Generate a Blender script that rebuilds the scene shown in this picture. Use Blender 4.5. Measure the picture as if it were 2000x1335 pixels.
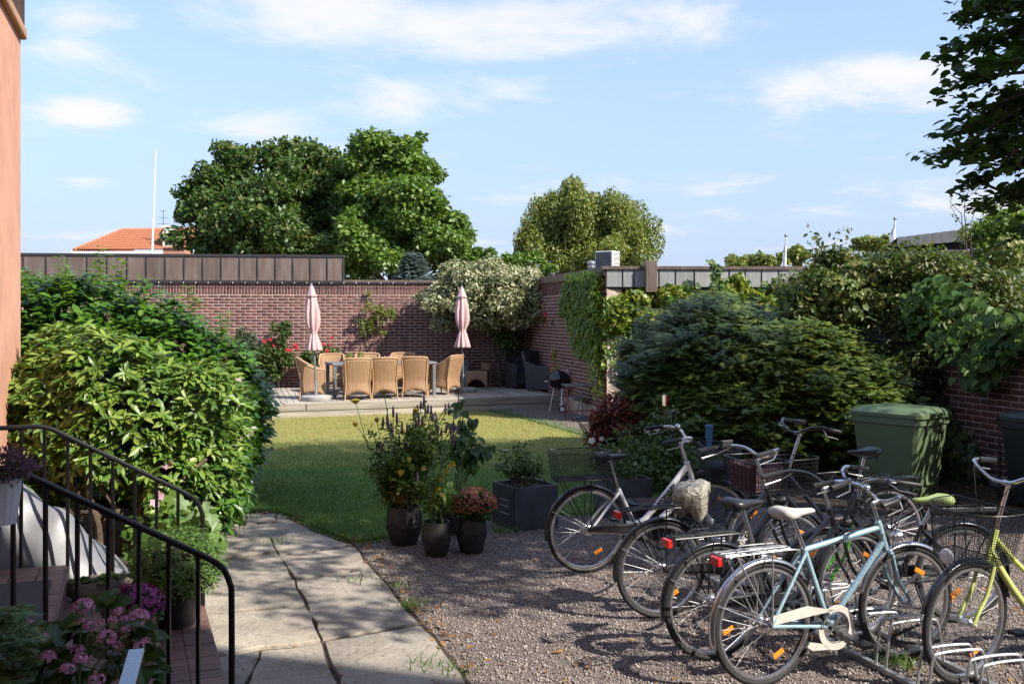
import bpy, math, random
import numpy as np
from mathutils import Vector, Matrix, Quaternion
random.seed(7); rng = np.random.default_rng(11)
R = math.radians
sc = bpy.context.scene
for o in list(bpy.data.objects): bpy.data.objects.remove(o)
COL = sc.collection

# ------------------------------------------------------------------ camera
F, HY, CH = 1950.0, 620.0, 2.05          # focal length and horizon row in photo pixels, eye height
cam = bpy.data.cameras.new('camera'); cam.sensor_width = 36; cam.lens = F/2000*36
cam.shift_y = -(667.5-HY)/2000; cam.clip_end = 2000; cam.clip_start = 0.05
co = bpy.data.objects.new('camera', cam); COL.objects.link(co)
co.location = (0, 0, CH); co.rotation_euler = (R(90), 0, 0); sc.camera = co
# ------------------------------------------------------------------ light
SUN_EL, SUN_A = R(41), R(33)
S = Vector((math.cos(SUN_EL)*math.cos(SUN_A), -math.cos(SUN_EL)*math.sin(SUN_A), math.sin(SUN_EL)))
sl = bpy.data.lights.new('sun', 'SUN'); sl.energy = 4.0; sl.angle = R(0.53); sl.color = (1.0, 0.93, 0.82)
so = bpy.data.objects.new('sun', sl); COL.objects.link(so); so.rotation_euler = S.to_track_quat('Z', 'Y').to_euler()
so.location = S*50
vs = sc.view_settings; vs.view_transform = 'Standard'; vs.look = 'None'; vs.gamma = 1; vs.use_curve_mapping = False
vs.exposure = 1.12

def make_world():
    w = bpy.data.worlds.new('World'); sc.world = w; w.use_nodes = True
    t = w.node_tree; t.nodes.clear(); N = t.nodes.new; L = t.links.new
    out = N('ShaderNodeOutputWorld'); bg = N('ShaderNodeBackground'); bg.inputs[1].default_value = 0.145
    sky = N('ShaderNodeTexSky'); sky.sky_type = 'NISHITA'; sky.sun_disc = False
    sky.sun_elevation = SUN_EL; sky.sun_rotation = math.atan2(S.x, S.y); sky.air_density = 1.0; sky.dust_density = 0.6; sky.ozone_density = 2.6
    tc = N('ShaderNodeTexCoord'); sp = N('ShaderNodeSeparateXYZ'); L(tc.outputs['Generated'], sp.inputs[0])
    def m(op, a, b=None, clamp=False):
        n = N('ShaderNodeMath'); n.operation = op; n.use_clamp = clamp
        for i, x in enumerate((a, b)):
            if x is None: continue
            if isinstance(x, (int, float)): n.inputs[i].default_value = x
            else: L(x, n.inputs[i])
        return n.outputs[0]
    # a flat cloud layer: direction projected on a plane overhead
    zz = m('MAXIMUM', sp.outputs[2], 0.0); zz = m('ADD', zz, 0.10)
    cx = m('DIVIDE', sp.outputs[0], zz); cy = m('DIVIDE', sp.outputs[1], zz)
    cb = N('ShaderNodeCombineXYZ'); L(cx, cb.inputs[0]); L(cy, cb.inputs[1]); cb.inputs[2].default_value = 3.7
    n1 = N('ShaderNodeTexNoise'); n1.inputs['Scale'].default_value = 1.5; n1.inputs['Detail'].default_value = 12; n1.inputs['Roughness'].default_value = 0.62
    n1.inputs['Distortion'].default_value = 0.35
    L(cb.outputs[0], n1.inputs['Vector'])
    r = N('ShaderNodeValToRGB'); r.color_ramp.interpolation = 'EASE'
    r.color_ramp.elements[0].position = 0.43; r.color_ramp.elements[0].color = (0, 0, 0, 1)
    r.color_ramp.elements[1].position = 0.70; r.color_ramp.elements[1].color = (1, 1, 1, 1)
    # denser cloud banks in a few directions of the sky, broken up by the same noise
    yy = m('MAXIMUM', sp.outputs[1], 0.08); u = m('DIVIDE', sp.outputs[0], yy); v = m('DIVIDE', sp.outputs[2], yy); G = None
    for px, py, a, b, k in ((150, 60, 130, 70, 1.0), (560, 30, 230, 75, 0.9), (900, 60, 200, 60, 0.7), (1680, 160, 190, 75, 1.15), (1400, 30, 260, 60, 0.75), (780, 200, 200, 45, 0.85), (520, 245, 130, 45, 0.9), (150, 220, 90, 28, 0.9), (160, 352, 70, 18, 0.8), (1000, 180, 90, 30, 0.8), (1850, 370, 200, 40, 0.7)):
        e = m('ADD', m('POWER', m('ABSOLUTE', m('DIVIDE', m('SUBTRACT', u, (px-1000)/F), a/F)), 2), m('POWER', m('ABSOLUTE', m('DIVIDE', m('SUBTRACT', v, (HY-py)/F), b/F)), 2))
        g_ = m('MULTIPLY', m('EXPONENT', m('MULTIPLY', e, -1.0)), k); G = g_ if G is None else m('MAXIMUM', G, g_)
    L(m('ADD', n1.outputs[0], m('MULTIPLY', m('SUBTRACT', G, 0.35), 0.22)), r.inputs[0])
    # thin whitish veil towards the horizon
    hz = m('SUBTRACT', 1.0, m('MULTIPLY', m('MAXIMUM', sp.outputs[2], 0.0), 3.6), True)
    veil = m('MULTIPLY', hz, 0.10)
    cl = m('ADD', m('MULTIPLY', r.outputs[0], 0.88), m('ADD', veil, 0.03), True)
    mx = N('ShaderNodeMix'); mx.data_type = 'RGBA'; L(cl, mx.inputs[0])
    pale = N('ShaderNodeMix'); pale.data_type = 'RGBA'; L(m('ADD', 0.46, m('MULTIPLY', hz, 0.50)), pale.inputs[0]); L(sky.outputs[0], pale.inputs[6]); pale.inputs[7].default_value = (1.36, 1.70, 2.75, 1); L(pale.outputs[2], mx.inputs[6])
    mx.inputs[7].default_value = (3.15, 3.15, 3.25, 1)
    L(mx.outputs[2], bg.inputs[0]); L(bg.outputs[0], out.inputs[0])
make_world()
sc.cycles.use_denoising = True
sc.cycles.max_bounces = 6; sc.cycles.transparent_max_bounces = 8; sc.cycles.caustics_reflective = False; sc.cycles.caustics_refractive = False

# ------------------------------------------------------------------ pixel helpers (a pixel gives a direction only)
def at(x, y, Y): return Vector(((x-1000)/F*Y, Y, CH-(y-HY)/F*Y))
def gp(x, y, z=0.0):
    Y = (CH-z)*F/(y-HY); return Vector(((x-1000)/F*Y, Y, z))

# ------------------------------------------------------------------ materials
M = {}
def _rnd(t):
    """per-piece random value: mesh attribute 'rnd' plus the object's own random number"""
    a = t.nodes.new('ShaderNodeAttribute'); a.attribute_name = 'rnd'
    oi = t.nodes.new('ShaderNodeObjectInfo')
    ad = t.nodes.new('ShaderNodeMath'); ad.operation = 'ADD'; t.links.new(a.outputs['Fac'], ad.inputs[0]); t.links.new(oi.outputs['Random'], ad.inputs[1])
    fr = t.nodes.new('ShaderNodeMath'); fr.operation = 'FRACT'; t.links.new(ad.outputs[0], fr.inputs[0])
    return fr.outputs[0]
def ramp(t, fac, cols):
    r = t.nodes.new('ShaderNodeValToRGB'); e = r.color_ramp.elements
    while len(e) < len(cols): e.new(0.5)
    for i, c in enumerate(cols):
        if len(c) == 2: p, c = c
        else: p = i/max(1, len(cols)-1)
        e[i].position = p; e[i].color = (*c, 1)
    t.links.new(fac, r.inputs[0]); return r.outputs[0]
def noise(t, scale, detail=5, vec=None, rough=0.6, coord='Object'):
    n = t.nodes.new('ShaderNodeTexNoise'); n.inputs['Scale'].default_value = scale; n.inputs['Detail'].default_value = detail; n.inputs['Roughness'].default_value = rough
    if vec is None:
        tc = t.nodes.new('ShaderNodeTexCoord'); vec = tc.outputs[coord]
    t.links.new(vec, n.inputs['Vector']); return n.outputs[0]
def mixc(t, fac, a, b, mode='MIX'):
    m = t.nodes.new('ShaderNodeMix'); m.data_type = 'RGBA'; m.blend_type = mode
    for i, x in ((0, fac), (6, a), (7, b)):
        if isinstance(x, (int, float)): m.inputs[i].default_value = x
        elif isinstance(x, tuple): m.inputs[i].default_value = (*x, 1)
        else: t.links.new(x, m.inputs[i])
    return m.outputs[2]
def bump(t, h, strength, dist, normal=None):
    b = t.nodes.new('ShaderNodeBump'); b.inputs['Strength'].default_value = strength; b.inputs['Distance'].default_value = dist
    t.links.new(h, b.inputs['Height'])
    if normal is not None: t.links.new(normal, b.inputs['Normal'])
    return b.outputs[0]
def base(name):
    m = bpy.data.materials.new(name); m.use_nodes = True; t = m.node_tree; p = t.nodes['Principled BSDF']; M[name] = m
    return m, t, p
def mat(name, c, rough=0.6, metal=0.0, var=0.18, scale=6.0, bmp=0.0, bscale=40, bdist=0.004, spec=0.5, c2=None, rnd=0.0, coat=0.0):
    m, t, p = base(name)
    n = noise(t, scale); lo = tuple(x*(1-var) for x in c); hi = tuple(min(1, x*(1+var)) for x in c)
    col = ramp(t, n, [(0.3, lo), (0.7, hi)]) if c2 is None else ramp(t, n, [(0.35, c), (0.65, c2)])
    if rnd:
        r = _rnd(t); k = ramp(t, r, [(1-rnd,)*3, (1+0*rnd,)*3]); col = mixc(t, 1.0, col, k, 'MULTIPLY')
    t.links.new(col, p.inputs['Base Color'])
    rn = noise(t, scale*3); mr = t.nodes.new('ShaderNodeMapRange'); mr.inputs[3].default_value = max(0.02, rough-0.08); mr.inputs[4].default_value = min(1, rough+0.08)
    t.links.new(rn, mr.inputs[0]); t.links.new(mr.outputs[0], p.inputs['Roughness'])
    p.inputs['Metallic'].default_value = metal; p.inputs['Specular IOR Level'].default_value = spec; p.inputs['Coat Weight'].default_value = coat
    if bmp: t.links.new(bump(t, noise(t, bscale), bmp, bdist), p.inputs['Normal'])
    return m
def leafmat(name, cols, rough=0.45, trans=0.35, spec=0.5):
    m, t, p = base(name)
    col = ramp(t, _rnd(t), cols); n = noise(t, 3.0, 2); k = ramp(t, n, [(0.3, (0.8, 0.8, 0.8)), (0.7, (1.0, 1.0, 1.0))])
    col = mixc(t, 1.0, col, k, 'MULTIPLY')
    t.links.new(col, p.inputs['Base Color']); p.inputs['Roughness'].default_value = rough; p.inputs['Specular IOR Level'].default_value = spec
    if trans:
        tr = t.nodes.new('ShaderNodeBsdfTranslucent'); ms = t.nodes.new('ShaderNodeMixShader'); ms.inputs[0].default_value = trans
        tc = mixc(t, 1.0, col, (1.35, 1.3, 0.6), 'MULTIPLY'); t.links.new(tc, tr.inputs[0])
        o = t.nodes['Material Output']; t.links.new(p.outputs[0], ms.inputs[1]); t.links.new(tr.outputs[0], ms.inputs[2]); t.links.new(ms.outputs[0], o.inputs[0])
    return m

# ------------------------------------------------------------------ object helpers
def link(o, parent=None):
    COL.objects.link(o)
    if parent is not None: o.parent = parent
    return o
def tag(o, label=None, cat=None, group=None, kind=None):
    if label: o['label'] = label
    if cat: o['category'] = cat
    if group: o['group'] = group
    if kind: o['kind'] = kind
    return o
def thing(name, label, cat, loc=(0, 0, 0), rz=0.0, group=None):
    o = bpy.data.objects.new(name, None); o.empty_display_size = 0.1; link(o); o.location = loc; o.rotation_euler = (0, 0, rz)
    return tag(o, label, cat, group)
def copy_tree(o, parent=None):
    c = o.copy(); link(c, parent)
    for ch in list(o.children): copy_tree(ch, c)
    return c
def catmull(P, n=6, closed=False):
    P = [Vector(p) for p in P]; out = []; m = len(P)
    rngi = range(m if closed else m-1)
    for i in rngi:
        if closed: a, b, c, d = P[i-1], P[i], P[(i+1) % m], P[(i+2) % m]
        else: a, b, c, d = P[max(i-1, 0)], P[i], P[i+1], P[min(i+2, m-1)]
        for k in range(n):
            s = k/n
            out.append(0.5*((2*b)+(c-a)*s+(2*a-5*b+4*c-d)*s*s+(3*b-a-3*c+d)*s**3))
    if not closed: out.append(P[-1])
    return out
class MB:
    def __init__(s): s.v = []; s.f = []
    def add(s, vs, fs, T=None):
        k = len(s.v)
        for p in vs:
            p = Vector(p); s.v.append(tuple(T @ p) if T is not None else tuple(p))
        s.f += [tuple(i+k for i in f) for f in fs]; return s
    def box(s, c, d, T=None, taper=1.0, rz=0.0):
        x, y, z = d[0]/2, d[1]/2, d[2]/2; q = Matrix.Translation(c) @ Matrix.Rotation(rz, 4, 'Z')
        if T is not None: q = T @ q
        vs = [(a*x*(taper if e > 0 else 1), b*y*(taper if e > 0 else 1), e*z) for e in (-1, 1) for a, b in ((-1, -1), (1, -1), (1, 1), (-1, 1))]
        return s.add(vs, [(3, 2, 1, 0), (4, 5, 6, 7), (0, 1, 5, 4), (1, 2, 6, 5), (2, 3, 7, 6), (3, 0, 4, 7)], q)
    def tube(s, pts, r, n=8, closed=False, T=None, cap=True):
        P = [Vector(p) for p in pts]; m = len(P); rr = r if isinstance(r, (list, tuple)) else [r]*m
        u = None; k0 = len(s.v); vs = []
        for i in range(m):
            if closed: t = P[(i+1) % m]-P[i-1]
            else: t = P[min(i+1, m-1)]-P[max(i-1, 0)]
            if t.length < 1e-9: t = Vector((0, 0, 1))
            t.normalize()
            if u is None:
                u = t.orthogonal().normalized()
                if abs(t.z) < 0.9: u = (Vector((0, 0, 1))-t*t.z).normalized()
            else:
                u = u-t*u.dot(t); u = u.normalized() if u.length > 1e-6 else t.orthogonal().normalized()
            w = t.cross(u)
            for j in range(n):
                a = 2*math.pi*(j+0.5)/n; vs.append(P[i]+(u*math.cos(a)+w*math.sin(a))*rr[i])
        fs = []
        for i in range(m if closed else m-1):
            i2 = (i+1) % m
            for j in range(n):
                j2 = (j+1) % n; fs.append((i*n+j, i*n+j2, i2*n+j2, i2*n+j))
        if cap and not closed:
            fs.append(tuple(range(n-1, -1, -1))); fs.append(tuple((m-1)*n+j for j in range(n)))
        return s.add(vs, fs, T)
    def bar(s, a, b, w, h=None, T=None):
        """rectangular bar between two points, width w across, height h upward"""
        a, b = Vector(a), Vector(b); h = w if h is None else h; t = (b-a).normalized()
        up = Vector((0, 0, 1)) if abs(t.z) < 0.95 else Vector((0, 1, 0))
        u = t.cross(up).normalized(); v = u.cross(t).normalized()
        vs = [p+u*(i*w/2)+v*(j*h/2) for p in (a, b) for i, j in ((-1, -1), (1, -1), (1, 1), (-1, 1))]
        return s.add(vs, [(0, 1, 2, 3), (7, 6, 5, 4), (0, 4, 5, 1), (1, 5, 6, 2), (2, 6, 7, 3), (3, 7, 4, 0)], T)
    def lathe(s, prof, n=20, T=None, cap=True):
        vs = [(r*math.cos(2*math.pi*j/n), r*math.sin(2*math.pi*j/n), z) for r, z in prof for j in range(n)]
        fs = [(i*n+j, i*n+(j+1) % n, (i+1)*n+(j+1) % n, (i+1)*n+j) for i in range(len(prof)-1) for j in range(n)]
        if cap: fs += [tuple(range(n-1, -1, -1)), tuple((len(prof)-1)*n+j for j in range(n))]
        return s.add(vs, fs, T)
    def prism(s, poly, z0, z1, T=None):
        n = len(poly); vs = [(p[0], p[1], z) for z in (z0, z1) for p in poly]
        return s.add(vs, [tuple(range(n-1, -1, -1)), tuple(range(n, 2*n))]+[(i, (i+1) % n, n+(i+1) % n, n+i) for i in range(n)], T)
    def loft(s, rings, T=None, cap=True):
        n = len(rings[0]); vs = [p for r in rings for p in r]
        fs = [(i*n+j, i*n+(j+1) % n, (i+1)*n+(j+1) % n, (i+1)*n+j) for i in range(len(rings)-1) for j in range(n)]
        if cap: fs += [tuple(range(n-1, -1, -1)), tuple((len(rings)-1)*n+j for j in range(n))]
        return s.add(vs, fs, T)
    def ball(s, c, r, n=8, T=None, sq=(1, 1, 1)):
        pr = [(math.sin(math.pi*i/n)*r+1e-5, -math.cos(math.pi*i/n)*r) for i in range(n+1)]
        q = Matrix.Translation(c) @ Matrix.Diagonal((*sq, 1))
        return s.lathe(pr, n*2, (T @ q) if T is not None else q, cap=False)
    def mesh(s, name, mt, smooth=40, w=None):
        me = bpy.data.meshes.new(name)
        v = s.v if w is None else [(p[0]-w.location.x, p[1]-w.location.y, p[2]-w.location.z) for p in s.v]
        me.from_pydata(v, [], s.f); me.materials.append(M[mt] if isinstance(mt, str) else mt)
        if smooth:
            me.polygons.foreach_set('use_smooth', [True]*len(me.polygons)); me.set_sharp_from_angle(angle=R(smooth))
        me.update(); return me
    def build(s, name, mt, parent=None, smooth=40, w=None, bev=0.0):
        o = bpy.data.objects.new(name, s.mesh(name, mt, smooth, w)); link(o, parent)
        if bev:
            b = o.modifiers.new('edge', 'BEVEL'); b.width = bev; b.segments = 2; b.limit_method = 'ANGLE'; b.angle_limit = R(50)
        return o
def sheet(name, P, UV, mt, parent=None, thick=0.0, smooth=True, w=None):
    """grid surface P[nu][nv] with uv in metres"""
    nu, nv = len(P), len(P[0]); me = bpy.data.meshes.new(name)
    o0 = w.location if w is not None else Vector((0, 0, 0))
    me.from_pydata([tuple(Vector(p)-o0) for r in P for p in r], [], [(i*nv+j, (i+1)*nv+j, (i+1)*nv+j+1, i*nv+j+1) for i in range(nu-1) for j in range(nv-1)])
    if UV is not None:
        l = me.uv_layers.new(name='UVMap')
        for lp in me.loops:
            i, j = divmod(lp.vertex_index, nv); l.data[lp.index].uv = UV[i][j]
    me.materials.append(M[mt]); me.polygons.foreach_set('use_smooth', [smooth]*len(me.polygons)); me.update()
    o = bpy.data.objects.new(name, me); link(o, parent)
    if thick:
        s = o.modifiers.new('thickness', 'SOLIDIFY'); s.thickness = thick; s.offset = 0
    return o
# --- many pieces from one template: T (k,3), faces F, axes A,B,C (n,3) already scaled, origin P (n,3)
def inst_mesh(name, T, Fc, P, A, B, C, mt, parent=None, w=None, rnd=None, smooth=False):
    T = np.asarray(T, float); n = len(P); k = len(T)
    off = np.array(w.location) if w is not None else np.zeros(3)
    V = (P-off)[:, None, :]+T[None, :, 0:1]*A[:, None, :]+T[None, :, 1:2]*B[:, None, :]+T[None, :, 2:3]*C[:, None, :]
    me = bpy.data.meshes.new(name); me.vertices.add(n*k); me.vertices.foreach_set('co', V.reshape(-1).astype(np.float32))
    lt = np.array([len(f) for f in Fc]); idx = np.concatenate([np.array(f) for f in Fc])
    L = (idx[None, :]+(np.arange(n)*k)[:, None]).reshape(-1); tot = np.tile(lt, n); st = np.concatenate(([0], np.cumsum(tot)[:-1]))
    me.loops.add(len(L)); me.loops.foreach_set('vertex_index', L.astype(np.int32))
    me.polygons.add(len(tot)); me.polygons.foreach_set('loop_start', st.astype(np.int32)); me.polygons.foreach_set('loop_total', tot.astype(np.int32))
    if smooth: me.polygons.foreach_set('use_smooth', np.ones(len(tot), bool))
    me.update(calc_edges=True)
    at_ = me.attributes.new('rnd', 'FLOAT', 'FACE'); r = rng.random(n) if rnd is None else rnd
    at_.data.foreach_set('value', np.repeat(r, len(Fc)).astype(np.float32))
    me.materials.append(M[mt]); o = bpy.data.objects.new(name, me); link(o, parent); return o
def inst_parts(name, T, Fc, P, A, B, C, mt, parent, w=None, cache={}):
    key = (name, id(T), mt)
    if key not in cache:
        me = bpy.data.meshes.new(name); me.from_pydata([tuple(x) for x in T], [], [tuple(f) for f in Fc]); me.materials.append(M[mt]); me.update(); cache[key] = me
    off = np.array(w.location) if w is not None else np.zeros(3)
    for p, a, b, c in zip(P-off, A, B, C):
        o = bpy.data.objects.new(name, cache[key]); link(o, parent)
        o.matrix_basis = Matrix(((a[0], b[0], c[0], p[0]), (a[1], b[1], c[1], p[1]), (a[2], b[2], c[2], p[2]), (0, 0, 0, 1)))
def pieces(name, stuff, T, Fc, P, A, B, C, mt, parent, w=None, parts=300, key=None):
    """the `parts` nearest pieces as objects of their own, the rest as one part"""
    if key is None: key = ((P-np.array([0, 0, CH]))**2).sum(1)/np.maximum(1e-9, (A**2).sum(1))
    od = np.argsort(key); a, b = od[:parts], od[parts:]
    if len(a): inst_parts(name, T, Fc, P[a], A[a], B[a], C[a], mt, parent, w)
    if len(b): tag(inst_mesh(stuff, T, Fc, P[b], A[b], B[b], C[b], mt, parent, w), kind='stuff')
def nrm(a): return a/np.maximum(1e-9, np.linalg.norm(a, axis=1, keepdims=True))
def rdir(n):
    return nrm(rng.normal(size=(n, 3)))
# leaf templates: x across, y towards the tip, z along the leaf normal
LT = {}
LT['dia'] = ([(0, 0, 0), (0.33, 0.45, 0.09), (0, 1, -0.04), (-0.33, 0.45, 0.09)], [(0, 1, 2), (0, 2, 3)])
LT['oval'] = ([(0, 0, 0), (0.22, 0.25, 0.06), (0.24, 0.62, 0.05), (0, 1, -0.10), (-0.24, 0.62, 0.05), (-0.22, 0.25, 0.06), (0, 0.5, 0)],
              [(0, 1, 6), (1, 2, 6), (2, 3, 6), (3, 4, 6), (4, 5, 6), (5, 0, 6)])
LT['long'] = ([(0, 0, 0), (0.13, 0.28, 0.04), (0.16, 0.66, 0.03), (0, 1, -0.12), (-0.16, 0.66, 0.03), (-0.13, 0.28, 0.04), (0, 0.5, -0.01)],
              [(0, 1, 6), (1, 2, 6), (2, 3, 6), (3, 4, 6), (4, 5, 6), (5, 0, 6)])
LT['heart'] = ([(0, 0.08, 0), (0.3, -0.03, 0.03), (0.46, 0.3, 0.08), (0.24, 0.72, 0.05), (0, 1, -0.12), (-0.24, 0.72, 0.05), (-0.46, 0.3, 0.08), (-0.3, -0.03, 0.03), (0, 0.45, 0)],
               [(0, 1, 8), (1, 2, 8), (2, 3, 8), (3, 4, 8), (4, 5, 8), (5, 6, 8), (6, 7, 8), (7, 0, 8)])
_lob = [(0, 0), (0.22, -0.12), (0.5, 0.02), (0.34, 0.2), (0.62, 0.46), (0.3, 0.5), (0.2, 0.62), (0, 1.0), (-0.2, 0.62), (-0.3, 0.5), (-0.62, 0.46), (-0.34, 0.2), (-0.5, 0.02), (-0.22, -0.12)]
LT['lobed'] = ([(x, y, 0.10*abs(x)-0.08*y*y) for x, y in _lob]+[(0, 0.3, 0)], [(i, (i+1) % 14, 14) for i in range(14)])
def _spray(n=6):
    v, f = [], []
    for i in range(n):
        y = i/n
        for s in (-1, 1):
            k = len(v); l = 0.42*(1-0.6*y); v += [(0, y, 0), (s*l, y+0.26, -0.05), (0, y+0.2, 0)]; f.append((k, k+1, k+2))
    return v, f
LT['spray'] = _spray()
_bl = [(-0.5, 0, 0), (0.5, 0, 0), (0.12, 1, 0.25)]
LT['blade'] = (_bl, [(0, 1, 2)])
def _rose(n, layers):
    v, f = [], []
    for l in range(layers):
        r = 1-0.28*l; z = 0.22*l
        for i in range(n):
            a = 2*math.pi*(i+0.5*l)/n; da = math.pi/n*0.85; k = len(v)
            v += [(0, 0, z), (r*0.75*math.cos(a-da), r*0.75*math.sin(a-da), z+0.2), (r*math.cos(a), r*math.sin(a), z+0.26), (r*0.75*math.cos(a+da), r*0.75*math.sin(a+da), z+0.2)]
            f += [(k, k+1, k+2, k+3)]
    return v, f
LT['flower5'] = _rose(5, 1); LT['rose'] = _rose(5, 3); LT['mum'] = _rose(8, 2)
_ic = (1+5**0.5)/2
_iv = [(-1, _ic, 0), (1, _ic, 0), (-1, -_ic, 0), (1, -_ic, 0), (0, -1, _ic), (0, 1, _ic), (0, -1, -_ic), (0, 1, -_ic), (_ic, 0, -1), (_ic, 0, 1), (-_ic, 0, -1), (-_ic, 0, 1)]
LT['ico'] = ([tuple(c/1.902 for c in p) for p in _iv], [(0, 11, 5), (0, 5, 1), (0, 1, 7), (0, 7, 10), (0, 10, 11), (1, 5, 9), (5, 11, 4), (11, 10, 2), (10, 7, 6), (7, 1, 8), (3, 9, 4), (3, 4, 2), (3, 2, 6), (3, 6, 8), (3, 8, 9), (4, 9, 5), (2, 4, 11), (6, 2, 10), (8, 6, 7), (9, 8, 1)])
def axes(N, U, size):
    """orthogonal leaf axes from normals and tip directions"""
    N = nrm(N); U = U-N*(U*N).sum(1, keepdims=True); U = nrm(U); Sd = np.cross(U, N); s = np.asarray(size).reshape(-1, 1)
    return Sd*s, U*s, N*s
def blob_points(ells, n, shell=0.55, weights=None):
    """points in a union of ellipsoids, biased to their outside; returns points and outward directions"""
    E = np.array(ells, float); vol = (E[:, 3]*E[:, 4]+E[:, 4]*E[:, 5]+E[:, 3]*E[:, 5]) if weights is None else np.array(weights, float)
    i = rng.choice(len(E), n, p=vol/vol.sum()); d = rdir(n); r = 1-shell*rng.random(n)**1.6
    return E[i, :3]+d*E[i, 3:]*r[:, None], nrm(d/E[i, 3:])
def clumps(ells, n, rel=(0.2, 0.38), flat=0.75):
    """small ellipsoid clumps spread through bigger ones, so crowns get light and dark lumps and an uneven edge"""
    E = np.array(ells, float); vol = E[:, 3]*E[:, 4]+E[:, 4]*E[:, 5]+E[:, 3]*E[:, 5]; out = []
    for i in rng.choice(len(E), n, p=vol/vol.sum()):
        d = rdir(1)[0]; q = E[i, :3]+d*E[i, 3:]*(1-0.55*rng.random()**1.3)
        r = min(E[i, 3:])*rng.uniform(*rel); out.append((*q, r*rng.uniform(0.8, 1.3), r*rng.uniform(0.8, 1.3), r*flat*rng.uniform(0.8, 1.2)))
    return out
def foliage(name, ells, n, size, tpl, mt, parent, w, up=0.35, droop=0.3, shell=0.6, parts=0, szvar=0.35, rand=0.8, piece='leaf', floor=None):
    P, D = blob_points(ells, n, shell)
    if floor is not None:
        k = P[:, 2] > floor; P, D = P[k], D[k]; n = len(P)
    N = D*0.6+rdir(n)*rand+np.array([0, 0, up]); U = rdir(n)+D*0.5-np.array([0, 0, droop])
    A, B, C = axes(N, U, size*(1+szvar*(rng.random(n)*2-1)))
    T, Fc = LT[tpl]
    if parts: pieces(piece, name, T, Fc, P, A, B, C, mt, parent, w, parts)
    else: tag(inst_mesh(name, T, Fc, P, A, B, C, mt, parent, w), kind='stuff')
def limb(mb, a, b, r0, r1, wig=0.08, n=5, k=6):
    a, b = Vector(a), Vector(b); L = (b-a).length; pts = []
    for i in range(n+1):
        s = i/n; p = a.lerp(b, s)+Vector((0, 0, 0.06*L*math.sin(math.pi*s)))
        if 0 < i < n: p += Vector(rng.normal(size=3)*wig*L*0.3)
        pts.append(p)
    mb.tube(pts, [r0+(r1-r0)*i/n for i in range(n+1)], k)
def tree(name, label, cat, basep, ells, nclump, nleaf, size, leafm, barkm='bark', tpl='dia', trunk_r=0.2, group=None, rel=(0.2, 0.38), flat=0.75, up=0.35, droop=0.3, limbs=14, crown='crown', parts=0, shell=0.7):
    t = thing(name, label, cat, basep, group=group); cl = clumps(ells, nclump, rel, flat); fill = [(*e[:3], e[3]*0.66, e[4]*0.66, e[5]*0.66) for e in ells]
    mb = MB(); top = Vector(ells[0][:3])+Vector((0, 0, ells[0][5]*0.35)); b = Vector(basep)
    mid = b.lerp(top, 0.5)+Vector((rng.normal()*0.15, rng.normal()*0.15, 0))
    path = catmull([b, b.lerp(mid, 0.5), mid, mid.lerp(top, 0.5), top], 4); m = len(path)
    mb.tube(path, [trunk_r*(1.25 if i == 0 else 1)*(1-0.82*i/(m-1)) for i in range(m)], 9); tr = mb.build('trunk', barkm, t, w=t)
    ids = rng.choice(len(cl), min(limbs, len(cl)), replace=False)
    for i in ids:
        c = Vector(cl[i][:3]); s = min(0.9, max(0.25, (c.z-b.z)/max(0.5, (top.z-b.z))*0.75)); st = path[int(s*(m-1))]
        lm = MB(); limb(lm, st, c, trunk_r*0.4*(1-0.5*s), trunk_r*0.08); lm.build('limb', barkm, tr, w=t)
    foliage(crown, cl+fill, nleaf, size, tpl, leafm, t, t, up, droop, shell, parts)
    return t
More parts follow.
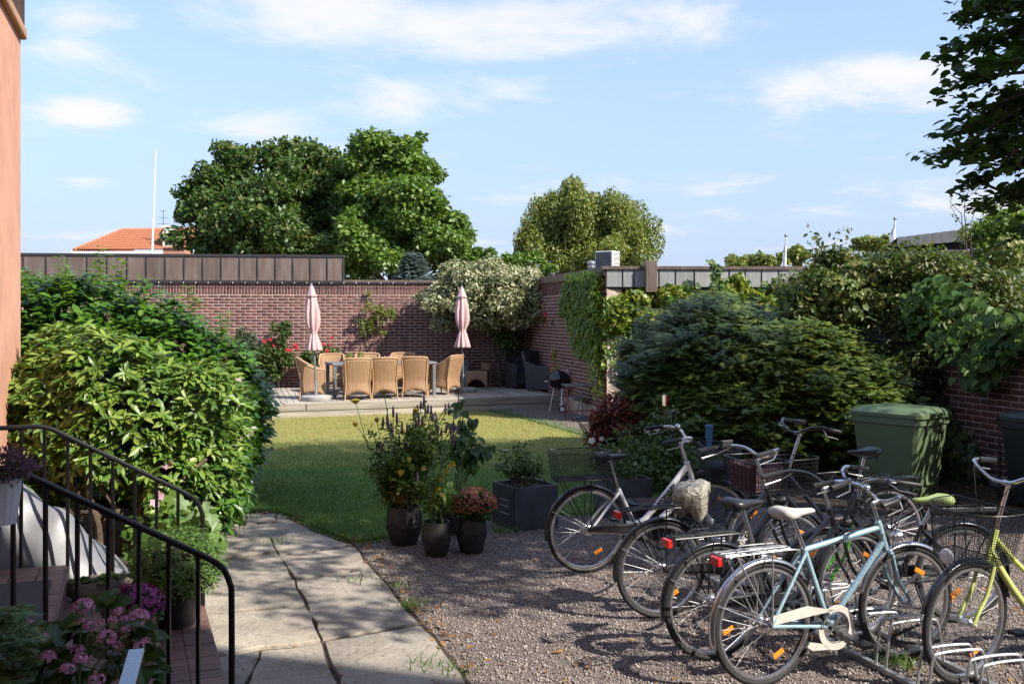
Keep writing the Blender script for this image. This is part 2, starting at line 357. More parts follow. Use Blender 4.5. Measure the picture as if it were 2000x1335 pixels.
# ------------------------------------------------------------------ the materials
def build_mats():
    mat('bark', (0.10, 0.075, 0.055), 0.9, bmp=0.8, bscale=18, bdist=0.02, var=0.4)
    mat('twig', (0.095, 0.065, 0.045), 0.85, var=0.45, scale=20, bmp=0.5, bscale=40)
    mat('green_stem', (0.10, 0.16, 0.05), 0.7)
    mat('black_metal', (0.010, 0.010, 0.011), 0.38, 0.2, spec=0.5)
    mat('black_plastic', (0.012, 0.012, 0.013), 0.5); mat('rubber', (0.018, 0.018, 0.018), 0.75, var=0.35, scale=30)
    mat('tyre_wall', (0.30, 0.28, 0.25), 0.8)
    mat('chrome', (0.62, 0.62, 0.63), 0.25, 1.0, var=0.1, scale=30); mat('alloy', (0.55, 0.55, 0.55), 0.38, 1.0, var=0.15, scale=25)
    mat('spoke', (0.30, 0.30, 0.31), 0.5, 0.9); mat('galv', (0.42, 0.43, 0.44), 0.5, 0.85, var=0.2, scale=14); mat('steel_grey', (0.22, 0.24, 0.26), 0.45, 0.6)
    mat('white_paint', (0.72, 0.72, 0.74), 0.3, coat=0.3, var=0.07, scale=25); mat('blue_paint', (0.30, 0.46, 0.53), 0.3, 0.15, coat=0.4, var=0.12, scale=16)
    mat('lime_paint', (0.50, 0.56, 0.16), 0.3, coat=0.4, var=0.1); mat('green_plastic', (0.10, 0.55, 0.03), 0.4)
    mat('black_paint', (0.012, 0.013, 0.017), 0.25, coat=0.5); mat('navy_paint', (0.03, 0.035, 0.06), 0.28, coat=0.4)
    mat('white_vinyl', (0.55, 0.52, 0.46), 0.45, var=0.15, scale=20); mat('black_vinyl', (0.02, 0.02, 0.022), 0.38, bmp=0.15, bscale=300, bdist=0.001)
    mat('lime_vinyl', (0.38, 0.48, 0.16), 0.4); mat('red_lens', (0.50, 0.015, 0.012), 0.15, spec=0.8); mat('amber_lens', (0.85, 0.26, 0.015), 0.2, spec=0.8)
    mat('clear_lens', (0.75, 0.75, 0.72), 0.08, spec=0.8); mat('mirror', (0.85, 0.86, 0.88), 0.03, 1.0, var=0.02)
    mat('plum_cloth', (0.10, 0.055, 0.075), 0.9); mat('foil', (0.34, 0.32, 0.26), 0.25, 0.3, var=0.5, scale=22, bmp=1.0, bscale=28, bdist=0.02)
    mat('parasol_cloth', (0.54, 0.36, 0.36), 0.9, var=0.06, bmp=0.2, bscale=60); mat('table_grey', (0.16, 0.17, 0.18), 0.5)
    mat('concrete', (0.32, 0.31, 0.29), 0.9, bmp=0.3, bscale=80); mat('dark_wicker', (0.035, 0.038, 0.045), 0.6, bmp=0.8, bscale=120, bdist=0.004)
    mat('dark_cushion', (0.022, 0.026, 0.045), 0.95); mat('box_grey', (0.10, 0.14, 0.17), 0.6)
    mat('enamel', (0.008, 0.008, 0.009), 0.12, spec=0.7); mat('red_metal', (0.35, 0.06, 0.045), 0.5); mat('table_slat', (0.17, 0.155, 0.135), 0.8, bmp=0.2)
    mat('mauve_cover', (0.30, 0.19, 0.21), 0.6); mat('terracotta', (0.38, 0.14, 0.075), 0.85, var=0.25); mat('soil', (0.055, 0.038, 0.026), 1.0, bmp=1.0, bscale=40, bdist=0.03, var=0.5)
    mat('pot_dark', (0.035, 0.034, 0.031), 0.42, var=0.25, bmp=0.12, bscale=60); mat('planter_slate', (0.045, 0.052, 0.065), 0.55, var=0.35, scale=5, bmp=0.1)
    mat('pot_white', (0.55, 0.57, 0.60), 0.5); mat('bin_green', (0.10, 0.15, 0.075), 0.5, var=0.12, scale=4, bmp=0.06, bscale=200, bdist=0.001); mat('bin_black', (0.018, 0.026, 0.028), 0.45)
    mat('plaster', (0.60, 0.31, 0.21), 0.9, var=0.16, scale=2.2, bmp=0.25, bscale=60); mat('cornice', (0.50, 0.28, 0.17), 0.9, var=0.2, scale=3)
    mat('roof_metal_dark', (0.03, 0.03, 0.032), 0.5); mat('plinth', (0.30, 0.29, 0.28), 0.95, bmp=0.3)
    mat('mortar', (0.46, 0.36, 0.30), 0.95, bmp=0.3, bscale=90, var=0.25)
    mat('white_wall', (0.74, 0.72, 0.68), 0.9); mat('far_wall', (0.42, 0.20, 0.13), 0.9); mat('grey_sheet', (0.33, 0.34, 0.35), 0.6, 0.3)
    mat('ac_white', (0.66, 0.66, 0.63), 0.5); mat('ac_grille', (0.10, 0.11, 0.12), 0.6); mat('flag_cloth', (0.72, 0.74, 0.78), 0.8)
    mat('pole_white', (0.72, 0.73, 0.74), 0.35); mat('slate_roof', (0.05, 0.05, 0.047), 0.9, var=0.3)
    mat('roof_tile', (0.46, 0.17, 0.085), 0.8, var=0.15, rnd=0.35); mat('stone_rough', (0.22, 0.19, 0.165), 0.95, bmp=1.0, bscale=14, bdist=0.02, var=0.35)
    mat('tarp', (0.17, 0.172, 0.185), 0.45, var=0.12, bmp=0.2, bscale=10, bdist=0.01); mat('doormat', (0.075, 0.07, 0.068), 0.95, bmp=1.0, bscale=150, bdist=0.01, var=0.5, scale=120)
    mat('step_tile', (0.19, 0.105, 0.09), 0.55, var=0.22, scale=9, rnd=0.35, bmp=0.15, bscale=50); mat('grout', (0.25, 0.22, 0.20), 0.95)
    mat('blue_post', (0.05, 0.19, 0.36), 0.5); mat('bulb', (0.8, 0.8, 0.78), 0.2)
    mat('flat_bar', (0.20, 0.24, 0.28), 0.22, 0.75, var=0.2, scale=60)
    mat('pink_cloth', (0.62, 0.20, 0.42), 0.9); mat('navy_cloth', (0.02, 0.022, 0.04), 0.8)
    # plants
    leafmat('lf_maple', [(0.034, 0.075, 0.020), (0.062, 0.131, 0.028), (0.104, 0.194, 0.034), (0.150, 0.150, 0.036)])
    leafmat('lf_lime', [(0.050, 0.115, 0.018), (0.10, 0.20, 0.026), (0.15, 0.25, 0.035), (0.20, 0.28, 0.045)])
    leafmat('lf_birch', [(0.103, 0.163, 0.035), (0.172, 0.237, 0.050), (0.241, 0.288, 0.060), (0.287, 0.263, 0.065)])
    leafmat('lf_spruce', [(0.10, 0.15, 0.13), (0.16, 0.22, 0.20)], trans=0.1)
    leafmat('lf_linden', [(0.024, 0.058, 0.012), (0.043, 0.098, 0.016), (0.070, 0.143, 0.020)], trans=0.4)
    leafmat('lf_bright', [(0.09, 0.17, 0.025), (0.15, 0.25, 0.035), (0.22, 0.31, 0.06)])
    leafmat('lf_laurel', [(0.036, 0.103, 0.013), (0.072, 0.184, 0.020), (0.144, 0.276, 0.029)], rough=0.28, trans=0.3, spec=0.6)
    leafmat('lf_shoot', [(0.12, 0.24, 0.03), (0.18, 0.30, 0.04)], rough=0.3, trans=0.4)
    leafmat('lf_rhodo', [(0.055, 0.123, 0.020), (0.109, 0.212, 0.034), (0.189, 0.306, 0.050), (0.277, 0.365, 0.075)], rough=0.4, trans=0.25)
    leafmat('lf_rose', [(0.042, 0.085, 0.020), (0.077, 0.137, 0.030), (0.126, 0.182, 0.035)])
    leafmat('lf_vine', [(0.07, 0.16, 0.03), (0.12, 0.24, 0.045), (0.17, 0.29, 0.06)], trans=0.4)
    leafmat('lf_ivy', [(0.056, 0.135, 0.018), (0.112, 0.223, 0.025), (0.192, 0.297, 0.030), (0.288, 0.338, 0.040)])
    leafmat('lf_gold', [(0.16, 0.24, 0.03), (0.28, 0.33, 0.05), (0.40, 0.38, 0.08)], trans=0.4)
    leafmat('lf_var', [(0.13, 0.17, 0.07), (0.24, 0.27, 0.13), (0.42, 0.43, 0.26), (0.52, 0.50, 0.33)], trans=0.2)
    leafmat('lf_yew', [(0.022, 0.045, 0.008), (0.054, 0.094, 0.013), (0.095, 0.144, 0.019), (0.163, 0.206, 0.027)], trans=0.15)
    leafmat('lf_hyd', [(0.035, 0.065, 0.013), (0.061, 0.106, 0.019), (0.099, 0.154, 0.025), (0.173, 0.160, 0.039)], rough=0.5)
    leafmat('lf_dutch', [(0.038, 0.088, 0.014), (0.068, 0.138, 0.020), (0.105, 0.181, 0.025)], rough=0.5, trans=0.2, spec=0.3)
    leafmat('lf_red', [(0.12, 0.035, 0.028), (0.22, 0.045, 0.04), (0.34, 0.07, 0.06), (0.08, 0.09, 0.025)])
    leafmat('lf_pot', [(0.041, 0.098, 0.015), (0.081, 0.169, 0.022), (0.135, 0.234, 0.030), (0.203, 0.273, 0.040)])
    leafmat('lf_philo', [(0.027, 0.070, 0.016), (0.045, 0.112, 0.020), (0.075, 0.154, 0.025)], rough=0.35)
    leafmat('lf_yellow', [(0.42, 0.28, 0.03), (0.50, 0.38, 0.05), (0.35, 0.33, 0.05)]); leafmat('lf_grey', [(0.06, 0.09, 0.05), (0.10, 0.14, 0.08)])
    leafmat('lf_box', [(0.06, 0.13, 0.025), (0.11, 0.21, 0.035), (0.17, 0.28, 0.05)]); leafmat('lf_fir', [(0.05, 0.13, 0.035), (0.09, 0.20, 0.06), (0.14, 0.26, 0.08)])
    leafmat('lf_fallen', [(0.240, 0.090, 0.024), (0.320, 0.150, 0.032), (0.160, 0.060, 0.024), (0.384, 0.225, 0.048)], trans=0.1, rough=0.8)
    leafmat('grass', [(0.047, 0.140, 0.020), (0.085, 0.218, 0.031), (0.136, 0.280, 0.044), (0.255, 0.314, 0.094)], trans=0.3, rough=0.6)
    leafmat('grass_dry_lit', [(0.20, 0.23, 0.045), (0.30, 0.30, 0.075), (0.42, 0.36, 0.13), (0.50, 0.41, 0.18)], trans=0.3, rough=0.7)  # straw colours, brightened to carry the sunlit strip of lawn
    for n, c in (('fl_red', (0.55, 0.015, 0.03)), ('fl_pink', (0.62, 0.36, 0.46)), ('fl_white', (0.75, 0.68, 0.66)), ('fl_magenta', (0.36, 0.06, 0.28)), ('fl_hyd', (0.72, 0.34, 0.58)), ('fl_rust', (0.46, 0.18, 0.10)),
                 ('fl_purple', (0.13, 0.075, 0.15)), ('fl_yellow', (0.42, 0.30, 0.02)), ('fl_geranium', (0.72, 0.05, 0.13)), ('fl_blue', (0.16, 0.22, 0.70)), ('fl_heather', (0.20, 0.10, 0.17))):
        leafmat(n, [tuple(x*0.65 for x in c), c, tuple(min(1, x*1.25) for x in c)], trans=0.25, rough=0.6)
    # brick: each brick its own shade
    m, t, p = base('brick'); r = _rnd(t); col = ramp(t, r, [(0.0, (0.105, 0.047, 0.045)), (0.3, (0.145, 0.060, 0.054)), (0.6, (0.185, 0.078, 0.066)), (0.85, (0.165, 0.085, 0.080)), (1.0, (0.115, 0.062, 0.066))])
    col = mixc(t, 1.0, col, ramp(t, noise(t, 30, 4), [(0.3, (0.75, 0.75, 0.75)), (0.7, (1.1, 1.08, 1.05))]), 'MULTIPLY')
    g_ = t.nodes.new('ShaderNodeNewGeometry'); col = mixc(t, 1.0, col, ramp(t, noise(t, 0.8, 5, g_.outputs['Position']), [(0.32, (0.72, 0.74, 0.78)), (0.5, (1, 1, 1)), (0.7, (1.12, 1.08, 1.04))]), 'MULTIPLY'); t.links.new(col, p.inputs['Base Color']); p.inputs['Roughness'].default_value = 0.85
    t.links.new(bump(t, noise(t, 90, 3), 0.4, 0.003), p.inputs['Normal'])
    # weathered copper / zinc sheet
    for nm, c1, c2, c3 in (('copper', (0.115, 0.085, 0.072), (0.17, 0.125, 0.105), (0.22, 0.19, 0.17)), ('zinc', (0.26, 0.27, 0.265), (0.36, 0.375, 0.37), (0.27, 0.24, 0.215))):
        m, t, p = base(nm); tc = t.nodes.new('ShaderNodeTexCoord'); mp = t.nodes.new('ShaderNodeMapping'); mp.inputs['Scale'].default_value = (5, 5, 0.7); t.links.new(tc.outputs['Object'], mp.inputs[0])
        col = ramp(t, noise(t, 1.6, 6, mp.outputs[0]), [(0.3, c1), (0.52, c2), (0.75, c3)])
        col = mixc(t, 1.0, col, ramp(t, _rnd(t), [(0.86, 0.86, 0.86), (1.08, 1.07, 1.06)]), 'MULTIPLY'); t.links.new(col, p.inputs['Base Color'])
        p.inputs['Metallic'].default_value = 0.25; p.inputs['Roughness'].default_value = 0.5; t.links.new(bump(t, noise(t, 3, 2), 0.25, 0.03), p.inputs['Normal'])
    # weathered timber, each plank its own shade, grain along local x
    m, t, p = base('timber'); tc = t.nodes.new('ShaderNodeTexCoord'); mp = t.nodes.new('ShaderNodeMapping'); mp.inputs['Scale'].default_value = (1.2, 30, 30); t.links.new(tc.outputs['Object'], mp.inputs[0])
    g = noise(t, 1.0, 6, mp.outputs[0]); col = ramp(t, g, [(0.3, (0.23, 0.20, 0.17)), (0.55, (0.36, 0.33, 0.29)), (0.8, (0.45, 0.41, 0.35))])
    col = mixc(t, 1.0, col, ramp(t, _rnd(t), [(0.72, 0.70, 0.68), (1.12, 1.1, 1.05)]), 'MULTIPLY'); t.links.new(col, p.inputs['Base Color']); p.inputs['Roughness'].default_value = 0.8
    t.links.new(bump(t, g, 0.35, 0.004), p.inputs['Normal'])
    # wicker: upright stakes and fine horizontal weave from the uv map (metres)
    m, t, p = base('wicker'); uv = t.nodes.new('ShaderNodeUVMap'); sp = t.nodes.new('ShaderNodeSeparateXYZ'); t.links.new(uv.outputs[0], sp.inputs[0])
    def wave(o, per):
        a = t.nodes.new('ShaderNodeMath'); a.operation = 'MULTIPLY'; a.inputs[1].default_value = 2*math.pi/per; t.links.new(o, a.inputs[0])
        b = t.nodes.new('ShaderNodeMath'); b.operation = 'SINE'; t.links.new(a.outputs[0], b.inputs[0]); return b.outputs[0]
    su = wave(sp.outputs[0], 0.030); sv = wave(sp.outputs[1], 0.012); ml = t.nodes.new('ShaderNodeMath'); ml.operation = 'MULTIPLY'; t.links.new(su, ml.inputs[0]); t.links.new(sv, ml.inputs[1])
    ad = t.nodes.new('ShaderNodeMath'); ad.operation = 'MULTIPLY_ADD'; t.links.new(su, ad.inputs[0]); ad.inputs[1].default_value = 0.7; t.links.new(ml.outputs[0], ad.inputs[2])
    mr = t.nodes.new('ShaderNodeMapRange'); mr.inputs[1].default_value = -1.5; mr.inputs[2].default_value = 1.2; t.links.new(ad.outputs[0], mr.inputs[0])
    col = ramp(t, mr.outputs[0], [(0.0, (0.18, 0.10, 0.055)), (0.55, (0.37, 0.22, 0.12)), (1.0, (0.44, 0.275, 0.155))])
    col = mixc(t, 1.0, col, ramp(t, noise(t, 9), [(0.3, (0.85, 0.83, 0.8)), (0.7, (1.05, 1.05, 1.05))]), 'MULTIPLY')
    t.links.new(col, p.inputs['Base Color']); p.inputs['Roughness'].default_value = 0.6; t.links.new(bump(t, mr.outputs[0], 0.7, 0.006), p.inputs['Normal'])
    mat('wicker_cane', (0.42, 0.26, 0.145), 0.55, var=0.2, scale=30)
    # gravel: cells of differing grey and rose stones
    m, t, p = base('gravel'); tc = t.nodes.new('ShaderNodeTexCoord')
    v = t.nodes.new('ShaderNodeTexVoronoi'); v.inputs['Scale'].default_value = 105; t.links.new(tc.outputs['Object'], v.inputs['Vector'])
    sp = t.nodes.new('ShaderNodeSeparateColor'); t.links.new(v.outputs['Color'], sp.inputs[0])
    col = ramp(t, sp.outputs[0], [(0.0, (0.105, 0.084, 0.077)), (0.3, (0.175, 0.142, 0.13)), (0.6, (0.245, 0.203, 0.184)), (0.85, (0.31, 0.26, 0.238)), (1.0, (0.41, 0.37, 0.35))])
    dk = ramp(t, v.outputs['Distance'], [(0.0, (1, 1, 1)), (0.55, (0.92, 0.92, 0.92)), (0.9, (0.45, 0.42, 0.40))]); col = mixc(t, 1.0, col, dk, 'MULTIPLY')
    col = mixc(t, 1.0, col, ramp(t, noise(t, 0.9, 5), [(0.3, (0.78, 0.74, 0.70)), (0.7, (1.1, 1.08, 1.06))]), 'MULTIPLY')
    t.links.new(col, p.inputs['Base Color']); p.inputs['Roughness'].default_value = 0.95
    inv = t.nodes.new('ShaderNodeMath'); inv.operation = 'SUBTRACT'; inv.inputs[0].default_value = 1; t.links.new(v.outputs['Distance'], inv.inputs[1])
    t.links.new(bump(t, inv.outputs[0], 0.9, 0.012), p.inputs['Normal'])
    m, t, p = base('pebble'); t.links.new(ramp(t, _rnd(t), [(0.13, 0.105, 0.095), (0.23, 0.19, 0.168), (0.31, 0.26, 0.23), (0.42, 0.38, 0.35)]), p.inputs['Base Color']); p.inputs['Roughness'].default_value = 0.9
    # limestone slabs
    m, t, p = base('slab'); a = noise(t, 2.2, 8); b = noise(t, 28, 5)
    col = ramp(t, a, [(0.3, (0.19, 0.165, 0.135)), (0.45, (0.295, 0.258, 0.213)), (0.6, (0.375, 0.33, 0.272)), (0.75, (0.43, 0.38, 0.315))])
    col = mixc(t, 1.0, col, ramp(t, b, [(0.30, (0.5, 0.49, 0.48)), (0.42, (0.92, 0.95, 0.95)), (0.7, (1.06, 1.06, 1.05))]), 'MULTIPLY')
    col = mixc(t, 1.0, col, ramp(t, _rnd(t), [(0.82, 0.82, 0.83), (1.08, 1.06, 1.04)]), 'MULTIPLY'); t.links.new(col, p.inputs['Base Color']); p.inputs['Roughness'].default_value = 0.9
    t.links.new(bump(t, b, 0.8, 0.014, bump(t, a, 0.6, 0.04)), p.inputs['Normal'])
    # turf below the blades: straw tone and sunlit brightness put in towards the deck
    m, t, p = base('turf'); tc = t.nodes.new('ShaderNodeTexCoord'); sp = t.nodes.new('ShaderNodeSeparateXYZ'); t.links.new(tc.outputs['Object'], sp.inputs[0])
    mr = t.nodes.new('ShaderNodeMapRange'); mr.inputs[1].default_value = 12; mr.inputs[2].default_value = 19; t.links.new(sp.outputs[1], mr.inputs[0])
    n1 = noise(t, 1.1, 6); ad = t.nodes.new('ShaderNodeMath'); ad.operation = 'MULTIPLY_ADD'; ad.inputs[1].default_value = 1.1; t.links.new(n1, ad.inputs[0]); t.links.new(mr.outputs[0], ad.inputs[2])
    col = ramp(t, ad.outputs[0], [(0.25, (0.045, 0.12, 0.02)), (0.6, (0.11, 0.19, 0.034)), (1.0, (0.30, 0.28, 0.075))])
    col = mixc(t, 1.0, col, ramp(t, noise(t, 60, 3), [(0.3, (0.6, 0.6, 0.6)), (0.7, (1.15, 1.15, 1.1))]), 'MULTIPLY'); t.links.new(col, p.inputs['Base Color']); p.inputs['Roughness'].default_value = 0.95
    t.links.new(bump(t, noise(t, 70, 3), 0.8, 0.02), p.inputs['Normal'])
build_mats()
# ------------------------------------------------------------------ ground, lawn, path
def xy(v): return (v.x, v.y)
g = MB(); g.add([(-150, -60, 0), (150, -60, 0), (150, 400, 0), (-150, 400, 0)], [(0, 1, 2, 3)])
tag(g.build('ground', 'gravel', smooth=0), 'grey and rose gravel yard under the parked bicycles', 'ground', kind='structure')
LAWN = [xy(gp(445, 1002)), xy(gp(545, 1000)), xy(gp(612, 1028)), xy(gp(690, 1060)), xy(gp(745, 1052)), xy(gp(850, 1025)), xy(gp(960, 1012)), xy(gp(1060, 1006)), xy(gp(1180, 1003)), xy(gp(1300, 990)), xy(gp(1430, 985)),
        (2.75, 10.8), (2.4, 12.3), (1.6, 13.6), (1.35, 15.6), (1.15, 17.3), (0.5, 19.3), (-0.4, 21.2), (-0.6, 21.9), (-6.4, 19.5), (-7.5, 15), (-5.5, 12), (-3.5, 10.9)]
lawn = MB(); lawn.prism(LAWN, 0.004, 0.022); tag(lawn.build('lawn', 'turf', smooth=0), 'mown lawn with a dry yellowish strip before the deck, brightened like sunlit grass', 'lawn', kind='structure')
BED = [(2.8, 10.75), (3.6, 10.4), (7.5, 10.2), (7.5, 21), (1.3, 19.0), (1.25, 17.3), (1.45, 15.6), (1.7, 13.6), (2.5, 12.3)]
bed = MB(); bed.prism(BED, 0.003, 0.03); tag(bed.build('soil_bed', 'soil', smooth=0), 'dark soil bed under the hedge and bins', 'bed', kind='structure')
LB = [(-2.55, 7.2), (-2.62, 8.6), (-2.75, 10.2), (-3.2, 11.4), (-9, 13), (-9, 6.8), (-3.2, 6.4)]
bed = MB(); bed.prism(LB, 0.003, 0.028); tag(bed.build('soil_bed', 'soil', smooth=0), 'dark soil bed under the rhododendron by the steps', 'bed', kind='structure')
def pip(p, poly):
    x, y = p; c = False; n = len(poly)
    for i in range(n):
        (x1, y1), (x2, y2) = poly[i], poly[i-1]
        if (y1 > y) != (y2 > y) and x < (x2-x1)*(y-y1)/(y2-y1)+x1: c = not c
    return c
def scatter(poly, n, dens=None):
    P = np.array(poly); lo, hi = P.min(0), P.max(0); out = []
    while len(out) < n:
        q = rng.uniform(lo, hi, (n, 2))
        x, y = q[:, 0], q[:, 1]; c = np.zeros(len(q), bool)
        for i in range(len(P)):
            (x1, y1), (x2, y2) = P[i], P[i-1]
            cr = ((y1 > y) != (y2 > y)); den = np.where(abs(y2-y1) < 1e-9, 1e-9, y2-y1)
            c ^= cr & (x < (x2-x1)*(y-y1)/den+x1)
        if dens is not None: c &= rng.random(len(q)) < dens(q)
        out += list(q[c])
    return np.array(out[:n])
def grass_patch(name, poly, n, size, mt, dens=None, wid=0.10, z=0.02, label=None):
    q = scatter(poly, n, dens); P = np.c_[q, np.full(n, z)]; U = np.c_[rng.normal(size=(n, 2))*0.42, np.ones(n)]; N = rdir(n); N[:, 2] *= 0.2
    s = size*(0.5+rng.random(n)); A, B, C = axes(N, U, s); A *= wid
    return tag(inst_mesh(name, *LT['blade'], P, A, B, C, mt), label or 'short mown grass blades on the lawn', 'grass', kind='stuff')
grass_patch('grass', LAWN, 120000, 0.034, 'grass', lambda q: np.clip((17.5-q[:, 1])/6, 0.05, 1), 0.13)
grass_patch('dry_lit_grass', LAWN, 60000, 0.026, 'grass_dry_lit', lambda q: np.clip((q[:, 1]-13)/5, 0.03, 1), 0.2, label='straw coloured dry grass blades before the deck, brightened like sunlit grass')
edge = []
for a, b in zip([(445, 1002), (545, 1002), (612, 1032), (690, 1064), (745, 1056), (850, 1029), (960, 1015), (1180, 1006)], [(545, 1002), (612, 1032), (690, 1064), (745, 1056), (850, 1029), (960, 1015), (1180, 1006), (1430, 988)]):
    A_, B_ = gp(*a), gp(*b); n = int((B_-A_).length*420); s = rng.random(n)[:, None]; edge.append(np.array(A_)[None]*(1-s)+np.array(B_)[None]*s+rng.normal(size=(n, 3))*[0.05, 0.05, 0])
edge = np.concatenate(edge); edge[:, 2] = 0.005; n = len(edge); A, B, C = axes(rdir(n)*[1, 1, 0.2], np.c_[rng.normal(size=(n, 2))*0.5, np.ones(n)], 0.055*(0.5+rng.random(n))); A *= 0.1
tag(inst_mesh('edge_grass', *LT['blade'], edge, A, B, C, 'grass'), 'longer grass fringe along the lawn edge', 'grass', kind='stuff')
# worn sandy patch beside the deck
sp_ = MB(); sp_.prism([(-0.4, 21.9), (0.55, 19.4), (1.2, 17.5), (2.4, 17.3), (2.2, 20.2), (1.3, 22.3)], 0.004, 0.024)
tag(sp_.build('sand_patch', 'gravel', smooth=0), 'bare sandy patch under the kettle grill', 'ground', kind='structure')
sb_ = [(-0.4, 21.9), (0.55, 19.4), (1.2, 17.5), (1.5, 15.6)]; ed = []
for a, b in zip(sb_[:-1], sb_[1:]):
    k = int(math.dist(a, b)*330); q = rng.random((k, 1)); ed.append(np.array(a)*(1-q)+np.array(b)*q+rng.normal(size=(k, 2))*[0.14, 0.10])
ed = np.concatenate(ed); n = len(ed); P = np.c_[ed, np.full(n, 0.02)]; A, B, C = axes(rdir(n)*[1, 1, 0.2], np.c_[rng.normal(size=(n, 2))*0.5, np.ones(n)], 0.05*(0.5+rng.random(n))); A *= 0.16
tag(inst_mesh('sand_edge_grass', *LT['blade'], P, A, B, C, 'grass'), 'ragged grass fringe beside the sandy patch', 'grass', kind='stuff')
# the flagstone path: base plus one object for each slab
path = MB(); path.prism([xy(gp(330, 1000)), xy(gp(545, 1000)), xy(gp(622, 1042)), xy(gp(695, 1066)), xy(gp(729, 1109)), xy(gp(795, 1184)), xy(gp(850, 1244)), xy(gp(910, 1322)), xy(gp(960, 1420)), (-1.7, 3.8), (-2.1, 5.4), (-2.6, 7)], 0.003, 0.012)
path_o = tag(path.build('stone_path', 'soil', smooth=0), 'path of large worn limestone slabs beside the steps', 'path', kind='structure')
SLABS = [[(330, 1003), (540, 1001), (541, 1018), (330, 1032)], [(330, 1035), (541, 1020), (546, 1001), (622, 1041), (529, 1049), (330, 1058)],
         [(330, 1061), (528, 1051), (542, 1077), (330, 1103)], [(531, 1051), (624, 1043), (690, 1065), (546, 1085), (531, 1061)],
         [(330, 1106), (543, 1079), (576, 1132), (330, 1146)], [(545, 1087), (692, 1067), (727, 1108), (577, 1130), (556, 1102)],
         [(330, 1150), (577, 1134), (599, 1184), (330, 1202)], [(578, 1133), (728, 1111), (819, 1217), (630, 1247), (601, 1186)],
         [(330, 1206), (600, 1187), (628, 1249), (330, 1292)], [(632, 1251), (821, 1219), (850, 1244), (903, 1316), (912, 1334), (664, 1339), (640, 1282)],
         [(330, 1297), (507, 1270), (472, 1347), (330, 1380)], [(509, 1270), (629, 1253), (637, 1282), (661, 1338), (474, 1352)],
         [(668, 1343), (914, 1338), (975, 1440), (700, 1460)], [(330, 1385), (660, 1343), (695, 1462), (330, 1520)]]
JT = []
for sl_ in SLABS:
    P = [gp(*q, 0.03) for q in sl_]; c = sum(P, Vector())/len(P); P2 = []
    for i, p in enumerate(P):                         # uneven broken edges
        q = P[(i+1) % len(P)]; L = (q-p).length; k = max(1, int(L/0.16))
        for j in range(k):
            r = p.lerp(q, j/k)
            if j: r = r+Vector((rng.normal()*0.009, rng.normal()*0.009, 0))
            P2.append(r.lerp(c, 0.008/max(0.2, (r-c).length)))
    mb = MB(); z1 = 0.034+rng.uniform(-0.006, 0.008); n = len(P2)
    inner = [(p.lerp(c, 0.007/max(0.1, (p-c).length))) for p in P2]
    mb.add([(p.x, p.y, 0.005) for p in P2]+[(p.x, p.y, z1-0.012) for p in P2]+[(p.x, p.y, z1+rng.normal()*0.001) for p in inner],
           [tuple(range(2*n, 3*n))]+[(i, (i+1) % n, n+(i+1) % n, n+i) for i in range(n)]+[(n+i, n+(i+1) % n, 2*n+(i+1) % n, 2*n+i) for i in range(n)])
    mb.build('slab', 'slab', path_o, smooth=0); JT += [tuple(P2[int(rng.integers(n))]) for _ in range(9)]
P = np.array(JT)+rng.normal(size=(len(JT), 3))*[0.012, 0.012, 0]; P[:, 2] = 0.036; n = len(P); A, B, C = axes(rdir(n)*0.3+[0, 0, 1], rdir(n), 0.014+0.02*rng.random(n)); tag(inst_mesh('joint_litter', *LT['oval'], P, A, B, C, 'lf_fallen'), 'dry leaf bits caught in the slab joints', 'leaves', kind='stuff')
# loose stones, fallen leaves, weeds between slabs
GR = [xy(gp(905, 1340)), xy(gp(700, 1066)), xy(gp(745, 1056)), xy(gp(960, 1018)), xy(gp(1430, 990)), (3.4, 10.4), (6.5, 9.6), (4.6, 4.9), (-0.2, 4.9)]
n = 42000; q = scatter(GR, n, lambda q: np.clip(1.6-q[:, 1]/8, 0.15, 1)); s = 0.0045+0.006*rng.random(n)**2
Rm = rdir(n); A, B, C = axes(Rm, rdir(n), s); B *= 1.3; P = np.c_[q, 0.001+s*0.4]
OC = ([(1, 0, 0), (0, 1, 0), (-1, 0, 0), (0, -1, 0), (0, 0, 1), (0, 0, -1)], [(0, 1, 4), (1, 2, 4), (2, 3, 4), (3, 0, 4), (1, 0, 5), (2, 1, 5), (3, 2, 5), (0, 3, 5)])
tag(inst_mesh('loose_gravel', *OC, P, A, B, C, 'pebble', smooth=True), 'loose small stones lying on the gravel yard', 'gravel', kind='stuff')
FL = GR+[xy(gp(445, 1300)), xy(gp(445, 1010))]
n = 650; q = scatter(GR+[(-1.2, 5.0)], n, lambda q: 0.25+0.75*(np.sin(q[:, 0]*3.1)*np.cos(q[:, 1]*2.3) > 0.1)); P = np.c_[q, np.full(n, 0.012)]
A, B, C = axes(rdir(n)*[0.35, 0.35, 0.2]+[0, 0, 1], rdir(n), 0.028+0.03*rng.random(n)); tag(inst_mesh('fallen_leaves', *LT['oval'], P, A, B, C, 'lf_fallen'), 'scattered fallen yellow and brown leaves', 'leaves', kind='stuff')
EP = [gp(*p) for p in ((450, 1003), (560, 1012), (640, 1048), (700, 1068), (735, 1110), (800, 1190), (850, 1245), (900, 1310))]
P = []
for a, b in zip(EP[:-1], EP[1:]):
    for k in range(17): P.append(np.array(a.lerp(b, rng.random()))+[rng.normal()*0.05+0.04, rng.normal()*0.05, 0.035])
P = np.array(P); n = len(P); A, B, C = axes(rdir(n)*[0.4, 0.4, 0.2]+[0, 0, 1], rdir(n), 0.03+0.035*rng.random(n)); tag(inst_mesh('path_leaves', *LT['oval'], P, A, B, C, 'lf_fallen'), 'brown fallen leaves along the path edge', 'leaves', kind='stuff')
P = []
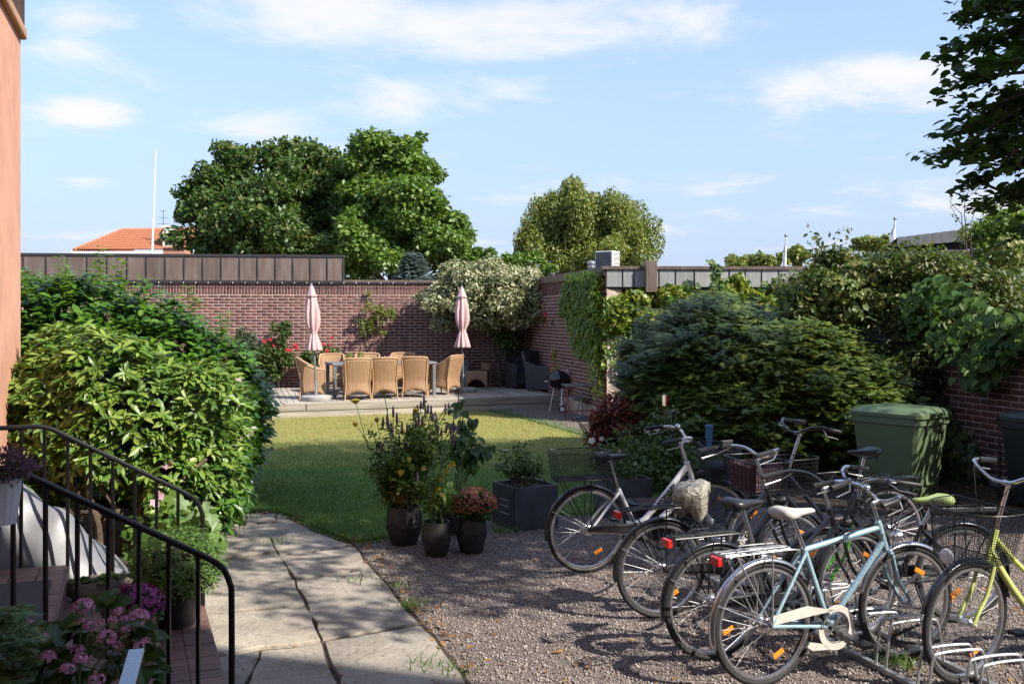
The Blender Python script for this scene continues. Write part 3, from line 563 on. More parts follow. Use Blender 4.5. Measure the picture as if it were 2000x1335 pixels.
for a, n_ in (((800, 1190), 60), ((770, 1150), 40), ((540, 1065), 30), ((830, 1310), 30), ((985, 1040), 60), ((1745, 1300), 70), ((700, 1140), 40), ((880, 1320), 30)):
    c = gp(*a); P.append(np.array([c.x, c.y, 0.01])+rng.normal(size=(n_, 3))*[0.07, 0.07, 0])
P = np.concatenate(P); n = len(P); A, B, C = axes(rdir(n)*[1, 1, 0.3], np.c_[rng.normal(size=(n, 2))*0.7, np.ones(n)], 0.05+0.06*rng.random(n)); A *= 0.12
tag(inst_mesh('weeds', *LT['blade'], P, A, B, C, 'grass'), 'small grass tufts growing through gravel and slab joints', 'weeds', kind='stuff')

# ------------------------------------------------------------------ brickwork
BK = ([(-0.5, -0.5, -1), (0.5, -0.5, -1), (0.5, 0.5, -1), (-0.5, 0.5, -1), (-0.5, -0.5, -0.25), (0.5, -0.5, -0.25), (0.5, 0.5, -0.25), (-0.5, 0.5, -0.25), (-0.484, -0.44, 0), (0.484, -0.44, 0), (0.484, 0.44, 0), (-0.484, 0.44, 0)],
      [(8, 9, 10, 11), (4, 5, 9, 8), (5, 6, 10, 9), (6, 7, 11, 10), (7, 4, 8, 11), (0, 1, 5, 4), (1, 2, 6, 5), (2, 3, 7, 6), (3, 0, 4, 7)])
def brick_face(parent, o, d, L, z0, z1, w, soldier=True, parts=300, vis=None):
    """running bond on a vertical face: origin o (x,y), unit direction d, length L; outward normal is d turned right"""
    d = Vector((d[0], d[1], 0)).normalized(); nn = Vector((d.y, -d.x, 0)); P, A, B, C = [], [], [], []
    bl, bh, jx, jz = 0.246, 0.0585, 0.0165, 0.0165; top = z1-(0.25 if soldier else 0); row = 0; z = z0
    def put(s, zc, l, h):
        p = Vector((o[0], o[1], 0))+d*s; e = rng.normal()*0.0012
        P.append((p.x+nn.x*(0.0065+e), p.y+nn.y*(0.0065+e), zc+rng.normal()*0.0008)); A.append(tuple(d*l)); B.append((0, 0, h)); C.append(tuple(nn*0.016))
    while z+bh <= top+0.001:
        s = -(row % 2)*(bl+jx)/2
        while s < L:
            a, b = max(0, s), min(L, s+bl)
            if b-a > 0.04: put((a+b)/2, z+bh/2, b-a, bh)
            s += bl+jx
        z += bh+jz; row += 1
    if soldier:
        s = 0
        while s+bh <= L: put(s+bh/2, z+(z1-z)/2, bh, z1-z-0.01); s += bh+jz
    P, A, B, C = map(np.array, (P, A, B, C))
    key = ((P-np.array([0, 0, CH]))**2).sum(1)
    if vis is not None:
        px = 1000+P[:, 0]/P[:, 1]*F; py = HY+(CH-P[:, 2])/P[:, 1]*F
        key = key+1e4*(~vis(px, py))
    pieces('brick', 'brickwork', *BK, P, A, B, C, 'brick', parent, w, parts, key)
# --- building behind the deck: long brick wall with a copper fascia
BW0 = Vector((-15.0, 25.0+0.1*(-15+5.77), 0)); bd = Vector((1, 0.1, 0)).normalized(); CORN = Vector((0.32, 25.61, 0))
def bwp(px): # point on back wall line under pixel column px
    k = (px-1000)/F; Y = 25.577/(1-0.1*k); return Vector((k*Y, Y, 0))
bnn = Vector((bd.y, -bd.x, 0))
bb = thing('brick_building', 'long low brick building behind the deck with brown copper fascia', 'building', (-6, 26, 0))
def slab_box(a, b, z0, z1, thick, back=True):
    """box along the line a-b, thickness going away from the viewer side"""
    d = (b-a).normalized(); nn = Vector((d.y, -d.x, 0)); m = MB()
    pts = [a, b, b-nn*thick, a-nn*thick]; m.prism([(p.x, p.y) for p in pts], z0, z1); return m
slab_box(BW0, CORN-bd*0.02, 0, 2.93, 0.35).build('wall', 'mortar', bb, w=bb, smooth=0)
LB0 = bwp(150); brick_face(bb, (LB0.x, LB0.y), bd, (CORN-LB0).length, 0.30, 2.915, bb, vis=lambda x, y: (x > 380) & (x < 990) & (y < 750))
E = bwp(671); W0 = bwp(-40)
slab_box(E+bnn*0.03, CORN+bnn*0.03+bd*0.05, 2.935, 3.0, 0.45).build('coping', 'copper', bb, w=bb, smooth=0)
slab_box(E+bnn*0.05, CORN+bnn*0.05+bd*0.05, 2.915, 2.945, 0.06).build('drip_edge', 'roof_metal_dark', bb, w=bb, smooth=0)
slab_box(W0+bnn*0.02, E+bnn*0.02, 2.96, 3.60, 0.35).build('roof_block', 'roof_metal_dark', bb, w=bb, smooth=0)
slab_box(W0+bnn*0.07, E+bnn*0.07+bd*0.03, 3.565, 3.625, 0.5).build('fascia_cap', 'roof_metal_dark', bb, w=bb, smooth=0)
slab_box(W0+bnn*0.07, E+bnn*0.07, 2.925, 2.968, 0.08).build('fascia_foot', 'roof_metal_dark', bb, w=bb, smooth=0)
edges_px = [-8, 47, 91, 132, 171, 210, 249, 286, 323, 360, 396, 432, 468, 503, 538, 572, 606, 639, 670]
for a, b in zip(edges_px[:-1], edges_px[1:]):
    A_, B_ = bwp(a), bwp(b); m = slab_box(A_+bd*0.012+bnn*0.045, B_-bd*0.012+bnn*0.045, 2.968, 3.565, 0.024); m.build('fascia_panel', 'copper', bb, w=bb, smooth=0, bev=0.008)
    s = MB(); s.tube([B_+bnn*0.05+Vector((0, 0, 2.97)), B_+bnn*0.062+Vector((0.012, 0, 3.2)), B_+bnn*0.05+Vector((0, 0, 3.56))], 0.014, 6); s.build('seam', 'roof_metal_dark', bb, w=bb)
# string of small bulbs under the coping
st = thing('light_string', 'thin light string with tiny white bulbs under the copper fascia', 'light string', tuple(bwp(500)+bnn*0.1+Vector((0, 0, 2.9))))
m = MB(); pts = []
for i in range(60):
    p = bwp(120+i*12)+bnn*0.09; pts.append(p+Vector((0, 0, 2.915-0.015*(i % 2)-(0.0 if i < 46 else 0.0))))
m.tube(pts, 0.006, 4); m.build('cable', 'roof_metal_dark', st, w=st)
for i in range(0, 58, 2):
    m = MB(); m.ball(pts[i]+bnn*0.012, 0.014, 4); m.build('bulb', 'bulb', st, w=st)
# --- right-hand brick wing with grey fascia
rd = Vector((0.225, -0.974, 0)).normalized(); RW1 = CORN+rd*6.65; rnn = Vector((rd.y, -rd.x, 0))
rb = thing('brick_wing', 'brick wing on the right with pale metal fascia and ivy', 'building', tuple(RW1))
slab_box(CORN-rd*0.2, RW1, 0, 2.86, 0.30).build('wall', 'mortar', rb, w=rb, smooth=0)
brick_face(rb, (CORN.x, CORN.y), rd, 6.65, 0.30, 2.855, rb, vis=lambda x, y: (x < 1150) & (y < 760))
slab_box(CORN+rnn*0.06-rd*0.05, RW1+rnn*0.06, 2.86, 3.02, 0.4).build('coping', 'copper', rb, w=rb, smooth=0)
# front of the wing: fronto-parallel, behind ivy
FE = Vector((6.6, 19.3, 0)); fd = (FE-RW1).normalized(); fnn = Vector((fd.y, -fd.x, 0))
slab_box(RW1+fd*0.02+fnn*-0.25, FE+fnn*-0.25, 0, 2.62, 0.30).build('front_wall', 'mortar', rb, w=rb, smooth=0)
brick_face(rb, tuple((RW1-fnn*0.25)[:2]), fd, 4.5, 0.30, 2.6, rb, soldier=False, parts=0)
slab_box(RW1+fnn*0.0, FE, 2.60, 2.98, 6.0).build('roof_block', 'roof_metal_dark', rb, w=rb, smooth=0)
slab_box(RW1-fd*0.10+fnn*0.06, FE+fnn*0.06, 2.975, 3.035, 0.4).build('fascia_cap', 'copper', rb, w=rb, smooth=0)
def fpx(px):
    k = (px-1000)/F; s = (k*RW1.y-RW1.x)/(fd.x-k*fd.y); return RW1+fd*s
fe = [1184, 1216, 1238, 1287, 1319, 1356, 1392, 1424, 1455, 1487, 1520, 1551, 1585, 1620, 1660]
for a, b in zip(fe[:-1], fe[1:]):
    A_, B_ = fpx(a), fpx(b); slab_box(A_+fd*0.008+fnn*0.025, B_-fd*0.008+fnn*0.025, 2.635, 2.975, 0.024).build('fascia_panel', 'zinc', rb, w=rb, smooth=0, bev=0.006)
    m = MB(); m.tube([B_+fnn*0.03+Vector((0, 0, 2.63)), B_+fnn*0.03+Vector((0, 0, 2.975))], 0.009, 5); m.build('seam', 'roof_metal_dark', rb, w=rb)
slab_box(fpx(1258)+fnn*0.20, fpx(1280)+fnn*0.20, 2.53, 3.13, 0.45).build('fascia_post', 'copper', rb, w=rb, smooth=0, bev=0.01)
slab_box(RW1-fd*0.02+fnn*0.03, fpx(1184)+fnn*0.03, 2.635, 2.975, 0.3).build('corner_panel', 'copper', rb, w=rb, smooth=0)
# --- garden wall beside the bins
nd = Vector((0.235, -0.972, 0)).normalized(); NW0 = Vector((5.05, 15.2, 0)); nw = thing('garden_wall', 'near brick garden wall beside the bins under hanging vine leaves', 'wall', tuple(NW0))
NL = 7.2; slab_box(NW0, NW0+nd*NL, 0, 1.86, 0.25).build('wall', 'mortar', nw, w=nw, smooth=0)
m = slab_box(NW0+Vector((nd.y, -nd.x, 0))*0.02, NW0+nd*NL+Vector((nd.y, -nd.x, 0))*0.02, 0, 0.16, 0.2); m.build('plinth', 'plinth', nw, w=nw, smooth=0)
brick_face(nw, (NW0.x, NW0.y), nd, NL, 0.17, 1.85, nw, soldier=False, vis=lambda x, y: (x > 1830) & (y > 700))
slab_box(NW0+Vector((nd.y, -nd.x, 0))*0.03, NW0+nd*NL+Vector((nd.y, -nd.x, 0))*0.03, 1.862, 1.91, 0.33).build('coping', 'copper', nw, w=nw, smooth=0)

# ------------------------------------------------------------------ timber deck, each plank a part
DZ = 0.315
dk = tag(MB().prism([(-7.0, 19.35), (1.28, 22.55), (0.35, 25.5), (-9.5, 24.5)], 0.0, DZ-0.034).build('deck_base', 'soil', smooth=0), 'dark frame under the weathered timber deck', 'deck', kind='structure')
dk.name = 'timber_deck'; dk['label'] = 'weathered grey timber deck before the brick wall'
fa, fb = Vector((-6.9, 19.28, 0)), Vector((1.33, 22.52, 0)); ff = (fb-fa).normalized(); pdir = Vector((0.26, -0.966, 0)).normalized()
def plank(L, wd, th, loc, ang, mt='timber'):
    m = MB(); m.box((L/2, 0, 0), (L, wd, th)); o = m.build('plank', mt, dk, smooth=0, bev=0.004); o.location = loc; o.rotation_euler = (0, 0, ang); return o
fl = (fb-fa).length; s = 0.05
while s < fl+2.2:
    p = fa+ff*s-Vector((ff.y, -ff.x, 0))*0.15           # just behind the edge board
    # length up to the back wall, not past the right wall
    t = 0; q = p
    while q.y < 25.30+0.1*(q.x-0.3) and t < 7 and (q.x < CORN.x+(CORN.y-q.y)*0.231-0.05): t += 0.05; q = p-pdir*t
    if t > 0.3 and s < fl: plank(t, 0.118, 0.028, (p.x, p.y, DZ-0.014+rng.normal()*0.0012), math.atan2(-pdir.y, -pdir.x))
    s += 0.128/abs(ff.dot(Vector((-pdir.y, pdir.x, 0))))
an = math.atan2(ff.y, ff.x); nf = Vector((ff.y, -ff.x, 0))
for k, (L0, L1) in enumerate(((0, 3.9), (3.91, fl))):
    p = fa+ff*L0-nf*0.07; plank(L1-L0-0.01, 0.14, 0.03, (p.x, p.y, DZ-0.012), an)
for L0, L1, z, h in ((0, 2.9, 0.225, 0.135), (2.91, fl, 0.225, 0.135), (0, 4.6, 0.083, 0.135), (4.61, fl, 0.083, 0.135)):
    p = fa+ff*L0+nf*(0.02 if z > 0.2 else 0.002); m = MB(); m.box(((L1-L0-0.01)/2, 0, 0), (L1-L0-0.01, 0.03, h)); o = m.build('front_board', 'timber', dk, smooth=0, bev=0.004); o.location = (p.x, p.y, z); o.rotation_euler = (0, 0, an)
# ------------------------------------------------------------------ the house on the left (the steps lead to its door)
HC = Vector((-4.43, 9.0, 0)); hd = Vector((0.343, -1, 0)).normalized(); hn = Vector((-hd.y, hd.x, 0))   # facade runs towards the viewer, facing right
hs = thing('plaster_house', 'salmon pink plaster house with moulded cornice at the left edge', 'house', tuple(HC))
def hbox(s0, s1, out, back, z0, z1):
    m = MB(); a, b = HC+hd*s0, HC+hd*s1; m.prism([(p.x, p.y) for p in (a+hn*out, a-hn*back, b-hn*back, b+hn*out)][::-1], z0, z1); return m
hbox(0, 13, 0, 7, 0, 4.56).build('wall', 'plaster', hs, w=hs, smooth=0)
hbox(-0.02, 13, 0.02, 7.02, 0, 0.5).build('plinth', 'plinth', hs, w=hs, smooth=0)
hbox(-0.05, 13, 0.05, 7.05, 4.56, 4.66).build('cornice_moulding', 'cornice', hs, w=hs, smooth=0, bev=0.02)
hbox(-0.03, 13, 0.03, 7.03, 4.66, 5.02).build('cornice', 'cornice', hs, w=hs, smooth=0)
hbox(-0.12, 13, 0.12, 7.12, 5.02, 5.14).build('cornice_cap', 'cornice', hs, w=hs, smooth=0, bev=0.03)
m = MB(); a, b = HC+hd*(-0.35)+hn*0.35, HC+hd*13+hn*0.35; m.tube([a+Vector((0, 0, 5.22)), b+Vector((0, 0, 5.22))], 0.075, 10); m.build('gutter', 'roof_metal_dark', hs, w=hs)
m = MB(); m.tube([HC+hd*(-0.30)+hn*0.33+Vector((0, 0, 5.2)), HC+hd*(-0.15)+hn*0.2+Vector((0, 0, 5.05))], 0.05, 10); m.build('gutter_outlet', 'roof_metal_dark', hs, w=hs)
m = MB(); p = [HC+hd*(-0.35)+hn*0.35, HC+hd*13+hn*0.35, HC+hd*13-hn*7.3, HC+hd*(-0.35)-hn*7.3]; rz = [HC+hd*3-hn*3.4, HC+hd*10-hn*3.4]
m.add([(q.x, q.y, 5.28) for q in p]+[(q.x, q.y, 7.6) for q in rz], [(0, 1, 5, 4), (1, 2, 5), (2, 3, 4, 5), (3, 0, 4), (3, 2, 1, 0)]); m.build('roof', 'roof_tile', hs, w=hs, smooth=0)
# entrance door of the house above the steps
m = MB(); q = HC+hd*2.35; m.add([tuple(q+hd*a+hn*0.02+Vector((0, 0, z))) for a in (-0.5, 0.5) for z in (0.52, 2.6)], [(0, 2, 3, 1)]); m.build('door', 'bark', hs, w=hs, smooth=0)
# unseen tall house added behind the viewer, its roof edge set to shade the steps
nb = thing('unseen_shade_house', 'unseen tall plaster house added behind the viewpoint to shade the steps', 'house', (6, -4, 0))
c = [Vector((2.5, 1.3, 0)), Vector((13, -2.16, 0)), Vector((10, -11, 0)), Vector((-0.5, -7.5, 0))]
MB().prism([(p.x, p.y) for p in c][::-1], 0, 10.6).build('wall', 'plaster', nb, w=nb, smooth=0)
ce = sum(c, Vector())/4; e = [p+(p-ce).normalized()*0.0 for p in c]
m = MB(); m.add([(p.x, p.y, 10.6) for p in e]+[(p.x, p.y, 11.02) for p in e], [(0, 1, 5, 4), (1, 2, 6, 5), (2, 3, 7, 6), (3, 0, 4, 7), (4, 5, 6, 7)]); m.build('roof_edge', 'cornice', nb, w=nb, smooth=0)
for fl_ in range(3):
    for i in range(4):
        p = c[0].lerp(c[1], (i+0.5)/4); d = (c[1]-c[0]).normalized(); o_ = Vector((-d.y, d.x, 0)); m = MB()
        m.add([tuple(p+d*a+o_*0.02+Vector((0, 0, 1.1+3.3*fl_+z))) for a in (-0.5, 0.5) for z in (0, 1.5)], [(0, 2, 3, 1)]); m.build('window', 'ac_grille', nb, w=nb, smooth=0)

# ------------------------------------------------------------------ things beyond the walls
fh = thing('far_house', 'distant house with orange tiled hip roof and white chimney', 'house', (-20, 58, 0))
def fp(x, y, Y=55): return at(x, y, Y)
m = MB(); a = fp(152, 491); m.prism([(a.x, 55.3), (-14, 55.3), (-14, 64), (a.x, 64)], 0, a.z+0.02); m.build('wall', 'far_wall', fh, w=fh, smooth=0)
ev, rg0 = at(145, 490, 55), at(238, 451, 58.5); ev2, rg1 = at(420, 490, 55), at(420, 449, 58.5)
nu, nv = 74, 9; P = []
for i in range(nu*4+1):                                            # tiled slope: rounded tile columns and stepped courses
    u = i/(nu*4); col = []
    lo = ev.lerp(ev2, u); hi = Vector((max(lo.x, rg0.x), rg1.y, 0))
    f_ = 1.0 if lo.x >= rg0.x else max(0.02, (lo.x-ev.x)/(rg0.x-ev.x))
    for j in range(nv):
        for s in (0.02, 0.98):
            v = (j+s)/nv*f_; z = ev.z+(rg0.z-ev.z)*v; y = 55+3.5*v; wv = 0.10*abs(math.sin(math.pi*u*nu)); st_ = 0.05*(1-s)
            col.append((lo.x, y-0.3*(wv+st_), z+wv+st_))
    P.append(col)
sheet('tiled_roof', P, None, 'roof_tile', fh, w=fh, smooth=False)
m = MB(); m.add([tuple(ev), tuple(rg0), (rg0.x, 60, rg0.z), (ev.x, 64, ev.z)], [(3, 2, 1, 0)]); m.build('hip_slope', 'roof_tile', fh, w=fh, smooth=0)
m = MB(); pts = [ev.lerp(rg0, i/10) for i in range(11)]+[rg1]; m.tube([p+Vector((0, 0, 0.04)) for p in pts], 0.12, 7); m.build('ridge', 'roof_tile', fh, w=fh)
m = MB(); m.bar(ev+Vector((-0.1, -0.12, -0.1)), ev2+Vector((0, -0.12, -0.1)), 0.16, 0.16); m.build('gutter', 'white_wall', fh, w=fh)
ch = fp(328, 466, 55.5); m = MB(); m.box((ch.x, ch.y+0.2, ch.z), (0.52, 0.6, 1.25)); o = m.build('chimney', 'white_wall', fh, w=fh, smooth=0); m = MB(); m.box((ch.x, ch.y+0.2, ch.z+0.66), (0.62, 0.7, 0.10)); m.build('chimney_cap', 'white_wall', o, w=fh, smooth=0)
m = MB(); b_ = fp(319, 445, 56); t_ = fp(319, 410, 56); m.tube([b_-Vector((0, 0, 0.6)), t_], 0.025, 5)
for y, l in ((412, 7), (425, 9), (437, 12)):
    p = fp(319, y, 56); m.tube([p-Vector((l/35, 0, 0)), p+Vector((l/35, 0, 0))], 0.018, 4)
m.build('aerial', 'steel_grey', fh, w=fh)
# small roof hut by the chimney
ht = thing('roof_hut', 'small rusty roof hut beside the flagpole foot', 'hut', tuple(at(332, 500, 50)))
m = MB(); p = at(340, 492, 50); m.box((p.x, 50.6, p.z-0.15), (1.1, 1.2, 0.75)); m.build('wall', 'far_wall', ht, w=ht, smooth=0); m = MB(); p = at(330, 483, 50)
m.add([tuple(at(283, 497, 49.9)), tuple(at(318, 484, 49.9)), tuple(at(364, 484, 49.9)), tuple(at(283, 497, 51.5)), tuple(at(318, 484, 51.5)), tuple(at(364, 484, 51.5))], [(0, 1, 4, 3), (1, 2, 5, 4)]); m.build('roof', 'grey_sheet', ht, w=ht, smooth=0)
fpz = at(297, 500, 45); fpo = thing('flagpole', 'tall bare white flagpole rising beside the tiled roof', 'flagpole', (fpz.x, 45, 0))
m = MB(); m.tube([(fpz.x-0.1, 45, 0), (fpz.x, 45, fpz.z), tuple(at(304, 296, 45))], [0.075, 0.055, 0.028], 8); m.build('pole', 'pole_white', fpo, w=fpo); m = MB(); m.ball(at(304, 294, 45), 0.06, 6); m.build('finial', 'pole_white', fpo, w=fpo)
for i, (tp, bt, Y, wd) in enumerate((((1748, 427), (1744, 520), 40, -17), ((1535, 460), (1533, 560), 40, -10))):
    b_ = at(*bt, Y); t_ = at(*tp, Y); f = thing('flag_on_pole', 'white drooping flag on its pole above the climbing bush' if i == 0 else 'slim white furled pennant on its pole behind the pale fascia', 'flag', (b_.x, Y, 0))
    m = MB(); m.tube([(b_.x, Y, 0), tuple(t_)], 0.035, 6); m.build('pole', 'pole_white', f, w=f); m = MB(); m.ball(t_, 0.07, 5); m.build('finial', 'steel_grey', f, w=f)
    P = []
    for a in range(9):
        v = a/8; row = []
        for k in range(7):
            u = k/6; row.append((t_.x+wd/48.75*u*(0.15+0.85*v**0.7), Y+0.10*math.sin(u*9+v*3), t_.z-0.15-1.15*v-0.25*u*(1-v)))
        P.append(row)
    sheet('flag', P, None, 'flag_cloth', f, thick=0.008, w=f)
rh = thing('slate_house', 'distant house with dark ribbed roof behind the climbing bush', 'house', (13, 31, 0))
P = []
for i in range(121):
    u = i/120; row = []
    for j in range(3):
        v = j/2; p = at(1752, 482, 28).lerp(at(2150, 450, 28), u) if j == 0 else at(1752, 464, 30.5).lerp(at(2150, 415, 30.5), u)
        if j == 2: p = at(1752, 464, 30.5).lerp(at(2150, 415, 30.5), u)+Vector((0, 2.5, -0.6))
        row.append((p.x, p.y, p.z+0.012*abs(math.sin(u*75))))
    P.append(row)
sheet('ribbed_roof', P, None, 'slate_roof', rh, w=rh, smooth=False)
m = MB(); m.prism([(10.9, 28.3), (17, 28.3), (17, 33), (10.9, 33)], 0, at(1760, 486, 28).z); m.build('wall', 'grey_sheet', rh, w=rh, smooth=0)
# air conditioner and vent pipe on the wing's roof
ap = at(1186, 520, 20.6); ac = thing('air_conditioner', 'white air conditioner box with dark grille on the flat roof', 'air conditioner', (ap.x, ap.y, 2.98), R(-32))
m = MB(); m.box((0, 0, 0.235), (0.40, 0.34, 0.40)); m.build('case', 'ac_white', ac, smooth=0, bev=0.012)
m = MB(); m.box((0, -0.174, 0.235), (0.35, 0.012, 0.35)); m.build('grille', 'ac_grille', ac, smooth=0)
for i in range(9): m = MB(); m.box((0, -0.184, 0.075+i*0.04), (0.35, 0.008, 0.005)); m.build('grille_bar', 'steel_grey', ac, smooth=0)
for i in range(7): m = MB(); m.box((0.204, 0.0, 0.08+i*0.05), (0.012, 0.26, 0.008)); m.build('louvre', 'steel_grey', ac, smooth=0)
for s in (-1, 1): m = MB(); m.box((s*0.14, 0, 0.018), (0.04, 0.34, 0.036)); m.build('foot', 'steel_grey', ac, smooth=0)
vp = at(1155, 515, 21.5); vt = thing('roof_vent', 'short ribbed metal roof vent left of the air conditioner', 'vent', (vp.x, vp.y, 2.96))
m = MB(); m.lathe([(0.06, 0), (0.06, 0.16), (0.09, 0.17), (0.09, 0.2), (0.06, 0.21), (0.06, 0.24), (0.10, 0.25), (0.10, 0.29), (0.02, 0.32)], 12); m.build('pipe', 'galv', vt)

# ------------------------------------------------------------------ trees beyond the walls
def el(px, py, rx, ry, Y, dp=None):
    p = at(px, py, Y); k = Y/F; return (p.x, p.y, p.z, rx*k, (dp if dp else (rx+ry)/2*k), ry*k)
tree('maple_tree', 'tall dark green maple behind the copper fascia, left of the paler crown', 'tree', (-9.5, 40.5, 0), [el(430, 400, 68, 115, 40), el(470, 355, 40, 80, 40), el(585, 345, 75, 85, 40.5), el(545, 450, 125, 95, 39.5), el(645, 410, 75, 110, 41), el(435, 465, 80, 75, 39), el(640, 500, 85, 60, 38.5), el(680, 420, 60, 90, 39.5)],
     190, 78000, 0.20, 'lf_maple', tpl='dia', trunk_r=0.34, rel=(0.22, 0.48), limbs=26, up=0.25)
tree('lime_tree', 'tall light green tree overlapping the dark maple on its right', 'tree', (-4.4, 38.5, 0), [el(735, 345, 65, 85, 39), el(800, 325, 55, 70, 39), el(780, 425, 85, 95, 38), el(865, 480, 75, 62, 37), el(720, 480, 75, 70, 37), el(905, 510, 50, 35, 36.5)],
     170, 66000, 0.20, 'lf_lime', trunk_r=0.3, rel=(0.22, 0.5), limbs=22, up=0.3)
tree('birch_tree', 'olive green weeping birch behind the air conditioner', 'tree', (3.0, 42, 0), [el(1085, 430, 58, 62, 42), el(1150, 438, 80, 68, 42), el(1235, 462, 62, 60, 42), el(1060, 480, 52, 50, 41.5), el(1180, 495, 100, 48, 41)],
     150, 80000, 0.125, 'lf_birch', tpl='dia', trunk_r=0.28, rel=(0.2, 0.42), flat=1.6, droop=1.6, up=0.1, limbs=22)
tree('far_tree', 'low pale green treetop beyond the grey fascia', 'tree', (11.5, 46, 0), [el(1480, 512, 65, 20, 46, 1.5), el(1450, 520, 35, 18, 46, 1.2), el(1555, 500, 25, 25, 47, 1)], 40, 7000, 0.17, 'lf_birch', trunk_r=0.15)
tree('far_tree', 'faint treetop beside the drooping flag', 'tree', (15, 44, 0), [el(1700, 475, 35, 20, 44, 1.2)], 22, 2600, 0.16, 'lf_birch', trunk_r=0.12)
tree('bright_shrub', 'bright green shrub top showing over the variegated bush', 'shrub', (0.2, 30, 0), [el(1010, 515, 50, 30, 30), el(950, 515, 45, 28, 30.5), el(1045, 520, 35, 30, 30)], 40, 8000, 0.12, 'lf_lime', trunk_r=0.08)
sp0 = thing('blue_spruce', 'small blue grey spruce above the low coping', 'spruce', (-3.1, 31, 0)); m = MB(); m.tube([(-3.1, 31, 0), tuple(at(806, 488, 31))], [0.1, 0.015], 6); m.build('trunk', 'bark', sp0, w=sp0)
n = 5000; t_ = rng.random(n)**0.7; a_ = rng.random(n)*6.283; rr = (0.15+1.1*t_)*np.sqrt(rng.random(n)); top = at(806, 490, 31)
P = np.c_[top.x+rr*np.cos(a_), 31+rr*np.sin(a_), top.z-2.2*t_-0.12*rr]; A, B, C = axes(np.c_[np.cos(a_)*0.2, np.sin(a_)*0.2, np.ones(n)], np.c_[np.cos(a_), np.sin(a_), -0.2+0.4*rng.random(n)], 0.17*(0.7+0.6*rng.random(n)))
tag(inst_mesh('crown', *LT['spray'], P, A, B, C, 'lf_spruce', sp0, sp0), kind='stuff')
tree('sapling', 'light green feathery young tree at the right edge above the vine', 'tree', (8.6, 18.5, 0), [el(1950, 500, 60, 85, 18, 0.9), el(1910, 540, 45, 55, 17.6, 0.7), el(1985, 450, 40, 60, 18, 0.7), el(1930, 430, 25, 40, 18.2, 0.3)], 70, 15000, 0.08, 'lf_bright', trunk_r=0.05, rel=(0.25, 0.6), limbs=20, shell=0.8)
m = MB(); tw = thing('bare_twigs', 'thin sparse twigs rising left of the light green young tree', 'twigs', (7.5, 17.5, 0))
PT = []
for x0, x1, y1 in ((1885, 1862, 372), (1893, 1878, 362), (1900, 1895, 395), (1905, 1855, 400)):
    a, b = at(x0, 520, 17.5), at(x1, y1, 17.3); limb(m, a, b, 0.014, 0.004, 0.1)
    for k in range(14): PT.append(np.array(a.lerp(b, 0.35+0.65*rng.random()))+rng.normal(size=3)*[0.05, 0.05, 0.03])
a = at(1893, 520, 17.5); m.tube([(7.7, 17.5, 0), tuple(a)], 0.016, 5); m.build('stem', 'twig', tw, w=tw)
PT = np.array(PT); n = len(PT); A, B, C = axes(rdir(n), rdir(n)-[0, 0, 0.5], 0.055*(0.7+0.6*rng.random(n))); tag(inst_mesh('leaves', *LT['dia'], PT, A, B, C, 'lf_birch', tw, tw), kind='stuff')

# ------------------------------------------------------------------ the big linden at the right (only its near branches show; the rest shades the yard)
ln = thing('linden_tree', 'large dark leafed linden whose branches hang in at the upper right', 'tree', (8.2, 7.6, 0))
m = MB(); tk = catmull([(8.2, 7.6, 0), (8.15, 7.6, 2.0), (8.3, 7.5, 4.2), (8.2, 7.3, 7.0), (8.1, 7.2, 10.5)], 5); m.tube(tk, [0.30*(1-0.85*i/(len(tk)-1)) for i in range(len(tk))], 10); trk = m.build('trunk', 'bark', ln, w=ln)
LP, LU, LN = [], [], []
def leafy_branch(a, b, r, sub, spread, dens):
    """a bough with side twigs lying in a loose flat layer, leaves hanging along the twigs"""
    a, b = Vector(a), Vector(b); m = MB(); limb(m, a, b, r, 0.012, 0.10, 6); m.build('limb', 'bark', trk, w=ln); L = (b-a).length; d = (b-a).normalized(); sd = d.cross(Vector((0, 0, 1))).normalized()
    for i in range(sub):
        s = 0.25+0.75*(i+rng.random())/sub; o = a.lerp(b, s)+Vector((0, 0, 0.06*L*math.sin(math.pi*s))); l = spread*(1.15-s*0.75)*rng.uniform(0.6, 1.1)
        dr = (d*rng.uniform(0.5, 1.1)+sd*rng.choice([-1, 1])*rng.uniform(0.3, 1.0)+Vector((0, 0, rng.uniform(-0.35, 0.2)))).normalized()
        k = int(l*dens)
        for j in range(k):
            q = o+dr*l*(j+rng.random())/k; LP.append((q.x+rng.normal()*0.045, q.y+rng.normal()*0.045, q.z+rng.normal()*0.035-0.02)); LU.append((dr.x+rng.normal()*0.7, dr.y+rng.normal()*0.7, -0.55+rng.normal()*0.4)); LN.append((rng.normal()*0.45, rng.normal()*0.45, 1))
for tip, Y in (((1818, 100), 8.2), ((1850, 150), 7.6), ((1848, 40), 8.4), ((1880, 5), 7.8), ((1846, 252), 8.3), ((1810, 305), 8.1), ((1868, 352), 8.0), ((1895, 395), 7.7), ((1905, 205), 7.2), ((1930, 120), 7.0), ((1940, 300), 7.3), ((1960, 370), 7.6), ((1900, -60), 8.0), ((1960, -20), 7.4), ((1925, 60), 7.3), ((1890, 300), 7.6), ((1920, 250), 8.6), ((1960, 180), 8.8), ((1935, 20), 8.8), ((1975, 440), 8.2)):
    b = at(tip[0]+38, tip[1], Y); leafy_branch((8.2, 7.5, b.z+rng.uniform(0.3, 1.0)), b, 0.035, 46, 0.85, 70)
P = np.array(LP); A, B, C = axes(np.array(LN), np.array(LU), 0.078*(0.65+0.7*rng.random(len(P)))); pieces('leaf', 'crown', *LT['heart'], P, A, B, C, 'lf_linden', ln, ln, 300)
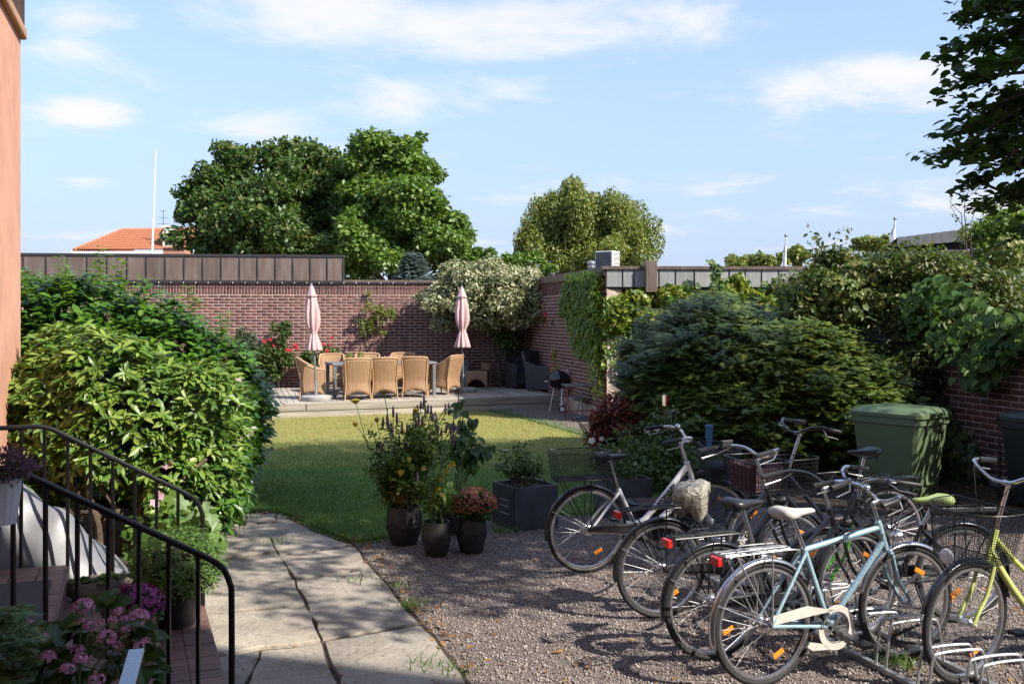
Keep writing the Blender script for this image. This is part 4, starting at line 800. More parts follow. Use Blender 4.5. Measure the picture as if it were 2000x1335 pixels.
# upper crown, out of the picture above, in loose clumps so the light comes through in patches; last group added to shade the path
UC = clumps([(7.8, 7.2, 8.6, 3.4, 3.2, 3.0), (6.4, 8.0, 8.4, 2.4, 2.6, 2.6), (7.2, 4.6, 7.2, 2.4, 2.0, 1.8)], 105, (0.24, 0.46), 0.55)+clumps([(4.5, 4.5, 6.0, 1.6, 1.7, 0.8)], 36, (0.28, 0.5), 0.6)
UC = [c for c in UC if not (c[1] > 0.5 and abs(c[0]/c[1]) < 0.56 and (c[2]-c[5]-CH)/c[1] < 0.36)]
foliage('upper_crown', UC, 52000, 0.12, 'dia', 'lf_linden', ln, ln, 0.6, 0.4, 0.9)
for i in range(18):
    c = UC[int(rng.integers(len(UC)))]; m = MB(); limb(m, tk[int(rng.integers(8, 18))], c[:3], 0.06, 0.015); m.build('limb', 'bark', trk, w=ln)
# ------------------------------------------------------------------ shrubs and climbers of the garden
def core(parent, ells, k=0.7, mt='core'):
    """dark solid blobs added inside a plant to stop light and view passing through"""
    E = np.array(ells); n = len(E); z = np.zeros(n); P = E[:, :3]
    o = inst_mesh('inner_core', *LT['ico'], P, np.c_[E[:, 3]*k, z, z], np.c_[z, E[:, 4]*k, z], np.c_[z, z, E[:, 5]*k], mt, parent, parent, smooth=True); return tag(o, kind='stuff')
mat('core', (0.018, 0.022, 0.010), 1.0, bmp=1.0, bscale=12, bdist=0.08, var=0.6)  # colour of the solid blobs added inside plants against light leaking
def shoots(parent, P, D, nleaf, length, size, tpl, mt, stuff, parts, spread=0.9, szvar=0.25, tipup=0.25, piece='leaf'):
    """leaves set round short twigs: P twig bases, D twig directions"""
    LPn, LN, LU, LS = [], [], [], []
    for p, d in zip(P, D):
        d = Vector(d).normalized(); u = d.orthogonal().normalized(); v = d.cross(u); a0 = rng.random()*6.28
        for i in range(nleaf):
            a = a0+i*2.4; s = (i+0.5)/nleaf; rad = u*math.cos(a)+v*math.sin(a); sp = spread*(1.15-0.75*s)
            tipd = (d*(1.0-0.5*sp)+rad*sp+Vector(rng.normal(size=3))*0.12+Vector((0, 0, tipup-0.2))).normalized(); o = Vector(p)+d*length*s
            LPn.append(o); LU.append(tipd); LN.append(d*0.9-rad*0.35*(1 if sp > 0 else -1)+Vector((0, 0, 0.35))+Vector(rng.normal(size=3))*0.15); LS.append(size*(1-0.35*s*(length > 0.1))*(1+szvar*(rng.random()*2-1)))
    Pn = np.array([tuple(x) for x in LPn]); A, B, C = axes(np.array([tuple(x) for x in LN]), np.array([tuple(x) for x in LU]), np.array(LS))
    pieces(piece, stuff, *LT[tpl], Pn, A, B, C, mt, parent, parent, parts)
def surf(ells, n, face=None, shell=0.08, zmin=0.15):
    """points on the outside of a union of ellipsoids (inner ones dropped), preferring the viewer's side"""
    P, D = blob_points(ells, n*14, shell); E = np.array(ells); keep = np.ones(len(P), bool)
    for e in E: keep &= (((P-e[:3])/e[3:]*1.12)**2).sum(1) > 1.0
    keep &= P[:, 2] > zmin
    if face is not None: keep &= (D @ np.array(face) > -0.25)
    return P[keep][:n], D[keep][:n]
# --- cherry laurel: dark glossy, upright shoots
la = thing('cherry_laurel', 'dark glossy cherry laurel bush behind the rhododendron', 'shrub', (-4.2, 11.2, 0))
E1 = [(-5.6, 11.4, 1.15, 1.0, 0.9, 1.25), (-4.85, 11.3, 1.12, 0.75, 0.9, 1.28), (-4.0, 11.3, 0.9, 0.75, 0.9, 1.12), (-3.5, 11.5, 0.78, 0.55, 0.8, 0.95), (-3.4, 11.2, 0.68, 0.36, 0.6, 0.7), (-6.4, 10.4, 1.2, 0.9, 0.9, 1.2)]
core(la, E1, 0.86); E1b = E1+clumps(E1, 30, (0.25, 0.42), 1.1); P, D = surf(E1b, 1700, (0.3, -1, 0.6), 0.10); D = nrm(D*0.55+np.array([0.1, -0.15, 0.85])+rdir(len(D))*0.3)
shoots(la, P, D, 8, 0.24, 0.16, 'oval', 'lf_laurel', 'foliage', 300, 0.55, szvar=0.4); foliage('inner_foliage', [(*e[:3], e[3]*0.97, e[4]*0.97, e[5]*0.97) for e in E1], 6000, 0.15, 'oval', 'lf_laurel', la, la, 0.3, -0.6, 0.12)
P, D = [], []
for x, y, Y in ((112, 555, 10.9), (128, 520, 10.9), (118, 540, 10.7), (190, 535, 10.8), (197, 500, 10.9), (235, 540, 10.8), (240, 525, 10.8), (375, 575, 11.0), (372, 598, 10.9), (435, 628, 11.1), (436, 640, 11.0), (20, 560, 10.6), (275, 560, 11), (60, 552, 10.6)):
    p = at(x, y+34, Y); P.append(tuple(p)); D.append((rng.normal()*0.12, -0.05, 1))
P = P*2; D = [(d[0]+0.1, d[1], d[2]) for d in D]+[(d[0]-0.15, d[1], d[2]) for d in D]; shoots(la, P, D, 11, 0.30, 0.13, 'oval', 'lf_shoot', 'young_foliage', 100, 0.5)
m = MB()
for i in range(7): limb(m, (-4.2+rng.normal()*0.3, 11.2, 0), (-4.3+rng.normal()*0.9, 11.2+rng.normal()*0.4, 1.6), 0.035, 0.012)
m.build('stem', 'bark', la, w=la)
# --- rhododendron: whorls of long leaves, yellowish green
rh_ = thing('rhododendron', 'broad light green rhododendron beside the steps', 'shrub', (-3.35, 8.8, 0))
E2 = [(-4.3, 8.9, 0.95, 0.8, 0.7, 0.72), (-3.75, 8.8, 1.28, 0.72, 0.75, 0.66), (-3.25, 8.7, 1.22, 0.62, 0.7, 0.62), (-2.85, 9.0, 0.92, 0.48, 0.6, 0.58), (-4.9, 8.6, 0.75, 0.7, 0.7, 0.7), (-3.0, 8.8, 0.75, 0.45, 0.5, 0.5)]
core(rh_, E2, 0.62); E2b = [(*e[:3], e[3]*0.84, e[4]*0.84, e[5]*0.84) for e in E2]+clumps(E2, 40, (0.22, 0.5), 0.9); P, D = surf(E2b, 1500, (0.25, -1, 0.7), 0.3, 0.35); D = nrm(D*0.6+np.array([0.0, -0.1, 0.6])+rdir(len(D))*0.5)
shoots(rh_, P, D, 9, 0.05, 0.098, 'long', 'lf_rhodo', 'foliage', 300, 0.8, szvar=0.5, tipup=0.32)
m0 = None
for a, b, c in (((-3.15, 8.45, 0.03), (-3.1, 8.35, 0.5), (-2.9, 8.4, 1.05)), ((-3.2, 8.5, 0.03), (-3.35, 8.3, 0.55), (-3.8, 8.4, 1.1)), ((-3.45, 8.35, 0.03), (-3.47, 8.2, 0.6), (-3.6, 8.3, 1.2)), ((-3.05, 8.5, 0.03), (-2.85, 8.3, 0.6), (-2.6, 8.5, 0.85)), ((-3.3, 8.6, 0.03), (-3.9, 8.3, 0.9), (-4.3, 8.3, 1.05))):
    m = MB(); pts = catmull([a, Vector(a).lerp(Vector(b), 0.5)+Vector((0.03, 0, 0)), b, c], 5); m.tube(pts, [0.036*(1-0.6*i/len(pts)) for i in range(len(pts))], 7); m.build('stem', 'twig', rh_, w=rh_)
# --- Japanese anemones with pink flowers at the lawn corner
an_ = thing('anemone', 'pink flowered anemone clump at the lawn end of the shrubbery', 'plant', (-2.75, 9.9, 0))
E3 = [(-3.0, 10.0, 0.55, 0.33, 0.4, 0.55), (-2.85, 10.2, 0.72, 0.2, 0.3, 0.55), (-2.85, 9.6, 0.35, 0.28, 0.35, 0.35), (-3.0, 10.6, 0.85, 0.28, 0.4, 0.5)]
core(an_, E3, 0.4); foliage('foliage', clumps(E3, 40, (0.3, 0.6))+E3, 7000, 0.085, 'oval', 'lf_laurel', an_, an_, 0.4, 0.4)
FPs = [at(x, y, Y) for x, y, Y in ((425, 730, 9.9), (440, 735, 10), (448, 738, 9.9), (465, 740, 10), (432, 765, 9.8), (420, 770, 9.8), (450, 770, 9.9), (465, 780, 9.9), (437, 805, 9.7), (462, 803, 9.9), (467, 822, 9.9), (440, 828, 9.7), (458, 830, 9.8), (418, 833, 9.6), (490, 846, 9.9), (418, 858, 9.5), (432, 860, 9.5), (446, 866, 9.5), (460, 862, 9.6), (458, 856, 9.6), (320, 812, 8.6), (335, 815, 8.6), (350, 822, 8.6), (308, 868, 8.4), (333, 905, 8.3), (345, 835, 8.6), (310, 965, 8.0), (304, 985, 7.9))]
P = np.array([tuple(p) for p in FPs]); P = np.concatenate([P, P+rng.normal(size=P.shape)*0.03]); n = len(P); A, B, C = axes(np.array([0.3, -1, 0.45])+rdir(n)*0.5, rdir(n), 0.038*(0.8+0.5*rng.random(n)))
inst_parts('flower', *LT['flower5'], P, A, B, C, 'fl_pink', an_, an_)
m = MB()
for p in FPs[:20]: m.tube(catmull([(p.x-0.08, p.y+0.1, p.z-0.45), (p.x-0.02, p.y+0.03, p.z-0.15), tuple(p)], 3), 0.004, 4)
m.build('stalk', 'green_stem', an_, w=an_)
# a dark low shrub edging the lawn
ds = thing('low_shrub', 'low dark leafy shrub at the path corner by the lawn', 'shrub', (-2.7, 8.9, 0)); E = [(-2.78, 9.2, 0.38, 0.26, 0.35, 0.36), (-2.9, 9.9, 0.36, 0.26, 0.35, 0.38)]
core(ds, E, 0.5); P, D = surf(E, 120, (0.5, -1, 0.6), 0.2); shoots(ds, P, nrm(D+np.array([0, 0, 0.3])), 7, 0.08, 0.11, 'long', 'lf_laurel', 'foliage', 100, 0.9)
bf = thing('blue_flower', 'single blue flower standing above the pink anemones', 'flower', tuple(at(500, 800, 12))); m = MB(); p = at(500, 780, 12); m.tube([(p.x-0.1, 12, 0.3), tuple(p)], 0.006, 4); m.build('stem', 'green_stem', bf, w=bf)
P = np.array([tuple(p)]*5)+rng.normal(size=(5, 3))*0.035; A, B, C = axes(rdir(5)+[0, -1, 0], rdir(5), np.full(5, 0.055)); inst_parts('petals', *LT['flower5'], P, A, B, C, 'fl_blue', bf, bf)
# --- big lobed leaves behind the far handrail
vn = thing('lobed_leaf_plant', 'plant with large lobed light green leaves behind the far handrail', 'plant', (-2.45, 7.5, 0)); P, N, U = [], [], []
for x, y in ((330, 965), (342, 985), (395, 985), (405, 1000), (385, 1010), (415, 1005), (365, 1020), (330, 1045), (300, 1060), (395, 1045), (418, 1040), (350, 1060), (375, 1075), (430, 1060), (270, 1050), (312, 1020), (405, 1060), (255, 1075), (425, 1020), (360, 975)):
    q = at(x, y, 7.35+rng.normal()*0.12); P.append(tuple(q)); N.append((0.3+rng.normal()*0.3, -1, 0.5+rng.normal()*0.3)); U.append((rng.normal()*0.6, -0.2, -0.8))
n = len(P); A, B, C = axes(np.array(N), np.array(U), 0.115*(0.7+0.6*rng.random(n))); inst_parts('leaf', *LT['lobed'], np.array(P), A, B, C, 'lf_vine', vn, vn)
m = MB()
for q in P[::2]: m.tube(catmull([(-2.45, 7.6, 0.03), (-2.4+0.5*(q[0]+2.4), 7.6, q[2]*0.8), q], 4), 0.005, 4)
m.build('stem', 'green_stem', vn, w=vn); E = [(-2.6, 7.75, 0.3, 0.4, 0.25, 0.3)]; foliage('undergrowth', E, 260, 0.10, 'oval', 'lf_vine', vn, vn, floor=0.03)
# --- yew, clipped round
yw = thing('yew_bush', 'large round dark green yew bush behind the bicycles', 'shrub', (3.2, 14.2, 0))
E4 = [(3.15, 14.3, 1.0, 1.6, 1.6, 1.18), (2.75, 15.0, 1.0, 0.95, 1.1, 1.08), (3.9, 13.4, 0.9, 1.2, 1.2, 1.05), (2.85, 13.6, 0.7, 1.15, 1.1, 0.85), (4.3, 12.6, 0.65, 0.8, 0.8, 0.75), (3.2, 12.9, 0.5, 1.1, 0.8, 0.65)]
core(yw, E4, 0.80); E4b = [(*e[:3], e[3]*0.9, e[4]*0.9, e[5]*0.9) for e in E4]+clumps(E4, 80, (0.16, 0.34), 0.7); P, D = surf(E4b, 3600, (0, -1, 0.35), 0.16, 0.05); n = len(P)
P, D = P[:3600], D[:3600]; k = 12; n = len(P)*k; d = nrm(D*0.8+rdir(len(P))*0.6+np.array([-0.1, 0, 0.25])); q = rng.random((len(P), k, 1)); L_ = 0.24*(0.6+0.7*rng.random((len(P), 1, 1)))
PP = (P[:, None, :]-d[:, None, :]*0.06+d[:, None, :]*q*L_+rng.normal(size=(len(P), k, 3))*[0.045, 0.045, 0.012]).reshape(-1, 3); U = (np.repeat(d, k, 0)+rdir(n)*0.42); N = rdir(n)*0.3+np.array([0, -0.25, 0.95]); tone = np.repeat(rng.random(len(P))**1.3, k)*0.9+0.1*rng.random(n)
A, B, C = axes(N, U, 0.105*(0.6+0.7*rng.random(n))); tag(inst_mesh('foliage', *LT['spray'], PP, A, B, C, 'lf_yew', yw, yw, rnd=tone*0.999), kind='stuff')
m = MB(); m.tube([(3.2, 14.2, 0), (3.1, 14.2, 1.4)], [0.09, 0.04], 7); m.build('stem', 'bark', yw, w=yw)
# --- climbing hydrangea mass on the wall above the green bin
hy = thing('climbing_hydrangea', 'tall tangled climbing hydrangea above the green bin', 'climber', (5.0, 14.0, 0))
E5 = [(4.75, 14.3, 2.3, 1.05, 0.8, 0.66), (5.7, 13.9, 2.34, 1.0, 0.8, 0.68), (4.2, 14.2, 1.9, 0.6, 0.6, 0.6), (5.1, 13.4, 1.6, 0.9, 0.6, 0.7), (5.9, 13.2, 1.9, 0.7, 0.6, 0.7), (5.0, 13.0, 0.9, 0.7, 0.5, 0.75), (6.7, 14.2, 2.35, 0.95, 0.7, 0.66), (6.3, 13.4, 2.1, 0.7, 0.6, 0.6), (5.25, 14.2, 2.78, 0.4, 0.4, 0.25), (4.55, 14.3, 2.88, 0.42, 0.4, 0.28)]
core(hy, E5, 0.6); cl = clumps(E5, 130, (0.3, 0.62), 0.7); foliage('foliage', cl+[(*e[:3], e[3]*0.85, e[4]*0.85, e[5]*0.85) for e in E5], 56000, 0.075, 'oval', 'lf_hyd', hy, hy, 0.5, 0.5, 0.6)
FE_ = [c for c in cl if c[1] < 13.9 or c[2] > 2.3]; P, D = blob_points([FE_[i] for i in rng.choice(len(FE_), 34)], 2200, 0.1); n = len(P); A, B, C = axes(D+[0, -0.6, 0.3], rdir(n), 0.045*(0.7+0.6*rng.random(n))); tag(inst_mesh('faded_flower_heads', *LT['flower5'], P, A, B, C, 'lf_birch', hy, hy), kind='stuff')
m = MB()
for i in range(6): limb(m, (5.0+rng.normal()*0.4, 13.6, 0), (5.0+rng.normal()*0.9, 13.8, 2.2), 0.03, 0.01)
m.build('stem', 'bark', hy, w=hy)
sp1 = [(x, y, 14) for x, y in ((1592, 475), (1605, 468), (1598, 462), (1640, 465), (1590, 485), (1650, 458))]; P = np.concatenate([np.array([tuple(at(*q))])+rng.normal(size=(9, 3))*0.06 for q in sp1]); n = len(P); A, B, C = axes(rdir(n)+[0, -0.5, 0.3], rdir(n), np.full(n, 0.085)); tag(inst_mesh('top_shoots', *LT['oval'], P, A, B, C, 'lf_hyd', hy, hy), kind='stuff')
# --- broad-leaved vine hanging over the near wall
dv = thing('wall_vine', 'broad leafed vine hanging over the brick wall at the right edge', 'climber', (6.0, 11.6, 1.9)); P, N, U = [], [], []
for i in range(1700):
    s = rng.random(); q = NW0+nd*(2.0+s*4.6)+Vector((nd.y, -nd.x, 0))*(0.05+0.38*rng.random()); top = 2.35-0.1*s+0.25*math.sin(s*11); bot = 1.28+0.30*math.sin(s*17)+0.25*(1-s); z = bot+(top-bot)*rng.random()**0.8
    P.append((q.x, q.y, z)); N.append((-0.7+rng.normal()*0.35, -0.6+rng.normal()*0.35, 0.75)); U.append((-0.4+rng.normal()*0.4, -0.2+rng.normal()*0.4, -0.75))
P = np.array(P); A, B, C = axes(np.array(N), np.array(U), 0.115*(0.7+0.7*rng.random(len(P)))); pieces('leaf', 'foliage', *LT['heart'], P, A, B, C, 'lf_dutch', dv, dv, 300)
m = MB()
for i in range(5):
    q = NW0+nd*(2.5+i*0.9)+Vector((nd.y, -nd.x, 0))*0.06; m.tube(catmull([q+Vector((0, 0, 0.05)), q+Vector((0.05, 0.1, 0.9)), q+Vector((0, 0.3, 1.9))], 4), 0.012, 5)
m.build('stem', 'bark', dv, w=dv)
# ground cover / shade plants along the foot of the near wall
gc = thing('ivy_foot', 'dark ivy climbing the wall foot between the two bins', 'climber', (5.5, 12.6, 0)); P, N, U = [], [], []
for i in range(900):
    s = rng.random(); q = NW0+nd*(0.3+s*2.9)+Vector((nd.y, -nd.x, 0))*(0.04+0.18*rng.random()); z = 0.05+1.7*rng.random()*(1-0.8*max(0, s-0.45)/0.55)
    P.append((q.x, q.y, z)); N.append((-0.8+rng.normal()*0.3, -0.5+rng.normal()*0.3, 0.4)); U.append((rng.normal()*0.4, rng.normal()*0.4, -1))
P = np.array(P); A, B, C = axes(np.array(N), np.array(U), 0.085*(0.6+0.8*rng.random(len(P)))); tag(inst_mesh('foliage', *LT['lobed'], P, A, B, C, 'lf_hyd', gc, gc), kind='stuff')
# --- ivy on the wing
iv = thing('wall_ivy', 'ivy curtain hanging down the end of the brick wing', 'climber', tuple(RW1)); P, N, U = [], [], []
def ivy_band(n, fa_, z0f, z1f, out=0.14):
    for i in range(n):
        s = rng.random(); q, nn_ = fa_(s); z = z0f(s)+(z1f(s)-z0f(s))*rng.random(); q = q+nn_*(0.03+out*rng.random()); P.append((q.x, q.y, z)); N.append((nn_.x+rng.normal()*0.35, nn_.y+rng.normal()*0.35, 0.45+rng.normal()*0.2)); U.append((rng.normal()*0.35, rng.normal()*0.35, -1))
def onR(s):           # along the side wall towards its near end
    return CORN+rd*(4.2+2.45*s), rnn
ivy_band(6500, onR, lambda s: max(0.4, 2.05-1.35*s+0.22*math.sin(s*11)), lambda s: 2.98 if s > 0.2 else 2.5+2.2*s, 0.24)
def onF(s): return RW1+fd*(2.9*s-0.1)-fnn*0.22, fnn
ivy_band(5200, onF, lambda s: 1.1, lambda s: 2.25+0.25*math.sin(s*7+1), 0.3)
P_, N_, U_ = map(np.array, (P, N, U)); A, B, C = axes(N_, U_, 0.075*(0.6+0.8*rng.random(len(P_)))); tag(inst_mesh('foliage', *LT['dia'], P_, A, B, C, 'lf_ivy', iv, iv), kind='stuff')
gv = thing('golden_vine', 'sunlit yellow green vine under the pale fascia', 'climber', tuple(fpx(1400)+Vector((0, 0, 1.9)))); cl = [tuple(fpx(x)-fnn*0.0+Vector((0, 0, CH-(y-HY)/F*19.2)))+(rx, 0.22, rz) for x, y, rx, rz in ((1225, 600, 0.35, 0.22), (1205, 625, 0.3, 0.25), (1245, 585, 0.25, 0.2), (1310, 585, 0.3, 0.28), (1360, 590, 0.35, 0.2), (1420, 575, 0.35, 0.32), (1455, 595, 0.4, 0.35), (1500, 610, 0.4, 0.3), (1540, 600, 0.35, 0.3), (1270, 620, 0.5, 0.15), (1330, 615, 0.5, 0.18), (1440, 560, 0.2, 0.25), (1580, 610, 0.4, 0.4))]
core(gv, [c for c in cl], 0.5); foliage('foliage', cl, 7500, 0.10, 'lobed', 'lf_gold', gv, gv, 0.3, 0.6, 0.8)
foliage('green_foliage', [(*c[:3], c[3]*1.1, c[4]*1.2, c[5]*1.15) for c in cl], 4500, 0.09, 'lobed', 'lf_ivy', gv, gv, 0.3, 0.6, 0.9)
sh = thing('dark_leaf_shoot', 'dark leafed shoot standing up in front of the pale fascia', 'climber', tuple(fpx(1397)+Vector((0, 0, 2)))); PP = []
for x, y in ((1393, 512), (1398, 520), (1404, 528), (1392, 535), (1402, 545), (1408, 552), (1392, 556), (1400, 565), (1412, 568), (1390, 575), (1405, 580), (1340, 555), (1345, 565), (1360, 560), (1500, 555), (1515, 550), (1525, 556), (1490, 562)):
    q = at(x, y, 18.9); PP += [np.array(q)+rng.normal(size=3)*0.03 for _ in range(5)]
PP = np.array(PP); n = len(PP); A, B, C = axes(rdir(n)*0.6+[0, -1, 0.3], rdir(n)-[0, 0, 0.6], 0.11*(0.7+0.5*rng.random(n))); inst_parts('leaf', *LT['heart'], PP, A, B, C, 'lf_dutch', sh, sh); m = MB(); m.tube([tuple(at(1400, 610, 18.95)), tuple(at(1397, 515, 18.9))], 0.008, 4); m.build('stem', 'green_stem', sh, w=sh)
# --- variegated bush in the wall corner
vb = thing('variegated_bush', 'large cream variegated bush leaning over the deck corner', 'shrub', (-0.2, 25.0, 0))
E6 = [el(920, 565, 62, 52, 24.6, 0.75), el(985, 560, 65, 55, 24.5, 0.85), el(865, 590, 42, 42, 24.7, 0.6), el(1035, 585, 38, 50, 24.4, 0.7), el(940, 610, 60, 34, 24.5, 0.7), el(1010, 620, 50, 26, 24.4, 0.7), el(955, 535, 60, 26, 25.0, 0.7), el(845, 575, 28, 22, 24.8, 0.4), el(860, 632, 30, 15, 24.7, 0.4), el(1030, 540, 35, 25, 25, 0.5)]
core(vb, E6, 0.55); cl = clumps(E6, 130, (0.25, 0.6), 0.75); foliage('foliage', cl+[(*e[:3], e[3]*0.85, e[4]*0.85, e[5]*0.85) for e in E6], 26000, 0.085, 'dia', 'lf_var', vb, vb, 0.5, 0.3, 0.55)
E7 = [el(995, 672, 22, 22, 24.8, 0.3), el(985, 655, 30, 18, 24.8, 0.3)]; foliage('lower_foliage', E7, 600, 0.09, 'dia', 'lf_rose', vb, vb)
for dx in (0.0, 0.18, -0.15):
    m = MB(); limb(m, (-0.12+dx, 25.2, 0.3), (-0.2+3*dx, 24.8, 2.4), 0.055, 0.03); m.build('stem', 'bark', vb, w=vb)
# --- climbing roses on the wall
def climber(name, label, pts, n, size, mt, stems, flowers=(), fm='fl_red', Y=24.6, cat='climber', dense=True):
    b = at(stems[0][0], 0, Y); t = thing(name, label, cat, (b.x, Y+0.15, DZ)); E = [el(x, y, rx, ry, Y, 0.22) for x, y, rx, ry in pts]
    foliage('foliage', (clumps(E, max(10, len(E)*6), (0.35, 0.8), 0.9)+E) if dense else clumps(E, len(E)*7, (0.2, 0.5), 1.2), int(n*1.5) if dense else n, size, 'dia', mt, t, t, 0.2, 0.4, 0.8)
    for x0, x1, y1 in stems:
        m = MB(); a = at(x0, 756, Y+0.2); a.z = DZ; limb(m, a, at(x1, y1, Y+0.05), 0.014, 0.006, 0.12); m.build('stem', 'twig', t, w=t)
    if flowers:
        P = np.array([tuple(at(x, y, Y-0.25)) for x, y in flowers]); k = len(P); A, B, C = axes(rdir(k)*0.3+[0.3, -1, 0.3], rdir(k), 0.047*(0.8+0.5*rng.random(k))); inst_parts('flower', *LT['rose'], P, A, B, C, fm, t, t)
    return t
climber('climbing_rose', 'red climbing rose left of the first parasol', [(540, 690, 26, 26), (552, 655, 10, 24), (560, 640, 8, 18), (535, 720, 22, 22), (518, 690, 16, 22), (560, 700, 14, 18), (535, 640, 5, 18)], 2600, 0.075, 'lf_rose', [(535, 540, 680), (540, 560, 650), (545, 525, 690), (552, 555, 690)], [(516, 667), (535, 675), (574, 677), (580, 680), (566, 684), (578, 674), (528, 663), (561, 683)])
climber('grey_bush', 'greyish green shrub between the laurel and the red rose', [(485, 670, 16, 22), (478, 690, 18, 25), (470, 650, 8, 14)], 1300, 0.07, 'lf_grey', [(480, 485, 660), (475, 480, 680)], Y=23.8, cat='shrub')
climber('rose_bush', 'red rose bush behind the wicker chairs, right of the first parasol', [(612, 705, 22, 16), (640, 690, 16, 12), (660, 690, 10, 8), (600, 700, 12, 18)], 1300, 0.075, 'lf_rose', [(615, 625, 690), (620, 645, 670)], [(631, 672), (644, 674), (648, 660), (639, 685)], cat='shrub')
climber('trained_climber', 'thin yellowish climber trained up the middle of the wall', [(718, 585, 7, 18), (712, 605, 10, 12), (728, 600, 10, 10), (745, 605, 16, 10), (760, 615, 12, 14), (735, 625, 20, 10), (715, 640, 12, 14), (740, 648, 16, 10), (705, 625, 8, 12)], 1000, 0.065, 'lf_birch', [(735, 738, 650), (736, 715, 600), (738, 752, 615), (712, 712, 640)], Y=25.0, dense=False)
tr = thing('wire_trellis', 'thin dark wire trellis on the brick wall behind the table', 'trellis', tuple(at(720, 740, 25.3)))
for i, x in enumerate((682, 696, 709, 723, 762, 790)):
    m = MB(); a = at(x, 752, 25.3); a.z = DZ; b = at(x, 636 if i < 5 else 655, 25.3); m.tube([a, b], 0.007, 4); m.build('rod', 'black_metal', tr, w=tr)
m = MB(); m.tube([tuple(at(678, 652, 25.3)), tuple(at(726, 652, 25.3))], 0.006, 4); m.build('crossbar', 'black_metal', tr, w=tr)
# white leaning board by the shrub
wb = thing('white_stake', 'white slanting stake leaning behind the laurel', 'stake', tuple(at(477, 740, 22.5))); m = MB(); m.bar(at(474, 722, 22.5), at(488, 697, 22.5), 0.05, 0.05); m.build('stake', 'white_wall', wb, w=wb)
m = MB(); m.bar(Vector((at(462, 745, 22.5).x, 22.5, 0.0)), at(474, 722, 22.5), 0.05, 0.05); m.build('lower_stake', 'white_wall', wb, w=wb)
# --- red barberry and rose bed on the right of the lawn
rb_ = thing('red_barberry', 'dark red barberry bush beside the folding table', 'shrub', (1.35, 13.9, 0)); E = [el(1188, 826, 36, 34, 14, 0.35), el(1225, 812, 38, 34, 13.7, 0.32), el(1168, 852, 28, 22, 13.8, 0.3), el(1248, 838, 32, 28, 13.3, 0.3), el(1165, 822, 16, 20, 14, 0.22)]
core(rb_, E, 0.5); foliage('foliage', clumps(E, 60, (0.3, 0.7), 1.2), 6500, 0.06, 'dia', 'lf_red', rb_, rb_, 0.2, 0.0, 0.8); m = MB(); [limb(m, (1.35, 13.9, 0), (1.35+rng.normal()*0.3, 13.8, 0.7), 0.012, 0.005) for _ in range(6)]; m.build('stem', 'twig', rb_, w=rb_)
wr = thing('white_rose', 'rose bush with white blooms behind the white bicycle', 'shrub', (1.8, 12.6, 0)); E = [el(1240, 880, 55, 45, 12.5, 0.4), el(1300, 860, 50, 55, 12.3, 0.4), el(1200, 900, 40, 30, 12, 0.35), el(1290, 920, 60, 40, 11.8, 0.4), el(1350, 890, 30, 40, 12, 0.3)]
core(wr, E, 0.45); foliage('foliage', clumps(E, 60, (0.35, 0.8), 1.1), 5200, 0.062, 'dia', 'lf_rose', wr, wr, 0.3, 0.2, 0.8); m = MB(); [limb(m, (1.8+rng.normal()*0.1, 12.6, 0), (1.8+rng.normal()*0.4, 12.5, 0.75), 0.010, 0.004) for _ in range(7)]; m.build('stem', 'twig', wr, w=wr)
P = np.array([tuple(at(x, y, 11.7)) for x, y in ((1156, 861), (1175, 857), (1263, 840), (1292, 880), (1240, 905), (1330, 860), (1210, 880), (1282, 838))]); k = len(P); A, B, C = axes(rdir(k)*0.3+[0, -1, 0.4], rdir(k), 0.042*(0.6+0.6*rng.random(k))); inst_parts('flower', *LT['rose'], P, A, B, C, 'fl_white', wr, wr)
